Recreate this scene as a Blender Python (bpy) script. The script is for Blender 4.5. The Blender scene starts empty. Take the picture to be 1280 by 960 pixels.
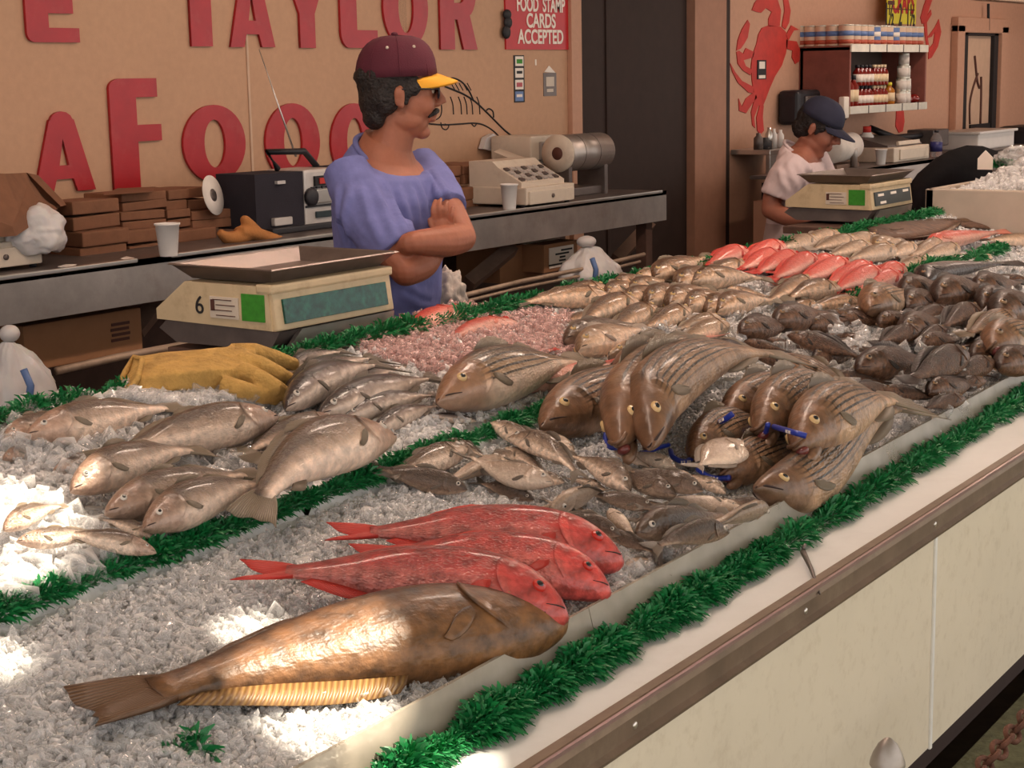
import bpy, bmesh, math, random
import numpy as np
from mathutils import Vector, Matrix, Euler, noise as mnoise
random.seed(7); rng = np.random.default_rng(11)
PI = math.pi
SC = bpy.context.scene
COL = SC.collection
# ------------------------------------------------------------------ camera model (1280x960 frame)
FPX = 2100.0
PITCH, ROLL, HEAD, CZ = math.atan(383/FPX), math.atan(0.019), math.radians(35.0), 1.70
fw = Vector((math.cos(PITCH)*math.cos(HEAD), math.cos(PITCH)*math.sin(HEAD), -math.sin(PITCH)))
_r0 = fw.cross(Vector((0,0,1))).normalized(); _u0 = _r0.cross(fw)
cr, sr = math.cos(ROLL), math.sin(ROLL)
RT = _r0*cr - _u0*sr; UP = _u0*cr + _r0*sr
CAMP = Vector((0,0,CZ))
def ray(x, y): return fw + RT*((x-640)/FPX) - UP*((y-480)/FPX)
def onY(x, y, Y):
    d = ray(x, y); return CAMP + d*(Y/d.y)
def onX(x, y, X):
    d = ray(x, y); return CAMP + d*(X/d.x)
def onZ(x, y, Z):
    d = ray(x, y); return CAMP + d*((Z-CZ)/d.z)
def depth_at(x, y, D): return CAMP + ray(x, y)*D
# the sloping display bed: front edge, middle garland, back edge
def yF(X): return 1.30 + .045*(X-1.41)
def yM(X): return 1.845 + .083*(X-1.4)
def yB(X): return 2.50 + .02*(X-2.0)
ZF, ZM, ZB = .855, .975, 1.085
def bedz(X, Y):
    f, m, b = yF(X), yM(X), yB(X)
    if Y < m: return ZF + (ZM-ZF)*(Y-f)/(m-f)
    return ZM + .02 + (ZB-ZM-.02)*(Y-m)/(b-m)
def bed(x, y, lift=0.0):
    d = ray(x, y); lo, hi = .5, 14.0
    for _ in range(40):
        t = (lo+hi)/2; p = CAMP + d*t
        if p.z > bedz(p.x, p.y)+lift: lo = t
        else: hi = t
    return CAMP + d*lo
def bednormal(p):
    e = .02
    gx = (bedz(p.x+e, p.y)-bedz(p.x-e, p.y))/(2*e); gy = .19
    return Vector((-gx, -gy, 1)).normalized()
# ------------------------------------------------------------------ node materials
def nm(name):
    m = bpy.data.materials.new(name); m.use_nodes = True
    nt = m.node_tree
    return m, nt, nt.nodes['Principled BSDF']
def nd(nt, typ, **kw):
    n = nt.nodes.new(typ)
    for k, v in kw.items():
        if k in n.inputs: n.inputs[k].default_value = v
        else: setattr(n, k, v)
    return n
def rgb(c): return (c[0], c[1], c[2], 1)
def math_n(nt, op, a, b=None, c=None):
    n = nt.nodes.new('ShaderNodeMath'); n.operation = op
    for i, v in enumerate((a, b, c)):
        if v is None: continue
        if isinstance(v, (int, float)): n.inputs[i].default_value = v
        else: nt.links.new(v, n.inputs[i])
    return n.outputs[0]
def mix(nt, fac, a, b, mode='MIX'):
    n = nt.nodes.new('ShaderNodeMix'); n.data_type = 'RGBA'; n.blend_type = mode
    for sock, v in ((n.inputs[0], fac), (n.inputs[6], a), (n.inputs[7], b)):
        if isinstance(v, (int, float)): sock.default_value = v
        elif isinstance(v, (tuple, list)): sock.default_value = rgb(v)
        else: nt.links.new(v, sock)
    return n.outputs[2]
MATS = {}
def mat(name, col, rough=.5, metal=0.0, var=.12, vs=12.0, bump=0.0, bs=60.0, spec=.5, dirt=None, ds=4.0, da=.5, trans=0.0, ior=1.45, sss=0.0, coat=0.0):
    """plain surface with procedural tone variation, optional shaped stains and bump"""
    m, nt, b = nm(name)
    tc = nd(nt, 'ShaderNodeTexCoord')
    n1 = nd(nt, 'ShaderNodeTexNoise', Scale=vs, Detail=5.0, Roughness=.6); nt.links.new(tc.outputs['Object'], n1.inputs['Vector'])
    lo = tuple(max(0, c*(1-var)) for c in col); hi = tuple(min(1, c*(1+var)) for c in col)
    cr_ = nd(nt, 'ShaderNodeMapRange'); nt.links.new(n1.outputs['Fac'], cr_.inputs[0]); cr_.inputs[1].default_value = .3; cr_.inputs[2].default_value = .7
    out = mix(nt, cr_.outputs[0], lo, hi)
    if dirt:
        n2 = nd(nt, 'ShaderNodeTexNoise', Scale=ds, Detail=8.0, Roughness=.7); nt.links.new(tc.outputs['Object'], n2.inputs['Vector'])
        mr = nd(nt, 'ShaderNodeMapRange'); nt.links.new(n2.outputs['Fac'], mr.inputs[0]); mr.inputs[1].default_value = .52; mr.inputs[2].default_value = .72; mr.inputs[4].default_value = da
        out = mix(nt, mr.outputs[0], out, dirt)
    nt.links.new(out, b.inputs['Base Color'])
    b.inputs['Roughness'].default_value = rough; b.inputs['Metallic'].default_value = metal
    b.inputs['Specular IOR Level'].default_value = spec; b.inputs['IOR'].default_value = ior
    b.inputs['Transmission Weight'].default_value = trans
    b.inputs['Coat Weight'].default_value = coat
    if sss: b.inputs['Subsurface Weight'].default_value = sss; b.inputs['Subsurface Radius'].default_value = (.01, .004, .002)
    if bump:
        n3 = nd(nt, 'ShaderNodeTexNoise', Scale=bs, Detail=4.0); nt.links.new(tc.outputs['Object'], n3.inputs['Vector'])
        bp = nd(nt, 'ShaderNodeBump', Strength=bump, Distance=.01); nt.links.new(n3.outputs['Fac'], bp.inputs['Height']); nt.links.new(bp.outputs[0], b.inputs['Normal'])
    MATS[name] = m
    return m
# ------------------------------------------------------------------ mesh builder
def R_(rx=0, ry=0, rz=0): return Euler((rx, ry, rz)).to_matrix().to_4x4()
class G:
    def __init__(s): s.bm = bmesh.new()
    def _add(s, verts, faces, M=None, mi=0, smooth=False):
        vs = [s.bm.verts.new((M @ Vector(v)) if M is not None else v) for v in verts]
        for f in faces:
            try:
                fc = s.bm.faces.new([vs[i] for i in f]); fc.material_index = mi; fc.smooth = smooth
            except ValueError: pass
        return vs
    def box(s, c, sz, rot=None, bev=0.0, mi=0, taper=None, seg=2):
        t = bmesh.new()
        bmesh.ops.create_cube(t, size=1.0)
        for v in t.verts:
            k = 1.0
            if taper and v.co.z > 0: v.co.x *= taper[0]; v.co.y *= taper[1]
            v.co = Vector((v.co.x*sz[0], v.co.y*sz[1], v.co.z*sz[2]))
        if bev > 0: bmesh.ops.bevel(t, geom=list(t.edges), offset=bev, segments=seg, affect='EDGES', profile=.6)
        M = Matrix.Translation(Vector(c)) @ (rot if rot is not None else Matrix())
        t.verts.index_update()
        s._add([v.co.copy() for v in t.verts], [[v.index for v in f.verts] for f in t.faces], M, mi, False)
        t.free(); return s
    def tube(s, pts, rad, seg=10, caps=True, mi=0, flat=None, smooth=True):
        """swept tube; rad scalar or list; flat=(axis vector, factor) squashes the section"""
        pts = [Vector(p) for p in pts]; n = len(pts)
        if not hasattr(rad, '__len__'): rad = [rad]*n
        up = None; verts = []; faces = []
        for i, p in enumerate(pts):
            d = (pts[min(i+1, n-1)]-pts[max(i-1, 0)]).normalized()
            if up is None:
                up = Vector((0,0,1)) if abs(d.z) < .9 else Vector((1,0,0))
            a = (up - d*up.dot(d)).normalized(); bb = d.cross(a); up = a
            for k in range(seg):
                t = 2*PI*k/seg
                o = a*math.cos(t)*rad[i] + bb*math.sin(t)*rad[i]
                if flat: f = Vector(flat[0]).normalized(); o = o - f*(o.dot(f)*(1-flat[1]))
                verts.append(p+o)
        for i in range(n-1):
            for k in range(seg):
                faces.append([i*seg+k, i*seg+(k+1)%seg, (i+1)*seg+(k+1)%seg, (i+1)*seg+k])
        if caps: faces += [list(range(seg))[::-1], [(n-1)*seg+k for k in range(seg)]]
        s._add(verts, faces, None, mi, smooth); return s
    def lathe(s, prof, c=(0,0,0), rot=None, seg=24, mi=0, smooth=True):
        verts = []; faces = []; M = Matrix.Translation(Vector(c)) @ (rot if rot is not None else Matrix())
        for r, z in prof:
            for k in range(seg): verts.append((max(r, 1e-4)*math.cos(2*PI*k/seg), max(r, 1e-4)*math.sin(2*PI*k/seg), z))
        n = len(prof)
        for i in range(n-1):
            for k in range(seg): faces.append([i*seg+k, i*seg+(k+1)%seg, (i+1)*seg+(k+1)%seg, (i+1)*seg+k])
        faces += [list(range(seg))[::-1], [(n-1)*seg+k for k in range(seg)]]
        s._add(verts, faces, M, mi, smooth); return s
    def ell(s, c, r, rot=None, seg=16, rings=10, mi=0):
        prof = [(math.sin(PI*i/rings), -math.cos(PI*i/rings)) for i in range(rings+1)]
        M = (rot if rot is not None else Matrix()) @ Matrix.Diagonal((r[0], r[1], r[2], 1))
        return s.lathe(prof, c, M, seg, mi)
    def loft(s, rings, mi=0, smooth=True, caps=True):
        n = len(rings); m = len(rings[0]); verts = [v for rg in rings for v in rg]; faces = []
        for i in range(n-1):
            for k in range(m): faces.append([i*m+k, i*m+(k+1)%m, (i+1)*m+(k+1)%m, (i+1)*m+k])
        if caps: faces += [list(range(m))[::-1], [(n-1)*m+k for k in range(m)]]
        s._add(verts, faces, None, mi, smooth); return s
    def prism(s, outline, vec, mi=0, smooth=False):
        """closed outline of 3D points extruded along vec"""
        o = [Vector(p) for p in outline]; v = Vector(vec); n = len(o)
        faces = [list(range(n)), [n+i for i in range(n)][::-1]] + [[i, n+i, n+(i+1)%n, (i+1)%n] for i in range(n)]
        s._add(o+[p+v for p in o], faces, None, mi, smooth); return s
    def quad(s, a, b, c, d, mi=0): s._add([a, b, c, d], [[0,1,2,3]], None, mi); return s
    def obj(s, name, mats, parent=None, loc=None, fixn=True):
        if fixn: bmesh.ops.recalc_face_normals(s.bm, faces=list(s.bm.faces))
        me = bpy.data.meshes.new(name); s.bm.to_mesh(me); s.bm.free()
        return link(name, me, mats, parent, loc)
def link(name, me, mats, parent=None, loc=None):
    o = bpy.data.objects.new(name, me); COL.objects.link(o)
    for m in (mats if isinstance(mats, (list, tuple)) else [mats]):
        if isinstance(m, str): m = MATS[m]
        me.materials.append(m)
    if parent: o.parent = parent
    if loc is not None: o.location = loc
    return o
def tag(o, label, cat, group=None, kind=None):
    o['label'] = label; o['category'] = cat
    if group: o['group'] = group
    if kind: o['kind'] = kind
    return o
def thing(name, label, cat, loc=(0,0,0), rz=0, group=None):
    o = bpy.data.objects.new(name, None); COL.objects.link(o); o.location = loc; o.rotation_euler = (0,0,rz)
    o.empty_display_size = .05
    return tag(o, label, cat, group)
def struct(o): o['kind'] = 'structure'; return o
def dup(root, mw=None, label=None, group=None):
    r = root.copy(); COL.objects.link(r)
    if mw is not None: r.matrix_world = mw
    if label: r['label'] = label
    if group: r['group'] = group
    for ch in list(root.children):
        c = ch.copy(); COL.objects.link(c); c.parent = r
        for g in ch.children:
            d = g.copy(); COL.objects.link(d); d.parent = c
    return r
def add_mod(o, typ, **kw):
    m = o.modifiers.new(typ.lower(), typ)
    for k, v in kw.items(): setattr(m, k, v)
    return m
def bake(o):
    """apply the modifiers of an object"""
    dg = bpy.context.evaluated_depsgraph_get()
    me = bpy.data.meshes.new_from_object(o.evaluated_get(dg)); o.modifiers.clear(); o.data = me
    for p in me.polygons: p.use_smooth = True
    return o
def text(name, body, size, m, parent, mw, ext=.001, align='CENTER', sx=1.0, bold=0.0):
    c = bpy.data.curves.new(name, 'FONT'); c.body = body; c.size = size; c.extrude = ext; c.align_x = align; c.align_y = 'CENTER'; c.offset = bold
    o = bpy.data.objects.new(name, c); COL.objects.link(o); c.materials.append(MATS[m] if isinstance(m, str) else m)
    dg = bpy.context.evaluated_depsgraph_get()
    me = bpy.data.meshes.new_from_object(o.evaluated_get(dg)); bpy.data.objects.remove(o)
    if not len(me.materials): me.materials.append(MATS[m] if isinstance(m, str) else m)
    o = bpy.data.objects.new(name, me); COL.objects.link(o)
    if parent: o.parent = parent
    o.matrix_local = mw @ Matrix.Diagonal((sx, 1, 1, 1))
    return o
def shape2d(name, loops, ext, m, mw, parent=None):
    """flat shape with holes given as closed loops, extruded"""
    c = bpy.data.curves.new(name, 'CURVE'); c.dimensions = '2D'; c.fill_mode = 'BOTH'; c.extrude = ext
    for lp in loops:
        sp = c.splines.new('POLY'); sp.points.add(len(lp)-1); sp.use_cyclic_u = True
        for q, p in zip(sp.points, lp): q.co = (p[0], p[1], 0, 1)
    o = bpy.data.objects.new(name, c); COL.objects.link(o)
    dg = bpy.context.evaluated_depsgraph_get()
    me = bpy.data.meshes.new_from_object(o.evaluated_get(dg)); bpy.data.objects.remove(o)
    me.materials.clear(); me.materials.append(MATS[m])
    o = bpy.data.objects.new(name, me); COL.objects.link(o)
    if parent: o.parent = parent; o.matrix_local = mw
    else: o.matrix_world = mw
    return o
def fast_mesh(name, V, Fq, mats, n=4):
    """mesh straight from arrays: V (N,3), Fq (M,n)"""
    me = bpy.data.meshes.new(name)
    me.vertices.add(len(V)); me.vertices.foreach_set('co', np.asarray(V, dtype=np.float32).ravel())
    M_ = len(Fq); me.loops.add(M_*n); me.loops.foreach_set('vertex_index', np.asarray(Fq, dtype=np.int32).ravel())
    me.polygons.add(M_); me.polygons.foreach_set('loop_start', np.arange(0, M_*n, n, dtype=np.int32)); me.polygons.foreach_set('loop_total', np.full(M_, n, dtype=np.int32))
    me.update(calc_edges=True); me.validate()
    return link(name, me, mats)
# face the viewer side (-Y): local XY plane stands up in the world XZ plane
STAND = Matrix.Rotation(PI/2, 4, 'X')
# ------------------------------------------------------------------ palette
mat('wall_paint', (.54,.315,.195), .75, var=.05, vs=30, bump=.05, bs=200, dirt=(.45,.26,.16), ds=2.5, da=.25)
mat('wall_pink', (.55,.305,.205), .75, var=.05, vs=30, bump=.05, bs=200)
mat('trim_paint', (.60,.40,.28), .6, var=.06)
mat('pillar_paint', (.40,.20,.13), .7, var=.08)
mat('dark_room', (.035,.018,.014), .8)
mat('floor_dark', (.10,.07,.055), .6, var=.3, bump=.2, bs=20)
mat('pavement', (.16,.15,.08), .9, var=.35, vs=25, bump=.4, bs=80)
mat('ceiling_board', (.55,.48,.40), .8)
mat('letter_red', (.40,.012,.018), .32, var=.12, vs=9, dirt=(.42,.07,.06), ds=7, da=.5)
mat('paint_red', (.52,.035,.025), .6, var=.15, vs=14)
mat('sign_red', (.52,.015,.02), .4, var=.06)
mat('sign_white', (.85,.75,.66), .5, var=.03)
mat('ink_black', (.012,.010,.012), .6)
mat('ink_brown', (.09,.03,.02), .7)
mat('steel', (.42,.37,.34), .42, metal=.85, var=.15, vs=8, bump=.06, bs=40, dirt=(.25,.18,.14), ds=5, da=.5)
mat('steel_bright', (.62,.58,.54), .28, metal=.9, var=.08, dirt=(.4,.3,.25), ds=6, da=.3)
mat('tray_steel', (.26,.21,.19), .38, metal=.8, var=.2, dirt=(.2,.13,.1), ds=6, da=.5)
mat('steel_dark', (.16,.13,.12), .45, metal=.6, var=.2)
mat('wood_dark', (.10,.05,.035), .75, var=.25)
mat('wood_brace', (.20,.12,.085), .75, var=.2)
mat('pipe_tan', (.42,.30,.22), .5, metal=.3, var=.2, dirt=(.2,.12,.08), ds=14, da=.6)
mat('paper_brown', (.205,.088,.045), .85, var=.12, vs=20, bump=.15, bs=40)
mat('cardboard', (.34,.16,.075), .85, var=.08, bump=.05)
mat('plastic_white', (.62,.58,.57), .35, var=.05, bump=.3, bs=25, sss=.1)
mat('foam_white', (.80,.74,.70), .6, var=.03, bump=.05, bs=300)
mat('beige_plastic', (.58,.44,.27), .5, var=.08, dirt=(.28,.17,.09), ds=9, da=.6)
mat('beige_light', (.62,.52,.42), .5, var=.06, dirt=(.3,.2,.14), ds=8, da=.4)
mat('display_green', (.006,.06,.045), .25, var=.5, vs=60, dirt=(.02,.18,.10), ds=40, da=.6)
mat('display_dark', (.03,.045,.05), .3)
mat('tag_green', (.035,.23,.016), .6, var=.2, vs=60)
mat('black_plastic', (.018,.016,.02), .5, var=.2)
mat('speaker_cloth', (.022,.018,.026), .9, bump=.3, bs=400)
mat('silver_plastic', (.55,.50,.47), .35, metal=.3)
mat('glove_tan', (.46,.27,.075), .9, var=.18, vs=30, bump=.5, bs=120, dirt=(.16,.08,.025), ds=7, da=.75)
mat('glove_orange', (.42,.17,.05), .9, var=.15, bump=.3, bs=100)
mat('cloth_white', (.55,.46,.40), .9, var=.08, bump=.4, bs=40)
mat('skin', (.33,.115,.065), .55, var=.12, vs=18, bump=.08, bs=120, sss=.15)
mat('skin_b', (.33,.12,.075), .55, var=.12, vs=18, sss=.15)
mat('hair_dark', (.016,.010,.009), .6, var=.4, vs=40, bump=.9, bs=120)
mat('cap_maroon', (.085,.010,.022), .85, var=.12, bump=.2, bs=300)
mat('cap_yellow', (.75,.34,.02), .7, var=.08)
mat('cap_navy', (.022,.022,.045), .85, var=.2)
mat('tee_blue', (.15,.155,.36), .9, var=.12, vs=25, bump=.25, bs=30)
mat('tee_white', (.66,.52,.52), .9, var=.06, bump=.3, bs=25)
mat('jeans', (.04,.045,.09), .9)
mat('apron_grey', (.42,.32,.31), .9, var=.1, bump=.3, bs=20)
mat('glass_dark', (.03,.03,.035), .08, spec=.8)
mat('panel_cream', (.72,.635,.50), .55, var=.03, vs=6, bump=.03, bs=150, dirt=(.40,.30,.19), ds=30, da=.28)
mat('ledge_white', (.72,.70,.68), .45, var=.03, dirt=(.5,.45,.42), ds=5, da=.3)
mat('rail_brown', (.22,.155,.115), .42, metal=.55, var=.2, vs=10, dirt=(.35,.27,.2), ds=12, da=.5)
mat('rail_lip', (.36,.24,.23), .35, metal=.6)
mat('seam_white', (.78,.76,.72), .5)
mat('iron', (.36,.32,.29), .45, metal=.75, var=.2, dirt=(.2,.12,.08), ds=20, da=.6)
mat('rust', (.13,.055,.035), .75, metal=.4, var=.35, vs=60, bump=.4, bs=80)
mat('blue_band', (.015,.035,.30), .35, var=.1)
mat('can_label', (.70,.50,.36), .45, var=.1)
mat('can_blue', (.12,.20,.42), .45); mat('can_red', (.45,.08,.04), .45)
mat('tin', (.70,.66,.58), .3, metal=.6)
mat('sauce_red', (.20,.012,.008), .15, coat=.5); mat('sauce_amber', (.45,.16,.02), .2); mat('label_cream', (.80,.62,.40), .5)
mat('sign_yellow', (.72,.62,.04), .5, var=.05)
mat('shelf_white', (.78,.72,.62), .5); mat('shelf_brown', (.24,.075,.055), .6, var=.15, dirt=(.12,.04,.03)); mat('shelf_back', (.08,.055,.045), .7)
mat('water_bottle', (.75,.70,.72), .1, trans=.8, ior=1.2)
mat('label_navy', (.03,.03,.14), .4)
mat('tarp_black', (.008,.006,.007), .95, spec=.1, var=.3)
mat('foam_bin', (.52,.42,.34), .75, var=.06)
mat('lamp_body', (.7,.7,.68), .5)
mat('paper_white', (.74,.66,.60), .8)
# daylight through the far window
m, nt, b = nm('daylight_pane'); b.inputs['Base Color'].default_value = (.8,.8,.7,1); b.inputs['Emission Color'].default_value = (.95,.75,.45,1); b.inputs['Emission Strength'].default_value = .55; MATS['daylight_pane'] = m
m, nt, b = nm('tube_light'); b.inputs['Emission Color'].default_value = (1,.86,.74,1); b.inputs['Emission Strength'].default_value = 6; MATS['tube_light'] = m
# grimy clear panel
m, nt, b = nm('grimy_clear')
b.inputs['Base Color'].default_value = (.42,.37,.30,1); b.inputs['Roughness'].default_value = .25
tr = nd(nt, 'ShaderNodeBsdfTransparent'); tr.inputs[0].default_value = (.92,.9,.85,1)
ms = nd(nt, 'ShaderNodeMixShader')
tc = nd(nt, 'ShaderNodeTexCoord'); nz = nd(nt, 'ShaderNodeTexNoise', Scale=9.0, Detail=6.0); nt.links.new(tc.outputs['Object'], nz.inputs['Vector'])
mr = nd(nt, 'ShaderNodeMapRange'); nt.links.new(nz.outputs['Fac'], mr.inputs[0]); mr.inputs[1].default_value = .3; mr.inputs[2].default_value = .7; mr.inputs[3].default_value = .45; mr.inputs[4].default_value = .80
nt.links.new(mr.outputs[0], ms.inputs[0]); nt.links.new(tr.outputs[0], ms.inputs[1]); nt.links.new(b.outputs[0], ms.inputs[2])
nt.links.new(ms.outputs[0], nt.nodes['Material Output'].inputs[0]); MATS['grimy_clear'] = m
# ice: packed bed, loose chips
def ice_mat(name, col, lo, hi, rough):
    """clear to milky ice: see-through face on, white and shiny at the edges"""
    m, nt, b = nm(name)
    b.inputs['Base Color'].default_value = rgb(col); b.inputs['Roughness'].default_value = rough; b.inputs['IOR'].default_value = 1.5; b.inputs['Specular IOR Level'].default_value = .8
    lw = nd(nt, 'ShaderNodeLayerWeight', Blend=.35); mr = nd(nt, 'ShaderNodeMapRange'); nt.links.new(lw.outputs['Facing'], mr.inputs[0]); mr.inputs[3].default_value = lo; mr.inputs[4].default_value = hi
    tr = nd(nt, 'ShaderNodeBsdfTransparent'); tr.inputs[0].default_value = (.97,.97,.97,1); ms = nd(nt, 'ShaderNodeMixShader')
    nt.links.new(mr.outputs[0], ms.inputs[0]); nt.links.new(tr.outputs[0], ms.inputs[1]); nt.links.new(b.outputs[0], ms.inputs[2]); nt.links.new(ms.outputs[0], nt.nodes['Material Output'].inputs[0])
    MATS[name] = m
mat('ice_packed', (.84,.82,.81), .3, var=.12, vs=40, bump=.6, bs=90)
ice_mat('ice_chip', (.92,.90,.89), .22, .85, .12)
ice_mat('ice_cube', (.90,.88,.87), .08, .6, .05)
ice_mat('ice_pink', (.82,.55,.51), .18, .8, .12)
# garland green
m, nt, b = nm('garland_green'); oi = nd(nt, 'ShaderNodeTexCoord'); n = nd(nt, 'ShaderNodeTexNoise', Scale=35.0, Detail=3.0); nt.links.new(oi.outputs['Object'], n.inputs['Vector'])
nt.links.new(mix(nt, n.outputs['Fac'], (.003,.085,.022), (.012,.26,.065)), b.inputs['Base Color']); b.inputs['Roughness'].default_value = .45; MATS['garland_green'] = m
# ------------------------------------------------------------------ fish skins (UV: u snout->tail, v belly->back)
def fish_mat(name, back, side, belly, stripes=0, scol=(.03,.02,.015), bars=0, mott=.25, scales=.5, rough=.33, lo=.25, hi=.75, spots=0, head=None, coat=.25):
    if name not in ('skin_snapper', 'skin_pinkfish', 'skin_grouper', 'skin_black'):
        warm = lambda c: (c[0]*1.02, c[1]*.90, c[2]*.81)
        back, side, belly = warm(tuple(k*.85 for k in back)), warm(side), warm(belly); head = warm(head) if head else None
    m, nt, b = nm(name)
    uv = nd(nt, 'ShaderNodeUVMap'); sx = nd(nt, 'ShaderNodeSeparateXYZ'); nt.links.new(uv.outputs[0], sx.inputs[0]); U, V = sx.outputs[0], sx.outputs[1]
    tc = nd(nt, 'ShaderNodeTexCoord'); oi = nd(nt, 'ShaderNodeObjectInfo')
    n = nd(nt, 'ShaderNodeTexNoise', Scale=7.0, Detail=6.0, Roughness=.65); n.noise_dimensions = '4D'; nt.links.new(tc.outputs['Object'], n.inputs['Vector'])
    nt.links.new(math_n(nt, 'MULTIPLY', oi.outputs['Random'], 30.0), n.inputs['W'])
    vv = math_n(nt, 'ADD', V, math_n(nt, 'MULTIPLY', math_n(nt, 'SUBTRACT', n.outputs['Fac'], .5), .22))
    rp = nd(nt, 'ShaderNodeValToRGB'); nt.links.new(vv, rp.inputs[0])
    e = rp.color_ramp.elements; e[0].position = lo; e[0].color = rgb(belly); e[1].position = hi+.15; e[1].color = rgb(back)
    k = e.new((lo+hi)/2); k.color = rgb(side)
    out = rp.outputs[0]
    if stripes:
        w = math_n(nt, 'SINE', math_n(nt, 'MULTIPLY', math_n(nt, 'ADD', V, math_n(nt, 'MULTIPLY', math_n(nt, 'SUBTRACT', n.outputs['Fac'], .5), .02)), stripes*2*PI))
        f = nd(nt, 'ShaderNodeMapRange'); nt.links.new(w, f.inputs[0]); f.inputs[1].default_value = .25; f.inputs[2].default_value = .7
        g = nd(nt, 'ShaderNodeMapRange'); nt.links.new(V, g.inputs[0]); g.inputs[1].default_value = .26; g.inputs[2].default_value = .38
        h = nd(nt, 'ShaderNodeMapRange'); nt.links.new(U, h.inputs[0]); h.inputs[1].default_value = .17; h.inputs[2].default_value = .23
        brk = nd(nt, 'ShaderNodeMapRange'); n9 = nd(nt, 'ShaderNodeTexNoise', Scale=22.0); nt.links.new(tc.outputs['Object'], n9.inputs['Vector']); nt.links.new(n9.outputs['Fac'], brk.inputs[0]); brk.inputs[1].default_value = .25; brk.inputs[2].default_value = .4; brk.inputs[3].default_value = .7
        ff = math_n(nt, 'MULTIPLY', math_n(nt, 'MULTIPLY', f.outputs[0], g.outputs[0]), math_n(nt, 'MULTIPLY', h.outputs[0], brk.outputs[0]))
        out = mix(nt, ff, out, scol)
    if bars:
        w = math_n(nt, 'SINE', math_n(nt, 'ADD', math_n(nt, 'MULTIPLY', U, bars*2*PI), math_n(nt, 'MULTIPLY', n.outputs['Fac'], 7.0)))
        f = nd(nt, 'ShaderNodeMapRange'); nt.links.new(w, f.inputs[0]); f.inputs[1].default_value = .1; f.inputs[2].default_value = .9
        g = nd(nt, 'ShaderNodeMapRange'); nt.links.new(V, g.inputs[0]); g.inputs[1].default_value = .5; g.inputs[2].default_value = .65
        out = mix(nt, math_n(nt, 'MULTIPLY', math_n(nt, 'MULTIPLY', f.outputs[0], g.outputs[0]), .55), out, scol)
    if spots:
        vo = nd(nt, 'ShaderNodeTexVoronoi', Scale=float(spots)); nt.links.new(tc.outputs['Object'], vo.inputs['Vector'])
        f = nd(nt, 'ShaderNodeMapRange'); nt.links.new(vo.outputs['Distance'], f.inputs[0]); f.inputs[1].default_value = .28; f.inputs[2].default_value = .18
        out = mix(nt, math_n(nt, 'MULTIPLY', f.outputs[0], .5), out, scol)
    if head:
        h = nd(nt, 'ShaderNodeMapRange'); nt.links.new(U, h.inputs[0]); h.inputs[1].default_value = .25; h.inputs[2].default_value = .16
        out = mix(nt, math_n(nt, 'MULTIPLY', h.outputs[0], .75), out, head)
    # mottling and individual tone
    n2 = nd(nt, 'ShaderNodeTexNoise', Scale=26.0, Detail=5.0); nt.links.new(tc.outputs['Object'], n2.inputs['Vector'])
    mk = nd(nt, 'ShaderNodeMapRange'); nt.links.new(n2.outputs['Fac'], mk.inputs[0]); mk.inputs[1].default_value = .35; mk.inputs[2].default_value = .7; mk.inputs[3].default_value = 1+mott*.4; mk.inputs[4].default_value = 1-mott
    tone = nd(nt, 'ShaderNodeMapRange'); nt.links.new(oi.outputs['Random'], tone.inputs[0]); tone.inputs[3].default_value = .85; tone.inputs[4].default_value = 1.15
    out = mix(nt, 1.0, out, math_n(nt, 'MULTIPLY', mk.outputs[0], tone.outputs[0]), 'MULTIPLY')
    nt.links.new(out, b.inputs['Base Color'])
    b.inputs['Roughness'].default_value = rough; b.inputs['Coat Weight'].default_value = coat; b.inputs['Coat Roughness'].default_value = .12
    nb_ = nd(nt, 'ShaderNodeTexNoise', Scale=38.0, Detail=5.0); nt.links.new(tc.outputs['Object'], nb_.inputs['Vector'])
    bq = nd(nt, 'ShaderNodeBump', Strength=.5, Distance=.008); nt.links.new(nb_.outputs['Fac'], bq.inputs['Height']); nt.links.new(bq.outputs[0], b.inputs['Normal'])
    if scales:
        cb = nd(nt, 'ShaderNodeCombineXYZ'); nt.links.new(math_n(nt, 'MULTIPLY', U, 75.0), cb.inputs[0]); nt.links.new(math_n(nt, 'MULTIPLY', V, 30.0), cb.inputs[1])
        vo = nd(nt, 'ShaderNodeTexVoronoi', Scale=1.0); nt.links.new(cb.outputs[0], vo.inputs['Vector'])
        h = nd(nt, 'ShaderNodeMapRange'); nt.links.new(U, h.inputs[0]); h.inputs[1].default_value = .2; h.inputs[2].default_value = .28
        bp = nd(nt, 'ShaderNodeBump', Distance=.004); nt.links.new(math_n(nt, 'MULTIPLY', h.outputs[0], scales), bp.inputs['Strength']); nt.links.new(vo.outputs['Distance'], bp.inputs['Height']); nt.links.new(bq.outputs[0], bp.inputs['Normal']); nt.links.new(bp.outputs[0], b.inputs['Normal'])
    MATS[name] = m
fish_mat('skin_snapper', (.32,.026,.022), (.50,.055,.045), (.60,.16,.13), mott=.5, scales=.9, head=(.55,.06,.055))
fish_mat('skin_pinkfish', (.58,.06,.045), (.68,.14,.10), (.80,.40,.32), mott=.15, hi=.6)
fish_mat('skin_grouper', (.075,.032,.013), (.15,.064,.022), (.20,.09,.032), mott=.7, scales=.12, rough=.45, coat=.12)
fish_mat('skin_bass', (.20,.125,.075), (.37,.24,.145), (.50,.36,.25), stripes=10, scol=(.016,.009,.006), mott=.5, head=(.15,.078,.045), lo=.1, hi=.62, rough=.38, coat=.12)
fish_mat('skin_bass_pale', (.11,.07,.035), (.36,.25,.15), (.80,.67,.57), stripes=9, mott=.25, head=(.30,.17,.11), lo=.25, hi=.58)
fish_mat('skin_white_fish', (.22,.15,.095), (.56,.42,.31), (.84,.70,.58), mott=.3, lo=.2, hi=.56)
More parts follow.
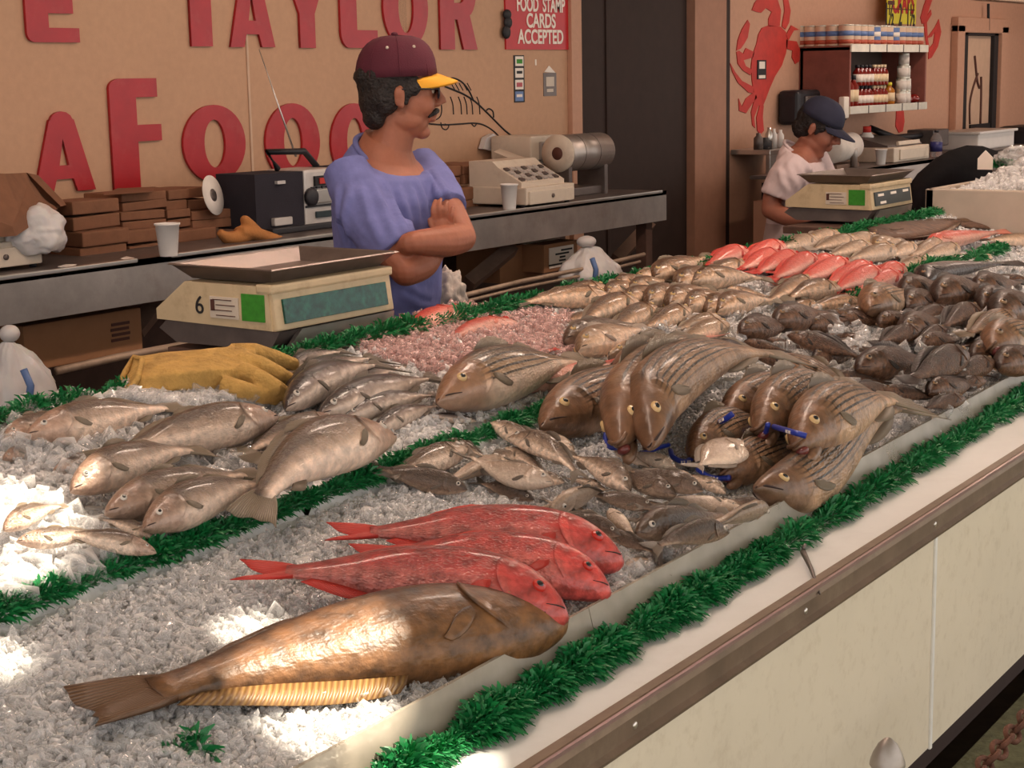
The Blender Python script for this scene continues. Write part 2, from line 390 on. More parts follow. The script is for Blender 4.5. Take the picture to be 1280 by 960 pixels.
fish_mat('skin_mackerel', (.05,.042,.045), (.34,.29,.27), (.72,.64,.58), bars=15, scol=(.03,.025,.025), mott=.3, scales=.2, rough=.23, lo=.25, hi=.48)
fish_mat('skin_trout', (.10,.072,.055), (.42,.335,.275), (.76,.65,.57), mott=.35, scales=.4, lo=.27, hi=.52, rough=.28, head=(.36,.25,.20))
fish_mat('skin_spot', (.12,.085,.063), (.36,.285,.225), (.78,.67,.58), mott=.4, scales=.4, lo=.26, hi=.54, rough=.26)
fish_mat('skin_spot_dark', (.08,.052,.036), (.19,.13,.095), (.45,.35,.28), mott=.35, scales=.4, lo=.05, hi=.5)
fish_mat('skin_croaker', (.105,.058,.03), (.38,.24,.14), (.78,.60,.46), mott=.45, scales=.5, lo=.26, hi=.54)
fish_mat('skin_dark', (.026,.012,.008), (.075,.034,.018), (.16,.085,.05), mott=.6, scales=.7, stripes=0, spots=30, scol=(.016,.009,.007), rough=.42, coat=.12)
fish_mat('skin_black', (.008,.007,.009), (.016,.014,.017), (.05,.042,.046), mott=.4, scales=.4, rough=.3)
fish_mat('skin_flounder', (.07,.036,.024), (.09,.048,.03), (.12,.065,.042), mott=.5, coat=.05, rough=.6, scales=.2, spots=22)
fish_mat('skin_pompano', (.36,.29,.23), (.50,.42,.36), (.74,.66,.58), mott=.15, scales=.15, rough=.25)
def fin_mat(name, a, bcol):
    m, nt, b = nm(name); uv = nd(nt, 'ShaderNodeUVMap'); sx = nd(nt, 'ShaderNodeSeparateXYZ'); nt.links.new(uv.outputs[0], sx.inputs[0])
    w = math_n(nt, 'SINE', math_n(nt, 'MULTIPLY', sx.outputs[1], 70.0)); f = nd(nt, 'ShaderNodeMapRange'); nt.links.new(w, f.inputs[0]); f.inputs[1].default_value = -1
    nt.links.new(mix(nt, f.outputs[0], a, bcol), b.inputs['Base Color']); b.inputs['Roughness'].default_value = .4
    bp = nd(nt, 'ShaderNodeBump', Strength=.5, Distance=.003); nt.links.new(f.outputs[0], bp.inputs['Height']); nt.links.new(bp.outputs[0], b.inputs['Normal']); MATS[name] = m
fin_mat('fin_red', (.46,.022,.016), (.58,.055,.036)); fin_mat('fin_brown', (.09,.045,.022), (.17,.085,.04)); fin_mat('fin_gold', (.28,.155,.05), (.16,.075,.025))
fin_mat('fin_grey', (.11,.085,.065), (.22,.17,.13)); fin_mat('fin_dark', (.02,.013,.011), (.05,.03,.024)); fin_mat('fin_pink', (.70,.16,.10), (.72,.33,.25)); fin_mat('fin_pale', (.40,.32,.26), (.30,.23,.18)); fin_mat('fin_olive', (.25,.19,.13), (.15,.11,.075))
mat('pupil', (.006,.006,.008), .08, spec=.8); mat('iris_gold', (.62,.42,.20), .2); mat('iris_red', (.48,.03,.02), .2); mat('iris_pale', (.62,.55,.48), .2); mat('iris_brown', (.28,.17,.09), .2)
mat('mouth_red', (.13,.025,.022), .35, coat=.4); mat('mouth_dark', (.035,.015,.012), .5)
# ------------------------------------------------------------------ fish
SP = {
 # name: profile of (u, top, bottom, half thickness), tail (half span, fork), eye (u, y, r), dorsal fins, anal fin, materials
 'snapper': dict(prof=[(0,-.016,.022,.010),(.010,.010,.038,.024),(.04,.056,.058,.040),(.09,.098,.074,.054),(.16,.128,.090,.064),(.28,.138,.10,.07),(.42,.125,.10,.066),(.56,.098,.082,.052),(.70,.060,.054,.032),(.80,.037,.034,.017),(.85,.037,.034,.01)],
   tail=(.072,.6), eye=(.100,.022,.0165), dors=[(.27,.74,.026,1)], anal=(.58,.76,.03), skin='skin_snapper', fin='fin_red', iris='iris_red'),
 'grouper': dict(prof=[(0,-.015,.018,.01),(.015,.01,.036,.024),(.06,.047,.062,.046),(.13,.083,.088,.066),(.22,.108,.105,.078),(.33,.115,.105,.078),(.46,.102,.09,.066),(.58,.082,.072,.05),(.70,.055,.052,.034),(.80,.038,.038,.02),(.86,.042,.040,.012)],
   tail=(.068,.22), eye=(.12,.032,.010), dors=[(.30,.78,.022,.8)], anal=(.40,.80,.046), skin='skin_grouper', fin='fin_brown', afin='fin_gold', pec=(.245,-.03,.09), pfin='skin_grouper', iris='iris_brown'),
 'bass': dict(prof=[(0,-.012,.012,.008),(.015,.008,.028,.02),(.06,.036,.055,.038),(.13,.068,.078,.054),(.22,.094,.098,.066),(.34,.108,.108,.072),(.48,.10,.098,.066),(.60,.078,.075,.05),(.72,.05,.048,.03),(.81,.034,.033,.016),(.86,.034,.033,.01)],
   tail=(.105,.45), eye=(.11,.018,.0135), dors=[(.32,.50,.04,.6),(.54,.70,.035,1)], anal=(.60,.72,.03), skin='skin_bass', fin='fin_olive', iris='iris_gold'),
 'mackerel': dict(prof=[(0,-.006,.008,.006),(.02,.014,.018,.016),(.07,.034,.038,.03),(.15,.056,.062,.044),(.28,.072,.078,.054),(.42,.074,.078,.054),(.56,.060,.064,.044),(.70,.034,.036,.024),(.80,.015,.016,.010),(.86,.013,.013,.007)],
   tail=(.10,.75), eye=(.085,.004,.011), dors=[(.34,.44,.025,.5),(.58,.66,.022,.5)], anal=(.60,.68,.022), skin='skin_mackerel', fin='fin_grey', iris='iris_pale'),
 'trout': dict(prof=[(u_, a_*1.2, b_*1.2, c_*1.1) for u_, a_, b_, c_ in [(0,-.008,.01,.008),(.02,.012,.024,.018),(.07,.036,.045,.034),(.15,.062,.07,.05),(.27,.082,.092,.06),(.42,.082,.09,.058),(.57,.066,.07,.046),(.71,.042,.043,.028),(.81,.029,.029,.015),(.86,.030,.03,.01)]],
   tail=(.085,.3), eye=(.092,.010,.012), dors=[(.32,.46,.03,.6),(.50,.74,.022,1)], anal=(.62,.70,.025), skin='skin_trout', fin='fin_olive', iris='iris_pale'),
 'spot': dict(prof=[(0,-.012,.014,.008),(.02,.014,.03,.018),(.07,.056,.055,.034),(.15,.098,.084,.046),(.26,.122,.105,.052),(.40,.115,.105,.05),(.55,.085,.08,.038),(.69,.05,.047,.022),(.80,.029,.028,.012),(.85,.029,.028,.008)],
   tail=(.10,.5), eye=(.095,.03,.016), dors=[(.30,.48,.035,.6),(.50,.72,.022,1)], anal=(.58,.70,.025), skin='skin_spot', fin='fin_grey', iris='iris_pale'),
 'disc': dict(prof=[(0,-.02,.02,.008),(.02,.02,.05,.014),(.07,.085,.095,.024),(.15,.145,.14,.034),(.28,.185,.175,.04),(.42,.185,.175,.04),(.56,.145,.14,.032),(.69,.075,.075,.02),(.78,.026,.026,.01),(.83,.022,.022,.007)],
   tail=(.12,.8), eye=(.09,.03,.015), dors=[(.42,.74,.03,.3)], anal=(.46,.74,.03), skin='skin_pompano', fin='fin_pale', iris='iris_pale'),
 'croaker': dict(prof=[(0,-.01,.014,.01),(.02,.014,.03,.022),(.07,.052,.052,.04),(.15,.09,.08,.056),(.27,.112,.10,.064),(.42,.106,.098,.06),(.57,.08,.074,.046),(.71,.048,.045,.027),(.81,.03,.03,.014),(.86,.031,.03,.01)],
   tail=(.085,.2), eye=(.095,.03,.014), dors=[(.30,.48,.035,.6),(.50,.74,.022,1)], anal=(.60,.70,.028), skin='skin_croaker', fin='fin_olive', iris='iris_gold'),
 'seabass': dict(prof=[(0,-.01,.014,.01),(.02,.016,.03,.022),(.07,.06,.055,.04),(.15,.10,.08,.058),(.27,.125,.10,.066),(.42,.118,.10,.062),(.57,.088,.078,.046),(.71,.052,.048,.027),(.81,.035,.034,.014),(.86,.036,.035,.01)],
   tail=(.085,.1), eye=(.10,.034,.014), dors=[(.28,.74,.045,.8)], anal=(.58,.74,.04), skin='skin_dark', fin='fin_dark', iris='iris_brown'),
 'flounder': dict(prof=[(0,-.02,.02,.008),(.03,.04,.05,.016),(.1,.13,.13,.026),(.22,.21,.20,.034),(.38,.235,.225,.036),(.55,.19,.185,.03),(.70,.095,.095,.02),(.79,.038,.038,.012),(.84,.036,.036,.009)],
   tail=(.075,-.2), eye=(.09,.03,.012), dors=[(.12,.76,.04,1)], anal=(.2,.76,.04), skin='skin_flounder', fin='fin_brown', iris='iris_brown'),
}
def interp(prof, u, k):
    xs = [p[0] for p in prof]; n = len(prof)
    i = max(0, min(n-2, next((j for j in range(n-1) if u <= xs[j+1]), n-2)))
    t = (u-xs[i])/(xs[i+1]-xs[i]); t = min(1, max(0, t))
    p0, p1 = prof[i][k], prof[i+1][k]
    m0 = (p1-prof[max(i-1,0)][k])/(xs[i+1]-xs[max(i-1,0)]); m1 = (prof[min(i+2,n-1)][k]-p0)/(xs[min(i+2,n-1)]-xs[i]); h = xs[i+1]-xs[i]
    return (2*t**3-3*t*t+1)*p0+(t**3-2*t*t+t)*h*m0+(-2*t**3+3*t*t)*p1+(t**3-t*t)*h*m1
def make_fish(sp, name, skin=None, fin=None, bend=0.0, sag=0.0, sbend=0.0, mouth='shut', detail=2, hk=1.0, twist=0.0):
    """unit-length fish lying on its side: snout at x=0, tail tip x=1, back +y, side +z; body mesh is the root"""
    S = SP[sp]; prof = S['prof']; skin = skin or S['skin']; fin = fin or S['fin']
    UB = prof[-1][0]
    def W(u, y, z):                                                  # bend along the body; long fish keep the head short
        y *= hk; z *= hk
        if twist and u > .5:                                         # the tail settles flat on the ice
            q = min(1, (u-.5)/.36); q = q*q*(3-2*q)*twist; y, z = y*math.cos(q)-z*math.sin(q), y*math.sin(q)+z*math.cos(q)
        x = u*hk if u < .26 else .26*hk+(u-.26)*(1-.26*hk)/.74
        return Vector((x, y + bend*(1-(2*u-1)**2) + sbend*math.sin(2*PI*u)*.5, z + sag*((2*u-1)**2)))
    nr = {2: 30, 1: 18, 0: 12}[detail]; ns = {2: 24, 1: 16, 0: 12}[detail]
    us = [UB*(i/(nr-1))**1.25 for i in range(nr)]
    V = []; Fc = []; UVv = []
    def sect(u, a):
        T, B, H = interp(prof, u, 1), interp(prof, u, 2), max(.003, interp(prof, u, 3))
        c, s_ = math.cos(a), math.sin(a); cy = (T-B)/2; ry = (T+B)/2
        return cy + ry*math.copysign(abs(s_)**.95, s_), H*math.copysign(abs(c)**.85, c), (s_+1)/2
    def surf_z(u, y):
        T, B, H = interp(prof, u, 1), interp(prof, u, 2), interp(prof, u, 3); cy = (T-B)/2; ry = max(.004, (T+B)/2)
        return H*math.sqrt(max(0, 1-((y-cy)/ry)**2))**.85
    for u in us:
        for k in range(ns):
            y, z, v = sect(u, 2*PI*k/ns); V.append(W(u, y, z)); UVv.append((u, v))
    for i in range(nr-1):
        for k in range(ns): Fc.append((i*ns+k, i*ns+(k+1)%ns, (i+1)*ns+(k+1)%ns, (i+1)*ns+k))
    Fc += [tuple(range(ns))[::-1], tuple((nr-1)*ns+k for k in range(ns))]
    def mk(nm_, V, Fc, UVv, mats, parent=None, smooth=True, mi=None):
        me = bpy.data.meshes.new(nm_); me.from_pydata([tuple(v) for v in V], [], Fc)
        uvl = me.uv_layers.new(name='UVMap')
        for lp in me.loops: uvl.data[lp.index].uv = UVv[lp.vertex_index]
        bm = bmesh.new(); bm.from_mesh(me); bmesh.ops.recalc_face_normals(bm, faces=list(bm.faces)); bm.to_mesh(me); bm.free()
        for p in me.polygons:
            p.use_smooth = smooth
            if mi: p.material_index = mi[p.index]
        return link(nm_, me, mats, parent)
    root = mk(name, V, Fc, UVv, skin)
    def sheet(nm_, grid, uvg, th, m):                                # thin two-sided sheet from a grid of (u,y,z)
        a = len(grid); b_ = len(grid[0]); V = []; UVs = []; F_ = []
        for sgn in (1, -1):
            for i in range(a):
                for j in range(b_):
                    u, y, z = grid[i][j]; t = th*(1-.8*j/(b_-1)); V.append(W(u, y, z+sgn*t)); UVs.append(uvg[i][j])
        N = a*b_
        for i in range(a-1):
            for j in range(b_-1):
                q = (i*b_+j, i*b_+j+1, (i+1)*b_+j+1, (i+1)*b_+j); F_.append(q); F_.append(tuple(N+x for x in q[::-1]))
        edge = [(i*b_) for i in range(a)] + [(a-1)*b_+j for j in range(1, b_)] + [i*b_+b_-1 for i in range(a-2, -1, -1)] + [j for j in range(b_-2, 0, -1)]
        for i in range(len(edge)): p, q = edge[i], edge[(i+1) % len(edge)]; F_.append((p, N+p, N+q, q))
        return mk(nm_, V, F_, UVs, m, root)
    span, fork = S['tail']; nA = {2: 13, 1: 9, 0: 7}[detail]; T0, B0 = interp(prof, UB-.02, 1), interp(prof, UB-.02, 2)
    g = []; uvg = []
    for i in range(nA):
        s_ = i/(nA-1)*2-1; row = []; ur = []
        tipu = 1.0 - fork*(1-UB)*(1-abs(s_)**1.3); ragged = .006*math.sin(i*5.1)
        for j in range(5):
            t = j/4; row.append((UB-.025 + (tipu+ragged-UB+.025)*t, ((T0-B0)/2*(1-t) + s_*((T0+B0)/2*(1-t) + span*(t**.8)*1.0)) , .012*math.sin(3*s_+1)*t)); ur.append((t, s_))
        g.append(row); uvg.append(ur)
    sheet('tail_fin', g, uvg, .006, fin)
    for (a, b_, h, pw) in S['dors']:
        n_ = 12 if detail else 6; g = []; uvg = []
        for i in range(n_+1):
            t = i/n_; u = a+(b_-a)*t; T = interp(prof, u, 1); hh = h*(math.sin(PI*min(1, t*.85+.12))**pw)*(1+.10*math.sin(i*2.6))
            g.append([(u, T-.008, 0), (u+.02, T+hh*.5, .004), (u+.045, T+hh, .010)]); uvg.append([(t, t*3), (t, t*3), (t, t*3)])
        sheet('dorsal_fin', g, uvg, .004, S.get('dfin', fin))
    a, b_, h = S['anal']; n_ = 10 if detail else 5; g = []; uvg = []
    for i in range(n_+1):
        t = i/n_; u = a+(b_-a)*t; B = interp(prof, u, 2); hh = h*math.sin(PI*min(1, t*.8+.18))**.7
        g.append([(u, -B+.008, 0), (u+.02, -B-hh*.5, .004), (u+.04, -B-hh, .008)]); uvg.append([(t, t*3)]*3)
    sheet('anal_fin', g, uvg, .004, S.get('afin', fin))
    eu, ey, er = S['eye']; er *= 1.2
    def eye(sgn):
        z0 = surf_z(eu, ey); e_ = .004
        nv = Vector((-(surf_z(eu+e_, ey)-surf_z(eu-e_, ey))/(2*e_), -(surf_z(eu, ey+e_)-surf_z(eu, ey-e_))/(2*e_), 1)).normalized()
        t1 = (Vector((1,0,0))-nv*nv.x).normalized(); t2 = nv.cross(t1)
        V = []; F_ = []; mi = []; ss = 14
        prof_e = [(1.12, -.3), (1.05, .16), (.86, .36), (.56, .46), (.53, .50), (.25, .58), (.001, .60)]
        for r, h in prof_e:
            for k in range(ss):
                p = Vector((eu, ey, z0)) + t1*(r*er*math.cos(2*PI*k/ss)) + t2*(r*er*math.sin(2*PI*k/ss)) + nv*(h*er); V.append(W(p.x, p.y, sgn*p.z))
        for i in range(len(prof_e)-1):
            for k in range(ss): F_.append((i*ss+k, i*ss+(k+1)%ss, (i+1)*ss+(k+1)%ss, (i+1)*ss+k)); mi.append(0 if i < 3 else 1)
        mk('eye', V, F_, [(0,0)]*len(V), [S['iris'], 'pupil'], root, True, mi)
    pf = S.get('pec', (.245, -.022, {'mackerel': .06, 'trout': .085, 'bass': .085}.get(sp, .09)))
    def pectoral(sgn):
        u0, y0, ln = pf; g = []; uvg = []
        for i in range(6):
            s_ = i/5*2-1; row = []; ur = []
            for j in range(5):
                t = j/4; u = u0+ln*t*(1-.18*abs(s_)); y = y0 + s_*(.006+.015*math.sin(PI*min(1, t*.85+.08)))*(pf[2]/.1) - .045*t
                row.append((u, y, sgn*(surf_z(min(u, UB), y) + .0012+.004*t))); ur.append((t, s_))
            g.append(row); uvg.append(ur)
        sheet('pectoral_fin', g, uvg, .0025, S.get('pfin', fin))
    def gill(sgn):
        n_, m_ = 9, 9; g = []; uvg = []; V = []; UVs = []; F_ = []
        for i in range(n_):
            a = -1.02 + 2.0*i/(n_-1)
            for j in range(m_):
                t = j/(m_-1); rear = .235 - .045*a*a + .012*a; ug = eu+er*1.25+.008; u = ug + (rear-ug)*t
                T, B = interp(prof, u, 1), interp(prof, u, 2); y = (T-B)/2 + (T+B)/2*a*.80
                lift_ = -.005 + .0115*t**2 if 0 < i < n_-1 else -.004
                V.append(W(u, y, sgn*(surf_z(u, y)+lift_))); UVs.append((u, (a*.8+1)/2))
        for i in range(n_-1):
            for j in range(m_-1): F_.append((i*m_+j, i*m_+j+1, (i+1)*m_+j+1, (i+1)*m_+j))
        N = len(V); rim = [i*m_+m_-1 for i in range(n_)]                      # turned-in rear rim
        for r in rim: p = V[r]; V.append(Vector((p.x-.006, p.y, p.z-sgn*.012))); UVs.append(UVs[r])
        for i in range(n_-1): F_.append((rim[i], N+i, N+i+1, rim[i+1]))
        mk('gill_cover', V, F_, UVs, skin, root)
    for sgn in (1, -1):
        eye(sgn)
        if detail: pectoral(sgn)
        if detail: gill(sgn)
    if detail:                                                          # mouth line or gaping mouth
        b = G()
        if mouth == 'open':
            b.ell((.016*hk, -.030*hk, 0), (.022*hk, .016*hk, .020*hk), seg=14, rings=8)
            b.obj('mouth', 'mouth_red', root)
            b = G(); b.tube([W(.085, -.055, 0), W(.05, -.062, 0), W(.018, -.066, 0), W(-.012, -.062, 0)], [.026*hk, .025*hk, .020*hk, .011*hk], 12)
            j = b.obj('lower_jaw', skin, root); uvl = j.data.uv_layers.new(name='UVMap')
            for lp in uvl.data: lp.uv = (.02, .3)
            b = G(); b.tube([W(.022, .004, .026), W(.004, .002, .016), W(-.004, .002, 0), W(.004, .002, -.016), W(.022, .004, -.026)], .007*hk, 8)
            j = b.obj('upper_lip', skin, root); uvl = j.data.uv_layers.new(name='UVMap')
            for lp in uvl.data: lp.uv = (.02, .7)
        else:
            ml = .075 if sp in ('snapper', 'grouper', 'bass', 'seabass') else .05
            for sgn in (1, -1):
                pts = [(u, -.004-u*.32) for u in (.004, .02, .04, ml)]
                b.tube([W(u, y, sgn*(surf_z(u, y)+.0005)) for u, y in pts], [.002, .0028, .0024, .0012], 6)
            b.obj('mouth', 'mouth_dark', root)
    return root
PROTO = {}
def proto(sp, **kw):
    key = (sp,)+tuple(sorted((k, str(v)) for k, v in kw.items()))
    if key not in PROTO: PROTO[key] = [make_fish(sp, **kw), False]
    return PROTO[key]
FISHES = []
def fish(sp, name, head, tail, label, cat='fish', group=None, up='u', roll=0.0, lift=None, dz=0.0, dzh=0.0, dzt=0.0, cap=None, fz=1.15, **kw):
    """lay a fish on the bed from the picture point of its snout to that of its tail tip"""
    S = SP[sp]; th = max(p[3] for p in S['prof']); hh = max(p[1] for p in S['prof'])
    H, T = bed(head[0], head[1]), bed(tail[0], tail[1]); L = (T-H).length
    hk = 1.0 if cap is None else max(.4, min(1.0, round(cap/L, 1)))
    if hk < 1: kw = dict(kw, hk=hk)
    lf = (th*fz*abs(math.cos(roll)) + hh*abs(math.sin(roll))*.9)*L*hk*.72 + dz if lift is None else lift
    H, T = bed(head[0], head[1], lf+dzh), bed(tail[0], tail[1], lf*.8+dzt); L = (T-H).length
    ex = (T-H).normalized(); n = bednormal((H+T)/2); ez = (n-ex*n.dot(ex)).normalized(); ey = ez.cross(ex)
    away = Vector((fw.x, fw.y, 0))
    side = ey.dot(away)
    if abs(side) < .12: side = -ey.dot(Vector((RT.x, RT.y, 0)))
    flip = (side < 0) == (up == 'u')
    if flip: ey, ez = -ey, -ez
    if roll:
        s_ = 1 if not flip else -1
        M3 = Matrix.Rotation(roll*s_, 3, ex); ey = M3 @ ey; ez = M3 @ ez
    M = Matrix((( ex.x, ey.x, ez.x, H.x), (ex.y, ey.y, ez.y, H.y), (ex.z, ey.z, ez.z, H.z), (0,0,0,1))) @ Matrix.Diagonal((L, L, L*fz, 1))
    if flip and 'sag' in kw: kw = dict(kw, sag=-kw['sag'])
    if roll: kw = dict(kw, twist=round(-(-1 if flip else 1)*roll*.75, 1))
    pr = proto(sp, name=name, **kw)
    if not pr[1]: o = pr[0]; pr[1] = True; o.matrix_world = M
    else: o = dup(pr[0], M)
    tag(o, label, cat, group)
    FISHES.append((o, L, th*L, M))
    return o
# ------------------------------------------------------------------ the catch, bed by bed (picture points: snout, tail tip)
D_ = math.radians
# --- big fish in front
fish('grouper', 'grouper', (703,775), (96,890), 'large brown grouper lying nearest the clear front panel', lift=.036, bend=.03, fz=.95, roll=D_(12))
fish('snapper', 'red_snapper', (779,700), (405,668), 'red snapper furthest from the brown grouper, topmost of the three red snappers', group='big red snappers in front', bend=.05, dz=.0, roll=D_(29), fz=1.2)
fish('snapper', 'red_snapper', (764,738), (430,693), 'middle of the three big red snappers, its tail tucked away', group='big red snappers in front', bend=.07, dz=.004, roll=D_(29), fz=1.2)
fish('snapper', 'red_snapper', (711,768), (292,716), 'red snapper lying right against the back of the brown grouper', group='big red snappers in front', bend=.055, dz=.008, roll=D_(29), fz=1.2)
# --- small silver fish between the snappers and the striped bass
PG = 'small grey fish heaped in the middle'
def small(h, t, label, dark=False, **kw):
    kw['dz'] = kw.get('dz', .0)+.008; kw['fz'] = 1.4; kw['roll'] = kw.get('roll', 0)+D_(22) if kw.get('roll', 0) >= 0 else kw['roll']
    if dark: kw.update(skin='skin_spot_dark', fin='fin_grey')
    elif 'pale' in label or 'white' in label or 'silver' in label: kw.update(skin='skin_pompano', fin='fin_grey')
    return fish('spot', 'spot_fish', h, t, label, group=PG, **kw)
small((614,528), (700,572), 'round-headed small fish nearest the green garland, snout up at the left end of the heap', up='u', roll=D_(10), dz=.01)
small((719,566), (632,534), 'pale small fish facing right, just left of the leftmost striped bass heads', dz=.005, bend=.05)
small((636,547), (728,604), 'slender curved small fish, head up left and thin tail down right', bend=.10, dz=.02, roll=D_(30))
small((693,603), (575,562), 'brown small fish with forked pale tail raised, in the middle left of the heap', bend=-.06, dz=.035, roll=D_(25))
small((706,602), (620,588), 'small fish whose snout pokes out behind the fork-tailed brown one', dz=.015, roll=D_(20))
small((585,611), (452,577), 'dark small fish at the far left edge of the heap, tail touching the garland', True, bend=-.02, dz=.0, roll=D_(45))
small((582,560), (478,598), 'broad dull small fish at the left end, lying above the dark one', dz=.008)
small((560,549), (615,575), 'small fish with only its blunt head out, left edge behind the broad dull one', dz=.015, roll=D_(20))
small((625,572), (548,608), 'pale-bellied small fish left of centre pointing up right', up='d', dz=.005)
small((668,624), (590,600), 'thin dark small fish on the bare ice above the topmost red snapper', True, roll=D_(60))
small((632,560), (690,600), 'small fish left of centre with a dark head, under the curved slender one', dz=.01)
small((612,583), (660,560), 'small speckled fish half hidden at the upper left of the heap', dz=.01)
small((735,626), (655,640), 'pale small fish half sunk in ice just behind the topmost snapper', up='d', roll=D_(20), dz=-.01)
small((789,613), (700,566), 'broad tan small fish in the middle of the heap, back to the bass', dz=.025, roll=D_(20), bend=.05)
small((768,564), (822,592), 'short pale small fish under the gaping second bass', dz=.02, bend=.05)
small((846,588), (768,562), 'silvery small fish below the blue band at the big bass mouth', dz=.03, bend=.06)
small((868,598), (800,584), 'flat pale small fish beneath the round pompano tail', dz=.03)
small((846,618), (745,580), 'dark backed small fish slanting right through the middle of the heap', True, dz=.035, roll=D_(30))
small((880,612), (772,584), 'long dark small fish on top, below the round pompano', True, dz=.055, roll=D_(40))
small((908,616), (836,590), 'reddish brown small fish with its snout right, nearest the bass with blue tag', dz=.025, bend=.06)
small((818,634), (722,614), 'dark small fish left of the heap centre, above the white bellied one', True, dz=.02, roll=D_(30))
small((690,634), (764,608), 'pale narrow small fish slanting up right at the left of the heap', up='d', roll=D_(50), dz=.02)
small((735,644), (672,622), 'short small fish at the left front of the heap, by the topmost snapper back', dz=.0)
small((868,641), (792,634), 'dark small fish with a round shiny eye, centre front of the heap', True, dz=.035, roll=D_(50))
small((932,640), (806,618), 'long pale small fish across the right half of the heap', dz=.025, roll=D_(-30), up='d')
small((924,632), (846,622), 'white bellied small fish pointing right, upper right of the heap', up='d', dz=.04, roll=D_(-20))
small((962,634), (900,622), 'brown small fish tucked under the nearest bass jaw at the right edge', True, dz=.015, roll=D_(30))
small((795,664), (920,640), 'long dark small fish lying lengthwise above the two brown front ones', True, dz=.03, roll=D_(45))
small((960,634), (870,664), 'pale small fish touching the top of the clear front panel, right corner', up='d', dz=.03, roll=D_(30), bend=.05)
small((860,671), (788,664), 'dark short small fish in the front row, centre', True, dz=.02, roll=D_(35))
small((911,664), (808,690), 'brown small fish in the front row, head right by the clear panel', True, dz=.03, roll=D_(50), bend=.06)
small((757,664), (826,694), 'brown small fish in the front row, just right of the topmost snapper head', True, dz=.02, roll=D_(40))
small((776,668), (672,644), 'dark small fish lying along the back of the topmost red snapper', True, dz=.035, roll=D_(50), bend=.04)
small((760,636), (800,678), 'white-bellied small fish slanting down behind the snapper head', up='d', dz=.03, roll=D_(-20))
small((781,706), (834,700), 'small silver fish with its eye showing, nearest the snapper snouts', dz=.004, up='u')
small((818,676), (828,716), 'small fish with only a dark tail hanging to the clear panel', True, dz=.01, roll=D_(70))
small((752,606), (700,596), 'small fish with brown head left of centre under the tan one', dz=.012)
small((748,660), (700,632), 'narrow dark small fish between white bellied one and topmost snapper', True, dz=.012, roll=D_(40))
small((800,628), (860,646), 'small grey fish in the heap centre crossing under the dark ones', dz=.015)
small((850,636), (786,652), 'small grey fish low in the heap, centre right', True, dz=.01)
fish('disc', 'pompano', (932,552), (862,588), 'round flat silver pompano lying against the striped bass heads', dz=.05, lift=.075, roll=D_(10))
# --- striped bass
BG = 'striped bass on the front bed'
fish('bass', 'striped_bass', (768,484), (935,428), 'striped bass at the very back left of the bass pile, head hidden', group=BG, cap=.50, dz=.02, roll=D_(44), bend=.05)
fish('bass', 'striped_bass', (676,528), (860,452), 'leftmost striped bass, dark shut snout pointing left on the ice', group=BG, cap=0.58, dz=.0, roll=D_(39))
fish('bass', 'striped_bass', (960,447), (1080,500), 'striped bass arching over the back middle of the pile, head buried', group=BG, cap=.50, dz=.02, roll=D_(49), bend=.04)
fish('bass', 'striped_bass', (772,553), (908,432), 'striped bass second from left with red gaping mouth towards viewer', group=BG, cap=0.60, dz=.035, roll=D_(49), bend=.06, mouth='open')
fish('bass', 'striped_bass', (811,557), (1000,448), 'biggest striped bass, broad striped flank, snout above the silver heap', group=BG, cap=0.64, dz=.045, roll=D_(36), bend=.10)
fish('bass', 'striped_bass', (904,517), (1030,468), 'small striped bass with blue tag in mouth, right of the biggest bass', group=BG, cap=0.54, dz=.03, roll=D_(44), mouth='open')
fish('bass', 'striped_bass', (946,536), (1078,480), 'striped bass in the middle of the right half, snout over a blue band', group=BG, cap=0.60, dz=.045, roll=D_(44), bend=.05, mouth='open')
fish('bass', 'striped_bass', (861,569), (985,528), 'striped bass mostly hidden behind the round silver pompano', group=BG, cap=.50, dz=.0, roll=D_(39), bend=.07)
fish('bass', 'striped_bass', (902,592), (1020,545), 'dark striped bass low in the pile between pompano and nearest bass', group=BG, cap=0.60, dz=.0, roll=D_(39), mouth='open')
fish('bass', 'striped_bass', (993,556), (1135,500), 'pale-faced striped bass with wide eye and blue tag across its lips', group=BG, cap=0.66, dz=.05, roll=D_(39), bend=.05, mouth='open')
fish('bass', 'striped_bass', (943,607), (1160,508), 'nearest striped bass, long curved body against the clear panel', group=BG, cap=.56, dz=.01, roll=D_(46), sbend=-.07)
fish('bass', 'striped_bass', (546,498), (742,450), 'lone pale striped bass lying on the middle green garland', roll=D_(40), dz=.0, bend=.03, skin='skin_bass_pale')
# --- spanish mackerel beside the glove
MG = 'mackerel in a row'
for i, (h, t, lb, kw) in enumerate([
  ((350,447),(440,430),'mackerel furthest back, next to the scale and garland',{}),
  ((352,470),(440,438),'second mackerel from the back, head under the glove fingertips',dict(bend=.05)),
  ((356,496),(482,446),'third mackerel from the back, touching the glove fingertips',dict(bend=.05)),
  ((356,510),(492,455),'broad shiny mackerel, fourth from the back of the row',dict(bend=.06, dz=.015)),
  ((398,518),(560,470),'long mackerel in the middle of the row, tail at the lone bass snout',dict(bend=.03, dz=.01)),
  ((428,524),(560,494),'mackerel with silver gill plate, second from the garland',dict(bend=.05, dz=.005)),
  ((467,538),(560,506),'nearest mackerel to the middle garland',dict(bend=.04)),
  ((430,478),(520,455),'mackerel behind the broad shiny one, mostly hidden',dict(dz=-.005))]):
    fish('mackerel', 'mackerel', h, t, lb, group=MG, fz=1.2, **dict(dict(roll=D_(30)), **kw))
fish('mackerel', 'mackerel', (596,526), (512,516), 'dark slim mackerel beneath the lone bass, over the garland', dz=.0, roll=D_(40))
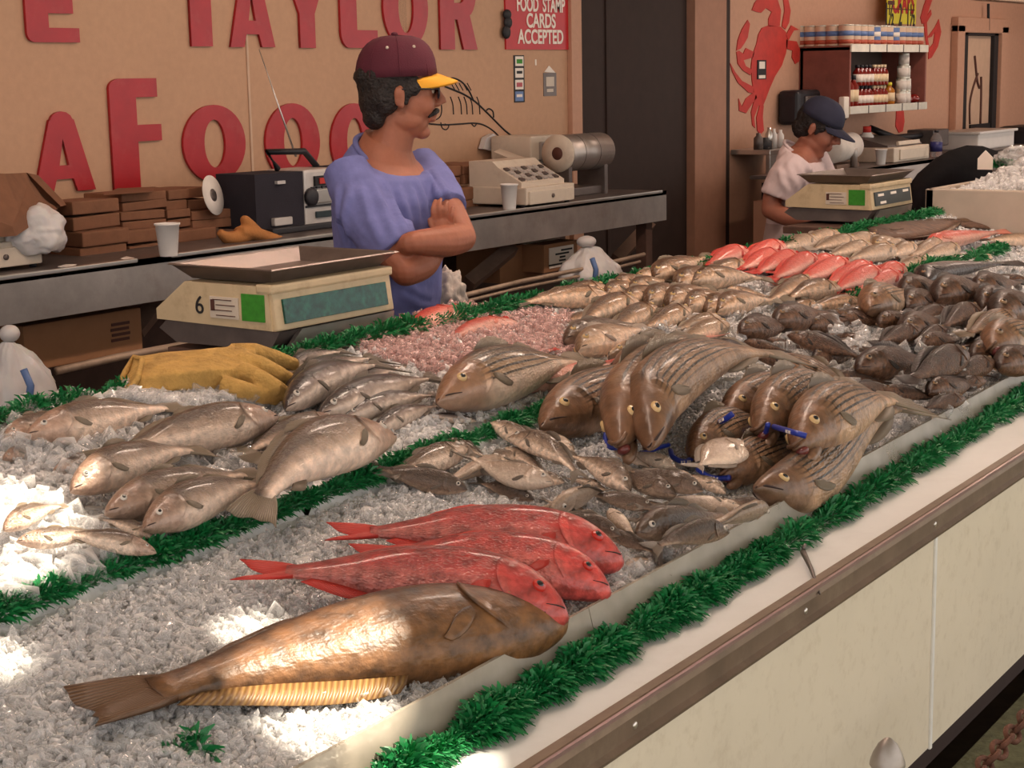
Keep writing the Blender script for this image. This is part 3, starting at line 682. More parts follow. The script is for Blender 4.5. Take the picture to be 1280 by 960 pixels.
# --- sea trout on the back left bed
TG = 'sea trout on the left ice'
for h, t, lb, kw in [
  ((31,543),(232,507),'grey sea trout lying furthest back on the left, below the glove cuff',dict(bend=.02)),
  ((4,546),(98,512),'sea trout head at the left edge behind the furthest one',dict(dz=-.005)),
  ((346,520),(118,578),'sea trout facing right with raised dark side fin, behind the middle',dict(bend=.03, dz=.012)),
  ((87,612),(262,562),'sea trout with the clearest face, centre left, snout in ice',dict(bend=.06, dz=.015)),
  ((130,640),(330,590),'slim sea trout just in front of the clear-faced one',dict(bend=.03, dz=.008)),
  ((178,660),(352,602),'sea trout nearest the garland at left, ice chips on its cheek',dict(bend=.05, dz=.008)),
  ((420,524),(296,570),'thin sea trout in the back row, head right towards mackerel',dict(bend=.02, dz=-.002)),
  ((452,530),(312,580),'second sea trout facing right, yellow side fin, behind the largest',dict(bend=.03, dz=.008)),
  ((492,546),(312,654),'largest sea trout, curving over the garland with tail down',dict(bend=.10, dz=.02)),
  ((66,588),(150,566),'small sea trout half buried in ice at left centre',dict(dz=-.012)),
  ((3,574),(62,550),'sea trout head poking from ice at the left edge, middle height',dict(dz=-.012)),
  ((4,662),(86,632),'sunlit small trout at the left edge, upper of the bright ones',dict(bend=.06, dz=0.020)),
  ((20,676),(140,664),'sunlit pale bellied trout at the left edge',dict(dz=0.025)),
  ((196,690),(56,668),'brown trout half in sunlight next to the left garland',dict(bend=.05, dz=0.030)),
  ((192,672),(118,648),'small brown trout behind the half sunlit one',dict(bend=.05, dz=0.018)),
  ((58,548),(112,560),'slim trout tail and belly under the furthest left trout',dict(dz=-.01))]:
    fish('trout', 'sea_trout', h, t, lb, group=TG, **dict(dict(roll=D_(36), fz=1.2), **dict(kw, dz=kw.get('dz', 0)+.012)))
# --- reds buried in the ice behind
fish('snapper', 'red_snapper', (584,392), (500,428), 'pink snapper half buried, left of the two in the centre ice', skin='skin_pinkfish', fin='fin_pink', dz=-.012, bend=.06, detail=1)
fish('snapper', 'red_snapper', (646,406), (555,428), 'pink snapper half buried, right of the two in the centre ice', skin='skin_pinkfish', fin='fin_pink', dz=-.006, bend=.08, detail=1)
fish('snapper', 'red_snapper', (620,484), (788,450), 'pink snapper under the lone bass with only its forked red tail out', skin='skin_pinkfish', fin='fin_red', dz=.0, dzt=.045, fz=.9)
fish('snapper', 'red_snapper', (640,452), (700,434), 'snapper buried in centre ice with a small red tail tip showing', skin='skin_pinkfish', fin='fin_red', dz=-.02, dzt=.03, detail=1)
# --- croakers, centre back
CG = 'croakers on the back bed'
for h, t, lb, kw in [
  ((764,372),(640,381),'pale croaker with its tail fin raised at the back garland',dict(bend=.04)),
  ((758,360),(672,376),'croaker behind the raised-tail one, against the garland',dict(dz=-.004)),
  ((797,378),(722,410),'broad pale croaker right of the centre ice',dict(bend=.05, dz=.01)),
  ((704,424),(812,404),'dark-backed croaker above the white bellied pair',dict(dz=.0, skin='skin_spot_dark', fin='fin_grey')),
  ((722,436),(808,408),'white-bellied croaker, snout left towards the red tail',dict(up='u', dz=.008, skin='skin_white_fish', fin='fin_pale')),
  ((820,386),(756,414),'croaker just right of the broad pale one',dict(dz=.004)),
  ((862,388),(798,412),'croaker in the middle of the centre row',dict(dz=.006)),
  ((762,448),(898,416),'long pink-white croaker directly behind the bass pile',dict(dz=.006, skin='skin_white_fish', fin='fin_pink', up='d')),
  ((900,398),(838,414),'white croaker near the dark pile, upper of two',dict(dz=.004, skin='skin_white_fish', fin='fin_pale')),
  ((910,406),(842,428),'white croaker near the dark pile, lower of two',dict(dz=.004, skin='skin_white_fish', fin='fin_pale')),
  ((868,398),(812,400),'small croaker hidden between two pale ones in the centre row',dict(dz=-.002)),
  ((757,368),(800,352),'leftmost of the round croaker heads in a row',dict(dz=.006)),
  ((768,358),(815,345),'second croaker head at the garland end of the row',dict(dz=.006)),
  ((788,362),(838,348),'oval croaker with pale belly in the rear row',dict(dz=.008)),
  ((794,350),(850,340),'pale croaker lying against the back garland',dict(dz=.006, skin='skin_white_fish', fin='fin_pale')),
  ((780,376),(838,360),'croaker head in front of the oval pale bellied one',dict(dz=.010)),
  ((808,378),(862,356),'dark-headed croaker third along the middle row',dict(dz=.010)),
  ((834,380),(890,358),'croaker with striped shadowy head in the middle row',dict(dz=.012)),
  ((858,384),(910,364),'golden croaker head right of the middle row',dict(dz=.012)),
  ((882,388),(930,368),'small croaker head at the right end of the middle row',dict(dz=.008)),
  ((816,346),(890,318),'long croaker against the garland, left of the pink snappers',dict(dz=.008)),
  ((845,356),(905,334),'croaker behind the golden brown one, near the pink snappers',dict(dz=.004)),
  ((864,352),(966,350),'golden brown croaker lying level below the pink snappers',dict(dz=.014, bend=.05)),
  ((908,360),(968,372),'croaker with pale snout under the golden brown one',dict(dz=.010)),
  ((896,388),(976,376),'croaker with white belly in front of the pale snout one',dict(dz=.010, bend=.05)),
  ((1012,350),(952,380),'croaker touching the pink snappers, left of two broad ones',dict(dz=.012)),
  ((1050,362),(980,376),'broad croaker touching the pink snappers and garland stub',dict(dz=.012, bend=.05)),
  ((1020,380),(972,386),'pale croaker below the two broad ones',dict(dz=.004)),
  ((1076,378),(1004,390),'broad croaker nearest the right green garland stub',dict(dz=.010, bend=.05)),
  ((905,392),(960,398),'croaker sunk in ice at the edge of the dark pile',dict(dz=-.006)),
  ((745,395),(690,404),'croaker tail sunk in ice left of the broad pale one',dict(dz=-.010)),
  ((932,330),(872,342),'small tan croaker between garland and pink snappers',dict(dz=-.004))]:
    kw = dict(kw); kw.setdefault('detail', 1); kw.setdefault('cap', .38); kw.setdefault('fz', 1.25); kw.setdefault('roll', D_(26)); kw['dz'] = kw.get('dz', 0)+.004
    fish('croaker', 'croaker', h, t, lb, group=CG, **kw)
# --- pink snappers, far
RG = 'pink snappers in the far rows'
for i, (h, t, lb, kw) in enumerate([
  ((934,316),(878,332),'leftmost pink snapper, lying by the back garland',{}),
  ((981,309),(920,324),'pink snapper at the back, right of the leftmost one',dict(dz=.012)),
  ((976,320),(918,338),'pink snapper half hidden below the rearmost one',{}),
  ((998,322),(938,343),'deep pink snapper, third in the slanting row',dict(dz=.004)),
  ((1020,325),(958,352),'pink snapper in the row centre with arched back',dict(dz=.006)),
  ((1042,326),(990,350),'pink snapper right of the row centre, upper',{}),
  ((1060,330),(985,356),'long pink snapper right of the row centre',dict(dz=.010)),
  ((1090,335),(1026,358),'pink snapper third from the right end',dict(dz=.006)),
  ((1100,341),(1036,366),'pink snapper second from the right end',dict(dz=.010)),
  ((1126,347),(1040,374),'nearest pink snapper at the right end, beside the garland stub',dict(dz=.012)),
  ((1130,338),(1086,352),'palest pink snapper at the far right end of the row',{}),
  ((960,352),(1020,366),'pink snapper low in front with red tail to the left',dict(dz=-.004))]):
    fish('snapper', 'pink_snapper', h, t, lb, group=RG, skin='skin_pinkfish', fin='fin_red', detail=1, cap=.36, fz=1.25, roll=D_(28), **kw)
# --- far end: pale fish and flounder
FG = 'pale fish at the far end'
fish('flounder', 'flounder', (1092,294), (1222,272), 'large dark brown flounder at the far end below the ice bin', detail=1, dz=.01, cap=.42)
fish('flounder', 'flounder', (1180,278), (1278,286), 'dark tapering flounder right of the large one at the far end', detail=1, dz=.0, cap=.3)
for h, t, lb, kw in [
  ((1160,303),(1262,288),'long pink-white fish lying below the dark flounder',dict(sp='trout', skin='skin_pinkfish', fin='fin_pink', dz=.02)),
  ((1290,300),(1225,300),'pale fish at the right picture edge in the far bed',{}),
  ((1098,298),(1036,306),'pale fish left of the dark flounder, topmost',{}),
  ((1090,308),(1030,320),'pale fish left of the flounder, second row',dict(dz=.01)),
  ((1120,312),(1052,326),'pale fish below the flounder head, long',dict(dz=.012)),
  ((1092,312),(1128,298),'small pale fish tucked at the flounder snout',{}),
  ((1144,308),(1108,322),'pale fish with its mouth agape below the flounder',dict(dz=.012)),
  ((1178,304),(1130,324),'pale fish right of the agape one',dict(dz=.008)),
  ((1198,310),(1140,326),'pale fish next to the end of the green garland',dict(dz=.012)),
  ((1160,328),(1112,336),'pale fish nearest the pink snappers, by the garland stub',dict(dz=.004)),
  ((1050,294),(992,304),'pale fish at the back garland near the second scale',{}),
  ((1022,300),(966,312),'pale fish left end of the far group, by the back garland',{}),
  ((1082,326),(1040,318),'pale fish wedged above the pink snapper row',dict(dz=-.004)),
  ((1240,322),(1200,318),'small pale fish right of the garland stub in the far bed',{}),
  ((1070,300),(1010,312),'pale fish in the middle of the far group, back row',dict(dz=.004))]:
    kw = dict(kw); sp = kw.pop('sp', 'croaker'); kw.setdefault('skin', 'skin_white_fish'); kw.setdefault('fin', 'fin_pale')
    fish(sp, 'pale_fish', h, t, lb, group=FG, detail=1, cap=.38, fz=1.2, roll=D_(24), **kw)
# --- dark sea bass, right pile
DG = 'dark sea bass in the right pile'
fish('seabass', 'black_fish', (1158,352), (1278,328), 'big glossy black fish at the top of the dark pile by the garland', skin='skin_black', dz=.03, bend=.06, cap=.42)
fish('seabass', 'black_fish', (1192,358), (1252,344), 'small glossy black fish lying under the big black one', skin='skin_black', dz=.02, cap=.3)
ST = dict(skin='skin_bass', fin='fin_olive')
for h, t, lb, kw in [
  ((1128,364),(1178,352),'dark bass by the garland stub, left of the big black fish',{}),
  ((1170,372),(1238,356),'dark bass directly below the big black fish',dict(dz=.01)),
  ((1084,386),(1140,362),'tan striped fish at the left of the dark pile, below the garland stub',dict(ST, dz=.006)),
  ((1132,384),(1180,368),'dark bass right of the tan striped fish',{}),
  ((1190,392),(1134,408),'arched dark bass in the pile centre, head right',dict(bend=.06)),
  ((1222,386),(1174,412),'brown bass slanting up right in the pile centre',dict(dz=.01)),
  ((1268,396),(1202,420),'red-brown striped bass right of the pile centre',dict(ST, dz=.012)),
  ((1238,434),(1310,408),'tan striped bass at the right picture edge with dark mouth',dict(ST, dz=.02, mouth='open')),
  ((1214,444),(1282,434),'brown bass below the tan striped one at the right edge',dict(dz=.012)),
  ((1248,458),(1316,440),'red-mouthed dark bass at the right picture edge, lowest',dict(dz=.010)),
  ((1242,452),(1182,474),'dark bass third from the clear panel at the right',dict(dz=.01)),
  ((1208,442),(1132,478),'long dark bass rising to the right in the lower pile',dict(dz=.018, roll=D_(40))),
  ((1070,460),(1176,448),'dark bass under a row of glassy ice cubes',dict(roll=D_(40))),
  ((1100,474),(1036,462),'dark bass low left in the pile',dict(dz=.004)),
  ((1100,486),(1182,500),'dark bass behind the pale-faced striped bass',dict(roll=D_(30))),
  ((1206,498),(1150,512),'dark bass nearest the clear panel at the right of the bass pile',{}),
  ((1226,382),(1276,366),'dark bass right of the one below the black fish',dict(dz=.008)),
  ((1246,394),(1300,372),'dark bass at the right picture edge, upper middle',dict(dz=.01)),
  ((1150,412),(1092,430),'dark bass left of centre with cubes on its tail',dict(dz=.008)),
  ((1182,412),(1138,430),'brown bass in the pile centre, lower',dict(dz=.004)),
  ((1048,396),(1126,404),'dark bass at the left, below the broad croaker',{}),
  ((924,414),(998,404),'leftmost dark bass with a rounded snout, on clear ice',dict(dz=.006)),
  ((984,418),(1092,452),'long charcoal bass slanting down right at the left of the pile',dict(dz=.02, roll=D_(45))),
  ((968,402),(1044,390),'dark bass behind the rounded snout one',dict(dz=.006)),
  ((1012,408),(1066,398),'dark bass half under cubes, behind the charcoal one',dict(dz=-.002)),
  ((1038,392),(1114,400),'brown bass behind the left cubes',dict(dz=.004)),
  ((876,428),(956,444),'dark bass just behind the biggest striped bass',dict(roll=D_(40))),
  ((946,446),(1030,462),'dark bass behind the small tagged striped bass',dict(roll=D_(40))),
  ((1040,468),(1116,480),'brown bass just behind the middle striped bass tails',dict(roll=D_(40))),
  ((1066,494),(1126,484),'dark bass beside the tails of the striped bass',{}),
  ((1284,350),(1226,344),'dark bass at the right edge, right of the black fish',{}),
  ((1130,416),(1180,396),'dark bass wedged under the arched one',dict(dz=-.002)),
  ((1256,424),(1196,434),'dark bass in the right half under the striped ones',dict(dz=-.002)),
  ((1218,362),(1280,352),'dark bass behind the right edge pair',{}),
  ((1130,440),(1070,436),'brown bass behind the row of glassy cubes',dict(dz=.006)),
  ((1232,476),(1170,486),'dark bass by the clear panel, second from its far end',dict(dz=.004)),
  ((1280,440),(1226,462),'dark bass by the clear panel at the right picture edge',dict(dz=-.002)),
  ((1164,384),(1222,378),'dark bass in the upper pile, under melting cubes',dict(dz=-.002)),
  ((1002,432),(1064,424),'dark bass lying above the long charcoal one, head left',dict(dz=.004)),
  ((1016,448),(1080,440),'dark bass just below the long charcoal one',{}),
  ((958,424),(1014,438),'dark bass right of the rounded snout one, half in ice',dict(dz=.004)),
  ((1062,434),(1116,448),'brown bass left of the row of glassy cubes',dict(dz=.004)),
  ((1120,450),(1184,464),'dark bass under the long rising one',{}),
  ((1088,466),(1140,472),'small dark bass below the glassy cubes',dict(dz=-.004)),
  ((1160,490),(1226,476),'dark bass in the second row from the clear panel',dict(dz=.004)),
  ((1196,462),(1246,472),'dark bass above the clear panel row, right part',{}),
  ((1152,430),(1206,422),'brown bass just right of the pile centre',dict(dz=.004)),
  ((930,426),(990,440),'dark bass in front of the rounded snout one',dict(dz=.002)),
  ((1098,404),(1150,396),'brown bass left of the arched one in the centre',dict(dz=.004)),
  ((1082,424),(1030,416),'dark bass between charcoal one and left cubes',dict(dz=.004)),
  ((1076,486),(1030,476),'dark bass just behind the tails of the middle striped bass, low',{}),
  ((1272,412),(1230,404),'brown bass behind the tan striped mouth at the right',dict(dz=-.002))]:
    kw = dict(kw); kw['dz'] = kw.get('dz', 0)+.038+(.006 if 'roll' in kw else 0); kw.setdefault('roll', D_(28)); kw.setdefault('cap', .50); kw.setdefault('fz', 1.25); fish('seabass', 'sea_bass', h, t, lb, group=DG, detail=1, **kw)
# ------------------------------------------------------------------ blue tag bands through the bass mouths
def band(pts, r, label, mark=True):
    P = [bed(x, y, l) for x, y, l in pts]
    # smooth the chain
    Q = []
    for i in range(len(P)-1):
        p0, p1, p2, p3 = P[max(i-1,0)], P[i], P[i+1], P[min(i+2, len(P)-1)]
        for k in range(5):
            t = k/5; Q.append(.5*((2*p1)+(p2-p0)*t+(2*p0-5*p1+4*p2-p3)*t*t+(3*p1-p0-3*p2+p3)*t**3))
    Q.append(P[-1])
    b = G(); b.tube(Q, r, 8, flat=((0,0,1), 1.0)); o = b.obj('tag_band', 'blue_band'); tag(o, label, 'tag', 'blue bands in the bass mouths')
    if mark:
        m = len(Q)//2; d = (Q[m+1]-Q[m-1]).normalized(); g = G(); u = (Vector((0,0,1))-d*d.z).normalized(); s_ = d.cross(u)
        if s_.dot(fw) > 0: s_ = -s_
        for k in (-.010, -.004, .004, .009):
            c = Q[m]+d*k+s_*(r*.95); g.box(c, (.0025, .002, .006), Matrix((d, s_, u)).transposed().to_4x4())
        g.obj('marking', 'sign_white', o)
    return o
band([(778,534,.10),(763,533,.08),(757,546,.06),(763,559,.05),(777,557,.06),(790,545,.09)], .0055, 'blue band looped through the gaping mouth of the second bass from left')
band([(790,568,.02),(806,566,.03),(822,560,.03),(836,556,.03)], .005, 'blue band lying under the snout of the biggest bass', False)
band([(838,563,.03),(842,572,.03),(856,577,.03),(868,570,.035),(874,562,.05)], .0055, 'blue band looped just left of the round pompano')
band([(872,586,.05),(884,595,.035),(898,598,.03),(912,597,.04)], .0055, 'blue band below the pompano at the dark bass lips')
band([(893,530,.07),(905,525,.10),(916,517,.12)], .0065, 'blue tag with white letters in the small bass mouth')
band([(940,532,.06),(945,544,.06),(956,542,.09),(960,530,.12)], .0055, 'blue band hanging from the mouth above the dark bass', False)
band([(966,533,.10),(980,537,.135),(994,541,.15),(1008,545,.15)], .006, 'blue tag with white letters across the pale-faced bass lips')
band([(792,508,.05),(800,500,.05),(806,490,.05)], .0055, 'blue band between the leftmost two bass bodies', False)
# ------------------------------------------------------------------ counter (the display case)
case = thing('display_counter', 'long fish display counter with cream front panels and clear edge panel', 'counter', (0,0,0))
X0, X1 = .55, 9.0
def strip(b, fa, fb, n=24, mi=0, x0=X0, x1=X1):
    for i in range(n):
        a, c = x0+(x1-x0)*i/n, x0+(x1-x0)*(i+1)/n
        b.quad(fa(a), fa(c), fb(c), fb(a), mi)
yL = lambda X: 1.163+.03*(X-1.72)*.9
# solid ledge: top, front, rail, cream panel
b = G(); b.prism([(X0, yL(X0), .82), (X1, yL(X1), .82), (X1, yF(X1)+.03, .82), (X0, yF(X0)+.03, .82)], (0,0,-.03)); b.obj('ledge', 'ledge_white', case)
b = G()
prof = [(.014,.826),(-.006,.828),(-.014,.822),(-.016,.812),(-.006,.804),(-.006,.776),(-.014,.770),(-.012,.764),(.014,.764)]
b.loft([[Vector((X, yL(X)+p[0], p[1])) for p in prof] for X in (X0, 2.5, 4.5, X1)], smooth=False); b.obj('edge_rail', 'rail_brown', case)
b = G(); b.loft([[Vector((X, yL(X)+p[0], p[1])) for p in [(-.0175,.830),(-.0175,.824),(-.012,.824),(-.012,.830)]] for X in (X0, 2.5, 4.5, X1)], smooth=False); b.obj('rail_lip', 'rail_lip', case)
for X in (1.95, 2.55, 3.2): b = G(); b.ell((X, yL(X)-.006, .790), (.006,.003,.006)); b.obj('rivet', 'steel_bright', case)
seams = [onY(1190, 655, 1.17).x]
edges = [X0, seams[0], seams[0]+1.25, seams[0]+2.5, X1]
for a, c in zip(edges[:-1], edges[1:]):
    b = G(); b.prism([(a+.002, yL(a)+.002, .764), (c-.002, yL(c)+.002, .764), (c-.002, yL(c)+.002, .30), (a+.002, yL(a)+.002, .30)], (0,.02,0)); b.obj('front_panel', 'panel_cream', case)
for s_ in edges[1:-1]:
    b = G(); b.box((s_, yL(s_)+.0, .53), (.012,.006,.466), bev=.002); b.obj('seam_strip', 'seam_white', case)
b = G(); b.prism([(X0, yL(X0)+.05, .30), (X1, yL(X1)+.05, .30), (X1, yL(X1)+.05, .2), (X0, yL(X0)+.05, .2)], (0,.02,0)); b.obj('toe_kick_shade', 'dark_room', case)  # set-back board, its near-black colour paints the shadow under the panels
b = G()                                                                                       # tray under the ice, back board and far end
for fa, fb in ((lambda X: (X, yF(X)+.0, ZF-.03), lambda X: (X, yM(X), ZM-.03)), (lambda X: (X, yM(X), ZM-.03), lambda X: (X, yB(X)+.05, ZB-.03))): strip(b, fa, fb)
b.obj('ice_tray', 'steel', case, fixn=False)
b = G(); b.prism([(X0, yB(X0)+.05, ZB+.005), (X1, yB(X1)+.05, ZB+.005), (X1, yB(X1)+.05, .05), (X0, yB(X0)+.05, .05)], (0,.03,0)); b.obj('back_board', 'wood_dark', case)
b = G(); b.box(((2.78+3.16)/2, 2.77, 1.07), (.40,.34,.03), bev=.004); b.obj('scale_shelf', 'wood_dark', case)
b = G(); b.box((6.60, 2.84, 1.07), (.72,.34,.03), bev=.004); b.obj('scale_shelf', 'wood_dark', case)
for X in (2.85, 3.12, 6.3, 6.9): b = G(); b.box((X, 2.78, .56), (.04,.34,.95), bev=.004); b.obj('shelf_bracket', 'wood_dark', case)
# clear edge panels with a joint
jx = onZ(750, 765, .89).x
for k, (a, c) in enumerate(((X0, jx-.001), (jx+.001, onZ(1040, 597, .89).x), (onZ(1040, 597, .89).x+.002, X1))):
    b = G(); b.loft([[Vector((X, yF(X)+p[0], p[1])) for p in [(.004,.893),(.010,.893),(-.008,.822),(-.014,.822)]] for X in np.linspace(a, c, 6)], smooth=False)
    p = b.obj('edge_panel', 'grimy_clear', case); p['label'] = ['clear edge panel nearest the viewer', 'middle clear edge panel', 'clear edge panel at the far right'][k]
# hook with wire on the ledge
b = G(); p0 = onZ(1004, 690, .835); p1 = Vector((onZ(990, 740, .81).x, yL(onZ(990,740,.81).x)-.02, .815)); b.tube([p0, (p0+p1)/2+Vector((0,0,.006)), p1], [.006,.004,.0015], 8); b.tube([p0+Vector((0,0,.006)), p0+Vector((.008,0,.012)), p0+Vector((.012,.006,.004))], .003, 6)
tag(b.obj('hook', 'steel_dark'), 'small metal hook hanging at the gap in the front garland', 'hook')
# ------------------------------------------------------------------ ice
def ice_surface(name, ya, yb, label, m, amp, x0, x1, nx, ny):
    xs = x0 + (x1-x0)*np.linspace(0, 1, nx)**1.5
    V = []; Fq = []
    for i, X in enumerate(xs):
        a, c = ya(X), yb(X)
        for j in range(ny):
            Y = a+(c-a)*j/(ny-1); z = bedz(X, Y) + amp*(mnoise.noise((X*9, Y*9, 0)) + .6*mnoise.noise((X*30, Y*30, 3)) + .35*mnoise.noise((X*75, Y*75, 5))) - .006
            if j in (0, ny-1): z -= .012
            V.append((X, Y, z))
    for i in range(nx-1):
        for j in range(ny-1): Fq.append((i*ny+j, (i+1)*ny+j, (i+1)*ny+j+1, i*ny+j+1))
    o = fast_mesh(name, np.array(V), Fq, m); o.data.polygons.foreach_set('use_smooth', [False]*len(o.data.polygons))
    return tag(o, label, 'ice', kind='stuff')
ice_surface('packed_ice', lambda X: yF(X)+.006, lambda X: yM(X)-.0, 'packed crushed ice on the front bed of the counter', 'ice_packed', .010, .6, 8.5, 420, 60)
ice_surface('packed_ice', lambda X: yM(X)+.0, lambda X: yB(X)+.03, 'packed crushed ice on the raised back bed of the counter', 'ice_packed', .012, .6, 8.9, 420, 60)
CUBE = np.array([(x, y, z) for x in (-1,1) for y in (-1,1) for z in (-1,1)], float)*.5
CF = np.array([(0,1,3,2),(4,6,7,5),(0,4,5,1),(2,3,7,6),(0,2,6,4),(1,5,7,3)])
def chips(name, pts, sizes, m, label, flat=(.35,1.0), parent=None):
    n = len(pts); V = np.repeat(CUBE[None], n, 0)*(1+rng.uniform(-.35,.35,(n,8,3)))
    sc = np.stack([rng.uniform(.7,1.5,n), rng.uniform(.5,1.1,n), rng.uniform(flat[0],flat[1],n)], 1)*np.asarray(sizes)[:,None]; V *= sc[:,None,:]
    q = rng.normal(size=(n,4)); q /= np.linalg.norm(q, axis=1)[:,None]; w,x,y,z = q.T
    Rm = np.stack([np.stack([1-2*(y*y+z*z),2*(x*y-z*w),2*(x*z+y*w)],1), np.stack([2*(x*y+z*w),1-2*(x*x+z*z),2*(y*z-x*w)],1), np.stack([2*(x*z-y*w),2*(y*z+x*w),1-2*(x*x+y*y)],1)],1)
    V = np.einsum('nij,nkj->nki', Rm, V)+np.asarray(pts)[:,None,:]
    F_ = (CF[None]+np.arange(n)[:,None,None]*8).reshape(-1,4)
    o = fast_mesh(name, V.reshape(-1,3), F_, m)
    return tag(o, label, 'ice', kind='stuff')
def in_px(n, poly, lift, zj=.01):
    """random points of the bed whose picture lies in a polygon"""
    xs = [p[0] for p in poly]; ys = [p[1] for p in poly]; out = []
    while len(out) < n:
        x, y = rng.uniform(min(xs), max(xs)), rng.uniform(min(ys), max(ys)); ins = False; j = len(poly)-1
        for i in range(len(poly)):
            if (poly[i][1] > y) != (poly[j][1] > y) and x < (poly[j][0]-poly[i][0])*(y-poly[i][1])/(poly[j][1]-poly[i][1])+poly[i][0]: ins = not ins
            j = i
        if ins: p = bed(x, y, lift); out.append((p.x, p.y, p.z+rng.uniform(-zj, zj)))
    return np.array(out)
def spread(n, ya, yb, x0, x1, lift):
    X = x0*(x1/x0)**rng.uniform(0, 1, n); t = rng.uniform(0, 1, n); out = []
    for x, k in zip(X, t): Y = ya(x)+(yb(x)-ya(x))*k; out.append((x, Y, bedz(x, Y)+lift+rng.uniform(-.006,.006)))
    return np.array(out)
P_ = spread(30000, lambda X: yF(X)+.012, lambda X: yM(X)-.03, .85, 3.4, .001); chips('ice_chips', P_, rng.uniform(.005,.013,len(P_)), 'ice_chip', 'loose ice chips scattered over the front bed', (.15,.6))
P_ = spread(9000, lambda X: yF(X)+.012, lambda X: yM(X)-.03, 3.2, 7.0, .003); chips('ice_chips', P_, rng.uniform(.010,.022,len(P_)), 'ice_chip', 'loose ice chips at the far part of the front bed', (.2,.8))
P_ = spread(2600, lambda X: yF(X)+.02, lambda X: yM(X)-.04, .95, 2.6, .006); chips('ice_flakes', P_, rng.uniform(.012,.022,len(P_)), 'ice_cube', 'larger clear ice flakes on the front bed', (.15,.5))
P_ = spread(16000, lambda X: yM(X)+.04, lambda X: yB(X), 1.2, 7.0, .004); chips('ice_chips', P_, rng.uniform(.007,.018,len(P_)), 'ice_chip', 'loose ice chips over the back bed among trout and croakers', (.3,1.0))
P_ = in_px(650, [(0,560),(100,600),(200,600),(360,600),(300,560),(220,500),(360,505),(350,490),(140,490),(20,500)], .012, .014); chips('ice_cubes', P_, rng.uniform(.014,.030,len(P_)), 'ice_cube', 'clear ice cubes heaped around the sea trout', (.5,1.0))
P_ = in_px(140, [(0,600),(80,600),(110,640),(160,700),(60,740),(0,750)], .012, .014); chips('ice_cubes', P_, rng.uniform(.014,.032,len(P_)), 'ice_cube', 'sunlit ice cubes at the left edge of the back bed', (.5,1.0))
P_ = in_px(700, [(140,500),(340,495),(360,480),(330,505),(220,515)], .02, .016); chips('ice_cubes', P_, rng.uniform(.014,.028,len(P_)), 'ice_cube', 'ice cubes piled under the tan glove', (.5,1.0))
P_ = in_px(4200, [(445,415),(560,385),(650,385),(720,395),(700,420),(740,440),(650,450),(540,468),(450,440)], .008, .014); chips('ice_chips', P_, rng.uniform(.007,.017,len(P_)), 'ice_pink', 'pink-stained ice around the buried snappers', (.3,.9))
P_ = in_px(230, [(930,400),(1090,385),(1280,340),(1280,450),(1160,520),(1060,500),(1000,455),(900,430)], .048, .018); chips('ice_cubes', P_, rng.uniform(.016,.032,len(P_)), 'ice_cube', 'clear ice cubes scattered over the dark sea bass', (.6,1.0))
P_ = in_px(50, [(1040,400),(1100,415),(1120,450),(1020,460),(1000,430)], .05, .012); chips('ice_cubes', P_, rng.uniform(.018,.034,len(P_)), 'ice_cube', 'clear ice cubes clustered left in the dark pile', (.6,1.0))
P_ = in_px(300, [(850,400),(960,390),(900,440),(760,430),(800,400)], .02, .012); chips('ice_cubes', P_, rng.uniform(.012,.022,len(P_)), 'ice_cube', 'ice bits between croakers and the dark pile', (.6,1.0))
P_ = in_px(110, [(745,690),(840,690),(800,735),(735,760)], .012, .01); chips('ice_cubes', P_, rng.uniform(.012,.022,len(P_)), 'ice_cube', 'ice bits at the snapper snouts by the clear panel', (.5,1.0))
# ------------------------------------------------------------------ plastic grass garlands
def garland(label, pts, wid, hgt, n, ln, clump=1.0, group='green plastic garlands'):
    """bushy strand: thousands of thin curved blades around a path"""
    P = [Vector(p) for p in pts]; seg = [(P[i+1]-P[i]).length for i in range(len(P)-1)]; tot = sum(seg); cum = np.cumsum([0]+seg)
    V = np.zeros((n, 6, 3)); rr = np.random.default_rng(5)
    for i in range(n):
        s_ = rr.uniform(0, tot); k = min(len(seg)-1, int(np.searchsorted(cum, s_)-1)); k = max(k, 0); t = (s_-cum[k])/seg[k]
        c = P[k].lerp(P[k+1], t); d = (P[k+1]-P[k]).normalized(); side = Vector((-d.y, d.x, 0)).normalized()
        cl = .75+.45*mnoise.noise((s_*14*clump, 0, 1.7))
        a = rr.uniform(-.15, PI+.15); r = math.sqrt(rr.uniform(.05, 1))
        base = c + side*(math.cos(a)*wid*.55*r*cl) + Vector((0,0, max(0, math.sin(a))*hgt*.6*r*cl))
        dr = (side*math.cos(a)*1.0 + Vector((0,0,1))*(max(0, math.sin(a))+.15) + d*rr.normal(0,.55) + side*rr.normal(0,.35)).normalized()
        L = ln*rr.uniform(.6,1.25)*cl; w = L*.085
        wv = dr.cross(Vector((rr.normal(), rr.normal(), rr.normal()))).normalized()*w
        mid = base+dr*L*.55; tip = base+dr*L*.95-Vector((0,0,L*.25))
        V[i] = [base-wv*.7, base+wv*.7, mid+wv, mid-wv, tip+wv*.3, tip-wv*.3]
    F_ = np.array([(0,1,2,3),(3,2,4,5)])[None]+np.arange(n)[:,None,None]*6
    o = fast_mesh('garland', V.reshape(-1,3), F_.reshape(-1,4), 'garland_green')
    return tag(o, label, 'garland', group)
def lin(f, z, x0, x1, n=24): return [(X, f(X), z) for X in np.linspace(x0, x1, n)]
gx = onZ(1000, 690, .83).x
garland('green plastic grass garland along the front ledge, near length', lin(lambda X: yF(X)-.034, .828, 1.50, gx-.01), .050, .05, 15000, .034)
garland('green plastic grass garland along the front ledge, far length', lin(lambda X: yF(X)-.034, .828, gx+.01, 6.5, 30), .050, .05, 12000, .032)
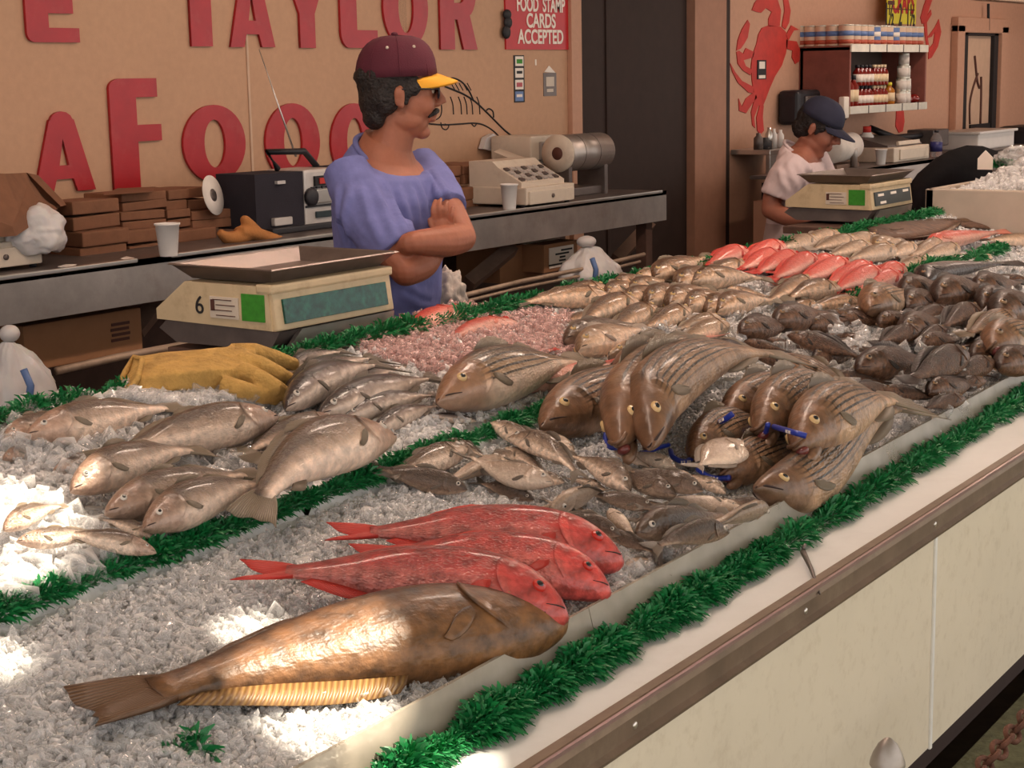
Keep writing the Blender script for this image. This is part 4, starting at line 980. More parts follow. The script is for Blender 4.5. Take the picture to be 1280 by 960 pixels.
garland('green plastic grass garland between front and back beds', [(X, yM(X), ZM+.012) for X in np.linspace(.9, onZ(740,470,1.0).x, 24)], .045, .04, 15000, .028)
garland('green garland stub between the pink snappers and dark pile', [bed(x, y, .02) for x, y in ((1060,378),(1092,362),(1130,346),(1160,334),(1192,324))], .07, .05, 3600, .034)
garland('short green garland piece at the far right of the beds', [bed(x, y, .02) for x, y in ((1212,326),(1236,318),(1254,312))], .06, .05, 1200, .034)
garland('green plastic grass garland along the back edge of the counter', lin(lambda X: yB(X), ZB+.015, 1.5, 6.9, 40), .05, .045, 16000, .030)
p = onZ(208, 962, .87); garland('small sprig of green plastic grass stuck in the front ice', [p+Vector((-.015,.02,-.01)), p+Vector((.045,-.02,-.01))], .06, .055, 700, .042)
# ------------------------------------------------------------------ the room
WY = 4.90
def wallbox(name, x0, x1, z0, z1, m, y0=WY, th=.1):
    b = G(); b.box(((x0+x1)/2, y0+th/2, (z0+z1)/2), (x1-x0, th, z1-z0)); return struct(b.obj(name, m))
xd0, xd1, xp = onY(722, 100, WY).x, onY(866, 100, WY).x, onY(908, 100, WY).x
wallbox('wall_back', -2.0, xd0, 0, 3.6, 'wall_paint')
seam = onY(310, 100, WY).x
b = G(); b.box((seam, WY-.003, 1.9), (.012,.006,2.2), bev=.002); struct(b.obj('trim_1', 'trim_paint'))
b = G(); b.box((xd0-.05, WY-.015, 1.8), (.10,.03,3.6), bev=.004); struct(b.obj('trim_2', 'wall_pink'))
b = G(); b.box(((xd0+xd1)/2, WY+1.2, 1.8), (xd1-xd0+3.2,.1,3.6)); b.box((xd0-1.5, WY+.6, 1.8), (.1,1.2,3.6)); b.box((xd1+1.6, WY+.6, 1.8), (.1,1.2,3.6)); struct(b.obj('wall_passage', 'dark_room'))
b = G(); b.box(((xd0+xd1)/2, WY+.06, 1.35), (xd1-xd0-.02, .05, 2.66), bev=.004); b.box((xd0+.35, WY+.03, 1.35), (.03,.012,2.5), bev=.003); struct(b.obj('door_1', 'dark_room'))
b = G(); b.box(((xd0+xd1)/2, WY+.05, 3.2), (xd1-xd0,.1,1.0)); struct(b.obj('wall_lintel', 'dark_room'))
wallbox('wall_pillar', xd1, xp-.03, 0, 3.6, 'pillar_paint', WY-.015, .3)
wallbox('wall_pillar_joint', xp-.03, xp+.03, 0, 3.6, 'dark_room', WY-.008, .1)
wallbox('wall_right', xp+.03, 16.5, 0, 3.6, 'wall_pink')
b = G(); b.box((6.5, 1.6, -.05), (20, 7.0, .1)); struct(b.obj('floor', 'floor_dark'))
b = G(); b.prism([(-1, -3.5, .2), (12, -3.5, .2), (12, yL(12)+.0, .2), (-1, yL(-1)+.0, .2)], (0,0,-.2)); struct(b.obj('floor_pavement', 'pavement'))
# far end of the room
b = G(); b.box((16.55, 3.0, 1.8), (.1, 3.8, 3.6)); struct(b.obj('wall_end', 'wall_pink'))
# framed narrow screen door at the far right
dz1, dz0 = onY(1218, 32, WY).z, onY(1218, 178, WY).z
dx0, dx1 = onY(1192, 90, WY).x, onY(1247, 90, WY).x
b = G()
for c, s_ in (((dx0, (dz0+dz1)/2), (.16, dz1-dz0)), ((dx1, (dz0+dz1)/2), (.16, dz1-dz0)), (((dx0+dx1)/2, dz1), (dx1-dx0+.16, .12))): b.box((c[0], WY-.03, c[1]), (s_[0],.06,s_[1]), bev=.008)
struct(b.obj('trim_3', 'wall_pink'))
ix0, ix1, iz1 = onY(1200, 90, WY).x, onY(1238, 90, WY).x, onY(1218, 41, WY).z
b = G()
for c, s_ in (((ix0, (dz0+iz1)/2), (.10, iz1-dz0)), ((ix1, (dz0+iz1)/2), (.10, iz1-dz0)), (((ix0+ix1)/2, iz1), (ix1-ix0+.1, .05))): b.box((c[0], WY-.02, c[1]), (s_[0],.05,s_[1]), bev=.004)
o = b.obj('door_2', 'ink_black'); struct(o)
b = G(); b.box(((ix0+ix1)/2, WY-.006, (dz0+iz1)/2), (ix1-ix0, .012, iz1-dz0)); b.obj('door_panel', 'trim_paint', o)
b = G(); b.box(((ix0+ix1)/2+.1, WY-.02, onY(1222, 160, WY).z), (.5,.02,.07), bev=.004); b.obj('door_latch', 'ink_black', o)
b = G(); z_ = onY(1228, 5, WY).z; b.tube([(onY(1228,5,WY).x, WY-.05, z_), (onY(1228,40,WY).x, WY-.05, iz1+.02)], .012, 6); tag(b.obj('wire', 'ink_black'), 'thin dark wire hanging down to the narrow framed door', 'wire')
# bright window and sill, far right
wx0, wx1 = onY(1270, 50, WY-.3).x, 16.4
b = G(); b.box((15.95, WY-.35, onY(1275, 48, WY-.35).z), (1.0,.04,onY(1275,5,WY-.35).z-onY(1275,78,WY-.35).z), bev=.004); o = struct(b.obj('window_1', 'shelf_white'))
b = G(); b.box((15.95, WY-.375, onY(1275, 45, WY-.35).z), (.86,.012,.42)); b.obj('window_pane', 'daylight_pane', o)
b = G(); b.box((12.6, 3.9, onY(1250, 2, 3.9).z+.05), (5.0, .12, .10), bev=.01); struct(b.obj('ceiling_beam', 'trim_paint'))
# ------------------------------------------------------------------ letters on the wall
def arc(cx, cy, rx, ry, a0, a1, n=12): return [(cx+rx*math.cos(a0+(a1-a0)*i/n), cy+ry*math.sin(a0+(a1-a0)*i/n)) for i in range(n+1)]
LET = {
 'E': [[(.0,.14)]+arc(.14,.14,.14,.14,PI,1.5*PI,6)+[(1,0),(1,.2),(.42,.2),(.42,.40),(.9,.40),(.9,.60),(.42,.60),(.42,.8),(1,.8),(1,1),(0,1)]],
 'T': [[(.34,0),(.66,0),(.66,.8),(1,.8),(1,1),(0,1),(0,.8),(.34,.8)]],
 'A': [[(0,0),(.30,0),(.36,.16),(.64,.16),(.70,0),(1,0),(.70,.90)]+arc(.5,.86,.19,.14,.2,PI-.2,6)+[(.30,.90)], [(.42,.33),(.58,.33),(.50,.66)]],
 'Y': [[(.33,0),(.67,0),(.67,.42),(1,1),(.68,1),(.5,.62),(.32,1),(0,1),(.33,.42)]],
 'L': [[(.0,.2)]+arc(.22,.2,.22,.2,PI,1.5*PI,6)+[(1,0),(1,.22),(.44,.22),(.44,1),(0,1)]],
 'O': [arc(.5,.5,.5,.5,0,2*PI,40)[:-1], arc(.5,.5,.17,.31,0,2*PI,32)[:-1]],
 'R': [[(0,0),(.38,0),(.38,.36),(.46,.36),(.62,0),(1,0),(.80,.42)]+arc(.60,.68,.38,.32,-.9,PI/2,10)+[(0,1)], [(.38,.56),(.55,.56)]+arc(.55,.68,.12,.12,-PI/2,PI/2,6)+[(.38,.80)]],
 'F': [[(0,0),(.52,0),(.52,.43),(1,.43),(1,.58),(.52,.58),(.52,.83),(.95,.83),(.95,1)]+arc(.22,.91,.22,.09,PI/2,PI,6)]}
def letter(ch, pl, pr, pt, pb, label, px_bottom=None):
    xa, xb = onY(pl, (pt+pb)/2, WY).x, onY(pr, (pt+pb)/2, WY).x; zb = onY((pl+pr)/2, pb, WY).z; zt = onY((pl+pr)/2, pt, WY).z
    lp = [[(x*(xb-xa), y*(zt-zb)) for x, y in L] for L in LET[ch]]
    o = shape2d('letter_'+ch.lower(), lp, .006, 'letter_red', Matrix.Translation((xa, WY-.0085, zb)) @ STAND)
    return tag(o, label, 'letter', 'red letters on the back wall')
H_ = 82
letter('E', 28, 94, -38, 53, 'red letter E at the left end of the upper row')
letter('T', 205, 288, -42, 58, 'red letter T, second of the upper row after the gap')
letter('A', 283, 339, -42, 59, 'peeling red letter A in the upper row, next to the T')
letter('Y', 352, 408, -42, 60, 'peeling red letter Y in the upper row')
letter('L', 422, 468, -42, 60, 'red letter L in the upper row above the maroon cap')
letter('O', 476, 532, -42, 61, 'red letter O in the upper row')
letter('R', 547, 593, -42, 62, 'faded red letter R at the right end of the upper row')
letter('A', 37, 114, 139, 240, 'red letter A at the left end of the lower row')
letter('F', 136, 199, 98, 236, 'tall red letter F in the lower row')
letter('O', 226, 304, 131, 228, 'red letter O just right of the tall F, above the disc')
letter('O', 329, 397, 129, 226, 'red letter O behind the stereo antenna and handle')
letter('O', 411, 470, 129, 226, 'red letter O half hidden by the man in blue')
# ------------------------------------------------------------------ sign, stickers, drawing
def wrect(b, x0, y0, x1, y1, Y=WY, th=.006, mi=0, off=0):
    p = onY((x0+x1)/2, (y0+y1)/2, Y); xa, xb = onY(x0, (y0+y1)/2, Y).x, onY(x1, (y0+y1)/2, Y).x; za, zb = onY((x0+x1)/2, y1, Y).z, onY((x0+x1)/2, y0, Y).z
    b.box(((xa+xb)/2, Y-off-th/2, (za+zb)/2), (xb-xa, th, zb-za), mi=mi); return (xa, xb, za, zb)
b = G(); xa, xb, za, zb = wrect(b, 630, -30, 713, 62, th=.01); o = b.obj('food_stamp_sign', 'sign_red'); tag(o, 'red sign reading FOOD STAMP CARDS ACCEPTED on the wall', 'sign')
for s_, y in (('FOOD  STAMP', 7), ('CARDS', 27), ('ACCEPTED', 47)):
    p = onY(674, y, WY); text('lettering', s_, .098, 'sign_white', o, Matrix.Translation((p.x+.0, WY-.012, p.z)) @ STAND, sx=.86 if s_ != 'FOOD  STAMP' else .70, bold=.0025)
b = G()
for (x, y, r) in ((634,18,6),(635,28,7),(633,40,8)): p = onY(x, y, WY-.02); b.ell(p, (.035,.012,.03*r/7), seg=10, rings=6)
b.obj('dark_tape', 'ink_black', o)
b = G()
xa, xb, za, zb = wrect(b, 642, 69, 655, 128, th=.003); o = b.obj('card_sticker', 'ink_black'); tag(o, 'strip of four small payment stickers under the red sign', 'sticker')
for i, (c, a) in enumerate((('sign_white','tag_green'), ('sign_white','ink_black'), ('sign_white','letter_red'), ('can_blue','sign_white'))):
    g = G(); y0 = 70.5+i*14.6; wrect(g, 643.4, y0, 653.6, y0+12, off=.003, th=.001); q = g.obj('sticker', c, o)
    g = G(); wrect(g, 645, y0+3.5, 652, y0+(7 if i % 2 else 9), off=.004, th=.001); g.obj('sticker_mark', a, q)
b = G(); wrect(b, 679, 91, 695, 120, th=.003); o = b.obj('square_sticker', 'steel_dark'); tag(o, 'grey square sticker right of the sticker strip', 'sticker')
g = G(); wrect(g, 682, 96, 692, 108, off=.003, th=.001); wrect(g, 683, 111, 691, 115, off=.003, th=.001); g.obj('sticker_mark', 'beige_light', o)
g = G(); g.prism([onY(680,90,WY-.003), onY(686,82,WY-.003), onY(694,91,WY-.003)], (0,-.002,0)); g.obj('sticker_remnant', 'sign_white', o)
b = G(); p = onY(669.5, 78, WY); b.box(p, (.012,.004,.03), bev=.001); tag(b.obj('paper_scrap', 'sign_white'), 'tiny white paper scrap stuck between sign and stickers', 'scrap')
def wline(b, pts, r=.004, Y=WY-.002, n=5):
    P = [onY(x, y, Y) for x, y in pts]; Q = []
    for i in range(len(P)-1):
        p0, p1, p2, p3 = P[max(i-1,0)], P[i], P[i+1], P[min(i+2, len(P)-1)]
        for k in range(n):
            t = k/n; Q.append(.5*((2*p1)+(p2-p0)*t+(2*p0-5*p1+4*p2-p3)*t*t+(3*p1-p0-3*p2+p3)*t**3))
    Q.append(P[-1]); b.tube(Q, r, 5)
b = G()
wline(b, [(520,150),(527,153),(540,155),(556,156),(575,155),(592,154),(604,156),(616,163),(626,173),(633,182)])
wline(b, [(556,108),(566,112),(580,118),(594,127),(606,138),(618,150),(630,162),(640,170)], .005)
wline(b, [(556,106),(560,99),(568,98),(578,103),(586,113),(592,126)], .0045)
wline(b, [(546,120),(551,128),(552,140),(548,148),(536,152)], .003)
for x in (563, 573, 580, 587, 596): wline(b, [(x,121),(x+3,130),(x+4,143)], .0028)
for x in (564, 569, 574, 579, 584): wline(b, [(x,104),(x+5,113)], .0024)
wline(b, [(607,139),(611,136),(616,139),(617,147)], .004); wline(b, [(551,153),(553,160),(558,162),(561,157),(556,155)], .003); wline(b, [(589,154),(593,158),(596,154)], .003)
wline(b, [(640,170),(636,176),(633,182)], .004)
tag(b.obj('fish_drawing', 'ink_black'), 'black outline drawing of a fish on the wall by the man', 'mural')
# ------------------------------------------------------------------ steel service bench along the wall
BZ, BY = 1.135, 4.15
xe = onY(833, 258, BY).x
bench = thing('service_bench', 'long steel topped bench running along the lettered wall', 'counter', (0,0,0))
b = G(); b.prism([(.4, BY, BZ), (xe, BY, BZ), (xe, BY, BZ-.145), (.4, BY, BZ-.145)], (0,.015,0)); b.obj('apron', 'steel', bench)
b = G(); b.prism([(.4, BY, BZ), (xe, BY, BZ), (xe, WY-.01, BZ), (.4, WY-.01, BZ)], (0,0,-.02)); b.obj('worktop', 'steel_dark', bench)
b = G(); b.box((2.2, BY+.008, BZ-.002), (3.2,.022,.014), bev=.003); b.box((5.6, BY+.008, BZ-.002), (3.3,.022,.014), bev=.003); b.obj('edge_trim', 'steel_bright', bench)
b = G(); b.prism([(.4, 4.75, 1.0), (xe, 4.75, 1.0), (xe, 4.75, 0), (.4, 4.75, 0)], (0,.03,0)); b.obj('rear_board', 'wood_dark', bench)
b = G(); b.prism([(.4, 4.25, .50), (xe, 4.25, .50), (xe, 4.74, .50), (.4, 4.74, .50)], (0,0,-.025)); b.obj('lower_shelf', 'wood_dark', bench)
for (px, py, qx, qy) in ((170,412,228,340),(585,355,640,310),(770,325,812,280)):
    p0 = onY(px, py, 4.45); p1 = onY(qx, qy, 4.40); g = G(); g.tube([p0, p1], .042, 4, smooth=False); g.obj('brace', 'wood_brace', bench)
for X in (.6, 3.1, 5.4, xe-.1): g = G(); g.box((X, 4.22, .56), (.06,.06,1.1), bev=.004); g.obj('leg', 'wood_dark', bench)
def pipe(pts, r, label, Y=3.95):
    b = G(); b.tube([onY(x, y, Y) for x, y in pts], r, 8); return tag(b.obj('pipe', 'pipe_tan'), label, 'pipe')
pipe([(70,464),(150,446),(262,425)], .013, 'pale pipe along the floor side under the bench at left', 4.10)
pipe([(560,374),(650,352),(735,335),(805,318)], .010, 'pale pipe under the bench right of the man', 4.0)
pipe([(560,382),(650,360),(735,343),(800,327)], .007, 'thin lower pipe under the bench right of the man', 4.0)
# ------------------------------------------------------------------ things on the bench
def boxfit(l, r, t, bt, depth, Zb=BZ, Y=None):
    """x0,x1,z0,z1,y0 of a box whose front face covers the picture rectangle, standing on Zb"""
    yf = onZ((l+r)/2, bt, Zb).y if Y is None else Y
    return onY(l, (t+bt)/2, yf).x, onY(r, (t+bt)/2, yf).x, Zb, onY((l+r)/2, t, yf).z, yf
# boombox
x0, x1, z0, z1, yf = boxfit(319, 462, 196, 286, .3); yf = max(yf, 4.22)
bb = thing('boombox', 'black and silver portable stereo with raised handle on the bench', 'stereo', ((x0+x1)/2, yf, BZ)); W_ = x1-x0; Hh = onY(360, 215, yf).z-BZ; w = W_*.36
for s_ in (-1, 1):
    b = G(); b.prism([(s_*W_/2, 0, .02), (s_*(W_/2-w), -.025, .02), (s_*(W_/2-w), -.025, Hh), (s_*W_/2, 0, Hh)], (0,.20,0)); b.box((s_*(W_/2-w/2), -.014, Hh-.035), (.045,.02,.012), mi=1); b.box((s_*(W_/2-w/2), -.018, .045), (.10,.02,.03), mi=1, bev=.004); b.obj('speaker', ['speaker_cloth', 'silver_plastic'], bb)
c = W_-2*w
b = G(); b.box((0, .07, Hh/2+.005), (c, .2, Hh), bev=.012); b.obj('body', 'silver_plastic', bb)
b = G(); b.box((0,-.035,Hh*.82), (c*.42,.012,.038)); b.obj('radio_dial', 'ink_black', bb); b = G(); b.box((-.0,-.043,Hh*.82), (c*.2,.006,.022)); b.obj('dial_scale', 'paint_red', bb)
b = G(); b.lathe([(.035,0),(.035,.014),(.028,.02),(0,.02)], (-c*.33,-.03,Hh*.56), R_(PI/2)); b.obj('volume_knob', 'black_plastic', bb)
b = G(); b.box((.015,-.034,Hh*.56), (c*.5,.014,.055), bev=.004); b.obj('control_plate', 'steel_bright', bb)
for i in range(5): b = G(); b.box((-.05+.03*i,-.035,Hh*.71), (.018,.01,.008)); b.obj('button', 'black_plastic', bb)
b = G(); b.box((.015,-.034,Hh*.25), (c*.55,.012,.025), bev=.003); b.obj('cassette_window', 'display_dark', bb)
b = G(); b.box((0,-.03,Hh*.40), (c*.96,.012,.008)); b.box((0,.02,.012), (W_*.9,.14,.024), bev=.006); b.obj('base', 'black_plastic', bb)
b = G(); b.tube([onY(x, y, yf+d)-Vector(bb.location) for x, y, d in ((347,211,.08),(334,190,.06),(380,189,.06),(396,208,.08))], .013, 8); b.obj('handle', 'black_plastic', bb)
pa = onY(370, 196, yf+.16)-Vector(bb.location); pb = onY(324, 62, yf+.26)-Vector(bb.location)
b = G(); b.tube([pa, (pa+pb)/2, pb], [.0045,.0032,.002], 6); b.obj('antenna', 'steel_bright', bb)
# disc leaning on the bags
p = onY(266, 244, 4.50); b = G(); Md = R_(PI/2-.2, 0, .3)
b.lathe([(.017,0),(.075,0),(.075,.0025),(.017,.0025)], (0,0,0), Md, 36); o = b.obj('disc', 'paper_white'); o.location = p; tag(o, 'white disc leaning by the stereo in front of a red O', 'disc')
b = G(); b.lathe([(.008,.0),(.024,0),(.024,.0035),(.008,.0035)], (0,0,0), Md, 24); b.obj('hub', 'steel_dark', o)
# bundles of flat brown bags
def bundle(l, r, t, bt, Y, label, grp='stacks of brown paper bags', m='paper_brown', tilt=0):
    xa, xb = onY(l, (t+bt)/2, Y).x, onY(r, (t+bt)/2, Y).x; za, zb = onY((l+r)/2, bt, Y).z, onY((l+r)/2, t, Y).z
    n = max(2, int((zb-za)/.045)); h = (zb-za)/n; root = None; b = G()
    for i in range(n):
        j = random.uniform(-.006,.006); b.box(((xa+xb)/2+j, Y+.10+random.uniform(-.006,.006), za+h*(i+.5)), (xb-xa-.004, .2, h*.93), R_(random.uniform(-.03,.03), random.uniform(-.025,.025)+tilt), bev=h*.12, seg=2)
    return tag(b.obj('paper_bag_bundle', m), label, 'paper bags', grp)
for a in [(90,150,250,286,4.46,'brown paper bag stack left, upper bundle beside the white bag'),(76,98,254,292,4.55,'brown paper bag stack in shadow at the far left'),
  (100,160,286,326,4.42,'brown paper bag stack left, lower bundle beside the white bag'),(80,102,290,322,4.55,'shadowed lower paper bag bundle at the far left'),
  (151,208,240,263,4.55,'top paper bag bundle under the tall red F'),(152,208,263,286,4.52,'middle paper bag bundle under the tall red F'),(160,206,286,322,4.46,'lower paper bag bundle behind the foam cup, left'),
  (209,236,236,262,4.55,'top paper bag bundle right of the red F'),(234,262,234,262,4.57,'top paper bag bundle touching the white disc'),
  (210,240,262,284,4.52,'middle paper bag bundle right of the foam cup'),(240,296,262,286,4.52,'middle paper bag bundle under the white disc'),(222,272,286,318,4.46,'lower paper bag bundle between cup and orange gloves'),
  (541,577,208,236,4.52,'paper bag bundle next to the man, top row'),(579,612,204,230,4.52,'paper bag bundle in the middle, top row by the register'),(612,644,203,216,4.52,'small paper bag bundle on top, left of the register'),
  (612,644,217,229,4.5,'small paper bag bundle under the top one, left of register'),(596,618,236,266,4.45,'paper bag bundle low, in front of the bags by the cup'),(618,632,236,264,4.46,'narrow paper bag bundle just behind the second foam cup'),(562,596,234,268,4.46,'paper bag bundle low, wrapped in clear plastic, by the man')]:
    bundle(*a)
def sheet_obj(name, pts, m, label, cat, th=.004, Y=None):
    b = G(); b.prism(pts, (0, th, th*.5)); return tag(b.obj(name, m), label, cat)
sheet_obj('flat_bag', [onY(130,244,4.5), onY(148,236,4.75), onY(195,234,4.75), onY(190,240,4.5)], 'paper_brown', 'loose flat brown bag lying on the stack under the F', 'paper bag')
sheet_obj('paper_sheet', [onY(76,254,4.6), onY(85,250,4.8), onY(130,248,4.8), onY(126,252,4.6)], 'paper_white', 'white paper sheet edge on the stack at left', 'paper')
sheet_obj('paper_sheet', [onY(618,190,4.55), onY(626,186,4.75), onY(664,200,4.55), onY(652,204,4.45)], 'beige_light', 'pale paper lying on the bags left of the register', 'paper')
# crumpled big bag, far left
def crumple(name, c, r, label, cat, m, seed=0, amp=.25, sub=5, fr=3.0, squash=None):
    bm = bmesh.new(); bmesh.ops.create_icosphere(bm, subdivisions=sub, radius=1)
    for v in bm.verts:
        n_ = v.co.copy(); k = 1+amp*(mnoise.noise(n_*fr+Vector((seed,0,0)))+.6*abs(mnoise.noise(n_*fr*2.3+Vector((0,seed,0)))))
        v.co = Vector((n_.x*r[0]*k, n_.y*r[1]*k, max(n_.z, -.72)*r[2]*k))
    for f_ in bm.faces: f_.smooth = True
    me = bpy.data.meshes.new(name); bm.to_mesh(me); bm.free(); o = link(name, me, m); o.location = c
    return tag(o, label, cat)
b = G()
Yb = 4.35
b.loft([[onY(x, y, Yy) for x, y, Yy in ring] for ring in (
  [(-60,300,4.25),(20,295,4.20),(70,262,4.35),(74,262,4.6),(0,290,4.7),(-60,290,4.6)],
  [(-60,255,4.25),(15,283,4.20),(48,250,4.30),(66,250,4.6),(0,250,4.7),(-60,255,4.6)],
  [(-60,218,4.32),(24,262,4.22),(36,228,4.35),(52,232,4.6),(0,225,4.7),(-60,218,4.6)],
  [(-60,214,4.35),(6,217,4.30),(32,216,4.38),(44,222,4.6),(0,217,4.68),(-60,214,4.6)])], smooth=False)
big = b.obj('paper_sack', 'paper_brown'); tag(big, 'large open brown paper sack at the left end of the bench', 'paper bag')
b = G(); b.prism([onY(34,216,4.40), onY(48,219,4.5), onY(84,256,4.5), onY(76,258,4.42)], (0,.006,0)); b.prism([onY(34,217,4.42), onY(76,258,4.44), onY(40,275,4.5)], (0,.006,0)); b.obj('torn_flap', 'paper_brown', big)
crumple('plastic_bag', onY(42, 290, 4.30), (.115,.08,.085), 'crumpled translucent white plastic bag behind the left cash register', 'plastic bag', 'plastic_white', 3, amp=.2, fr=1.7)
# cash registers
def register(l, r, t, tm, bt, depth, label, head_l=None, scale_y=None):
    x0, x1, z0, z1, yf = boxfit(l, r, t, bt, depth); yf = max(yf, BY+.02); zm = onY((l+r)/2, tm, yf).z
    root = thing('cash_register', label, 'cash register', ((x0+x1)/2, yf, BZ)); w = x1-x0; h = zm-BZ
    b = G(); b.box((0, depth/2, h/2+.006), (w, depth, h-.012), bev=.006); b.obj('drawer_case', 'beige_light', root)
    b = G(); b.box((0, -.004, h*.48), (w*.92, .012, h*.66), bev=.004); d = b.obj('cash_drawer', 'beige_light', root)
    b = G(); b.lathe([(.009,0),(.009,.006),(0,.006)], (0,-.010,h*.5), R_(PI/2), 14); b.obj('lock', 'steel_dark', d)
    b = G(); H2 = z1-BZ-h
    b.loft([[Vector((x, y, z)) for y, z in ((.03,h),(.03,h+.02),(depth*.45,h+H2*.75),(depth*.55,h+H2),(depth*.92,h+H2),(depth*.92,h))] for x in (-w*.48, w*.40)], smooth=False); b.obj('keyboard_housing', 'beige_light', root)
    dy, dz = depth*.45-.03, H2*.75-.02; ang = math.atan2(dz, dy)
    for i in range(4):
        for j in range(7):
            t_ = (i+.7)/4.6; b = G(); b.box((-w*.40+j*w*.115, .03+dy*t_, h+.02+dz*t_+.004), (w*.075,.022,.010), R_(ang), bev=.002); b.obj('key', 'silver_plastic' if (i+j) % 3 else 'steel_dark', root)
    for sx in (-1, 1):
        for sy in (.03, depth-.03): b = G(); b.lathe([(.012,0),(.012,.012),(0,.012)], (sx*w*.45, sy, 0), None, 10); b.obj('foot', 'black_plastic', root)
    return root
register(-48, 52, 274, 303, 340, .36, 'beige cash register cut off at the left edge of the photo')
register(672, 732, 200, 230, 257, .34, 'beige cash register on the bench by the dark doorway')
def cup(px, top, bot, wtop, Zb, label, Y=None):
    p = onZ(px, bot, Zb) if Y is None else onY(px, bot, Y); D = (p-CAMP).dot(fw); r1 = wtop/2/FPX*D; h = (bot-top)/FPX*D*1.0
    b = G(); b.lathe([(r1*.70,0),(r1*.72,.002),(r1*.96,h*.94),(r1*1.04,h*.95),(r1*1.05,h),(r1*.95,h),(r1*.92,h*.93),(r1*.66,.006),(0,.006)], (0,0,0), None, 28)
    o = b.obj('foam_cup', 'foam_white'); o.location = (p.x, p.y, Zb); return tag(o, label, 'cup', 'white foam cups')
cup(211, 279, 320, 31, BZ, 'white foam cup in front of the brown bags, left of the stereo')
cup(637, 236, 268, 22, BZ, Y=4.2, label='white foam cup left of the beige cash register')
# orange-tan glove pair on the bench
def glove_shape(b, pts):
    for P, R in pts: b.tube(P, R, 10)
b = G(); Z = BZ+.03
g0 = lambda x, y, dz=0: onY(x, y, 4.28)+Vector((0,0,dz))
b.tube([g0(352,302), g0(330,296), g0(310,290), g0(298,290)], [.028,.035,.04,.03], 12, flat=((0,0,1),.7))
b.tube([g0(312,291), g0(296,297), g0(282,297), g0(274,290)], [.03,.026,.022,.014], 10)
b.tube([g0(318,290), g0(312,282), g0(306,275), g0(303,272)], [.028,.024,.020,.012], 10)
o = b.obj('work_glove', 'glove_orange'); add_mod(o, 'REMESH', mode='VOXEL', voxel_size=.005); add_mod(o, 'SMOOTH', iterations=6); bake(o); tag(o, 'orange-brown work glove lying before the stereo', 'glove')
# wrap dispenser and roll behind the right register
b = G(); p = onY(682, 184, 4.62); x0, x1, z0, z1, yf = onY(664,184,4.6).x, onY(700,184,4.6).x, onY(684,202,4.6).z, onY(684,169,4.6).z, 4.6
b.box(((x0+x1)/2, 4.72, (BZ+z1)/2), (x1-x0, .24, z1-BZ), bev=.01); b.box(((x0+x1)/2-.0, 4.60, (z0+z1)/2-.01), (.12,.03,z1-z0-.04), bev=.004, mi=1)
o = b.obj('wrap_box', ['beige_light','steel']); tag(o, 'grey box behind the wrap roll by the doorway', 'box')
b = G(); pl_, pr_ = onY(697, 192, 4.40), onY(750, 188, 4.40); ax = (pr_-pl_)
b.lathe([(.03,0),(.088,0),(.088,ax.length),(.03,ax.length)], pl_, Vector((0,0,1)).rotation_difference(ax).to_matrix().to_4x4(), 32)
o = b.obj('wrap_roll', 'steel'); tag(o, 'shiny roll of wrapping film at the end of the bench', 'roll')
b = G(); b.lathe([(0,-.004),(.03,-.004),(.034,.004),(0,.004)], pl_, Vector((0,0,1)).rotation_difference(ax).to_matrix().to_4x4(), 20); b.obj('core', 'ink_brown', o)
b = G(); b.lathe([(.034,-.003),(.089,-.003),(.089,.012),(.034,.012)], pl_, Vector((0,0,1)).rotation_difference(ax).to_matrix().to_4x4(), 32); b.obj('paper_end', 'beige_light', o)
for k in (.3, .65): b = G(); b.lathe([(.0878,0),(.0884,.001),(.0884,.006),(.0878,.007)], pl_+ax*k, Vector((0,0,1)).rotation_difference(ax).to_matrix().to_4x4(), 32); b.obj('printed_band', 'steel_dark', o)
b = G()
for X in (pl_.x+.02, pr_.x-.04): b.box((X, 4.42, (BZ+pl_.z)/2-.04), (.03,.16,pl_.z-BZ-.02), bev=.004)
b.box(((pl_.x+pr_.x)/2, 4.46, BZ+.02), (ax.length, .2, .04), bev=.006); b.obj('stand', 'steel_dark', o)
b = G(); b.prism([onY(598,186,WY-.01), onY(602,172,WY-.01), onY(611,167,WY-.01), onY(622,176,WY-.01), onY(630,186,WY-.01), onY(616,190,WY-.01)], (0,-.03,0)); tag(b.obj('taped_plastic', 'plastic_white'), 'small white plastic scrap on the wall below the drawn fish', 'plastic bag')
b = G(); b.prism([onZ(150,324,BZ+.001), onZ(158,321,BZ+.001), onZ(168,323,BZ+.001), onZ(160,326,BZ+.001)], (0,0,.002)); tag(b.obj('paper_scrap', 'paper_white'), 'small paper scrap on the bench left of the foam cup', 'scrap')
b = G(); b.prism([onZ(72,334,BZ+.001), onZ(82,331,BZ+.001), onZ(96,331,BZ+.001), onZ(90,335,BZ+.001)], (0,0,.002)); tag(b.obj('paper_scrap', 'paper_white'), 'small paper scrap on the bench beside the left register', 'scrap')
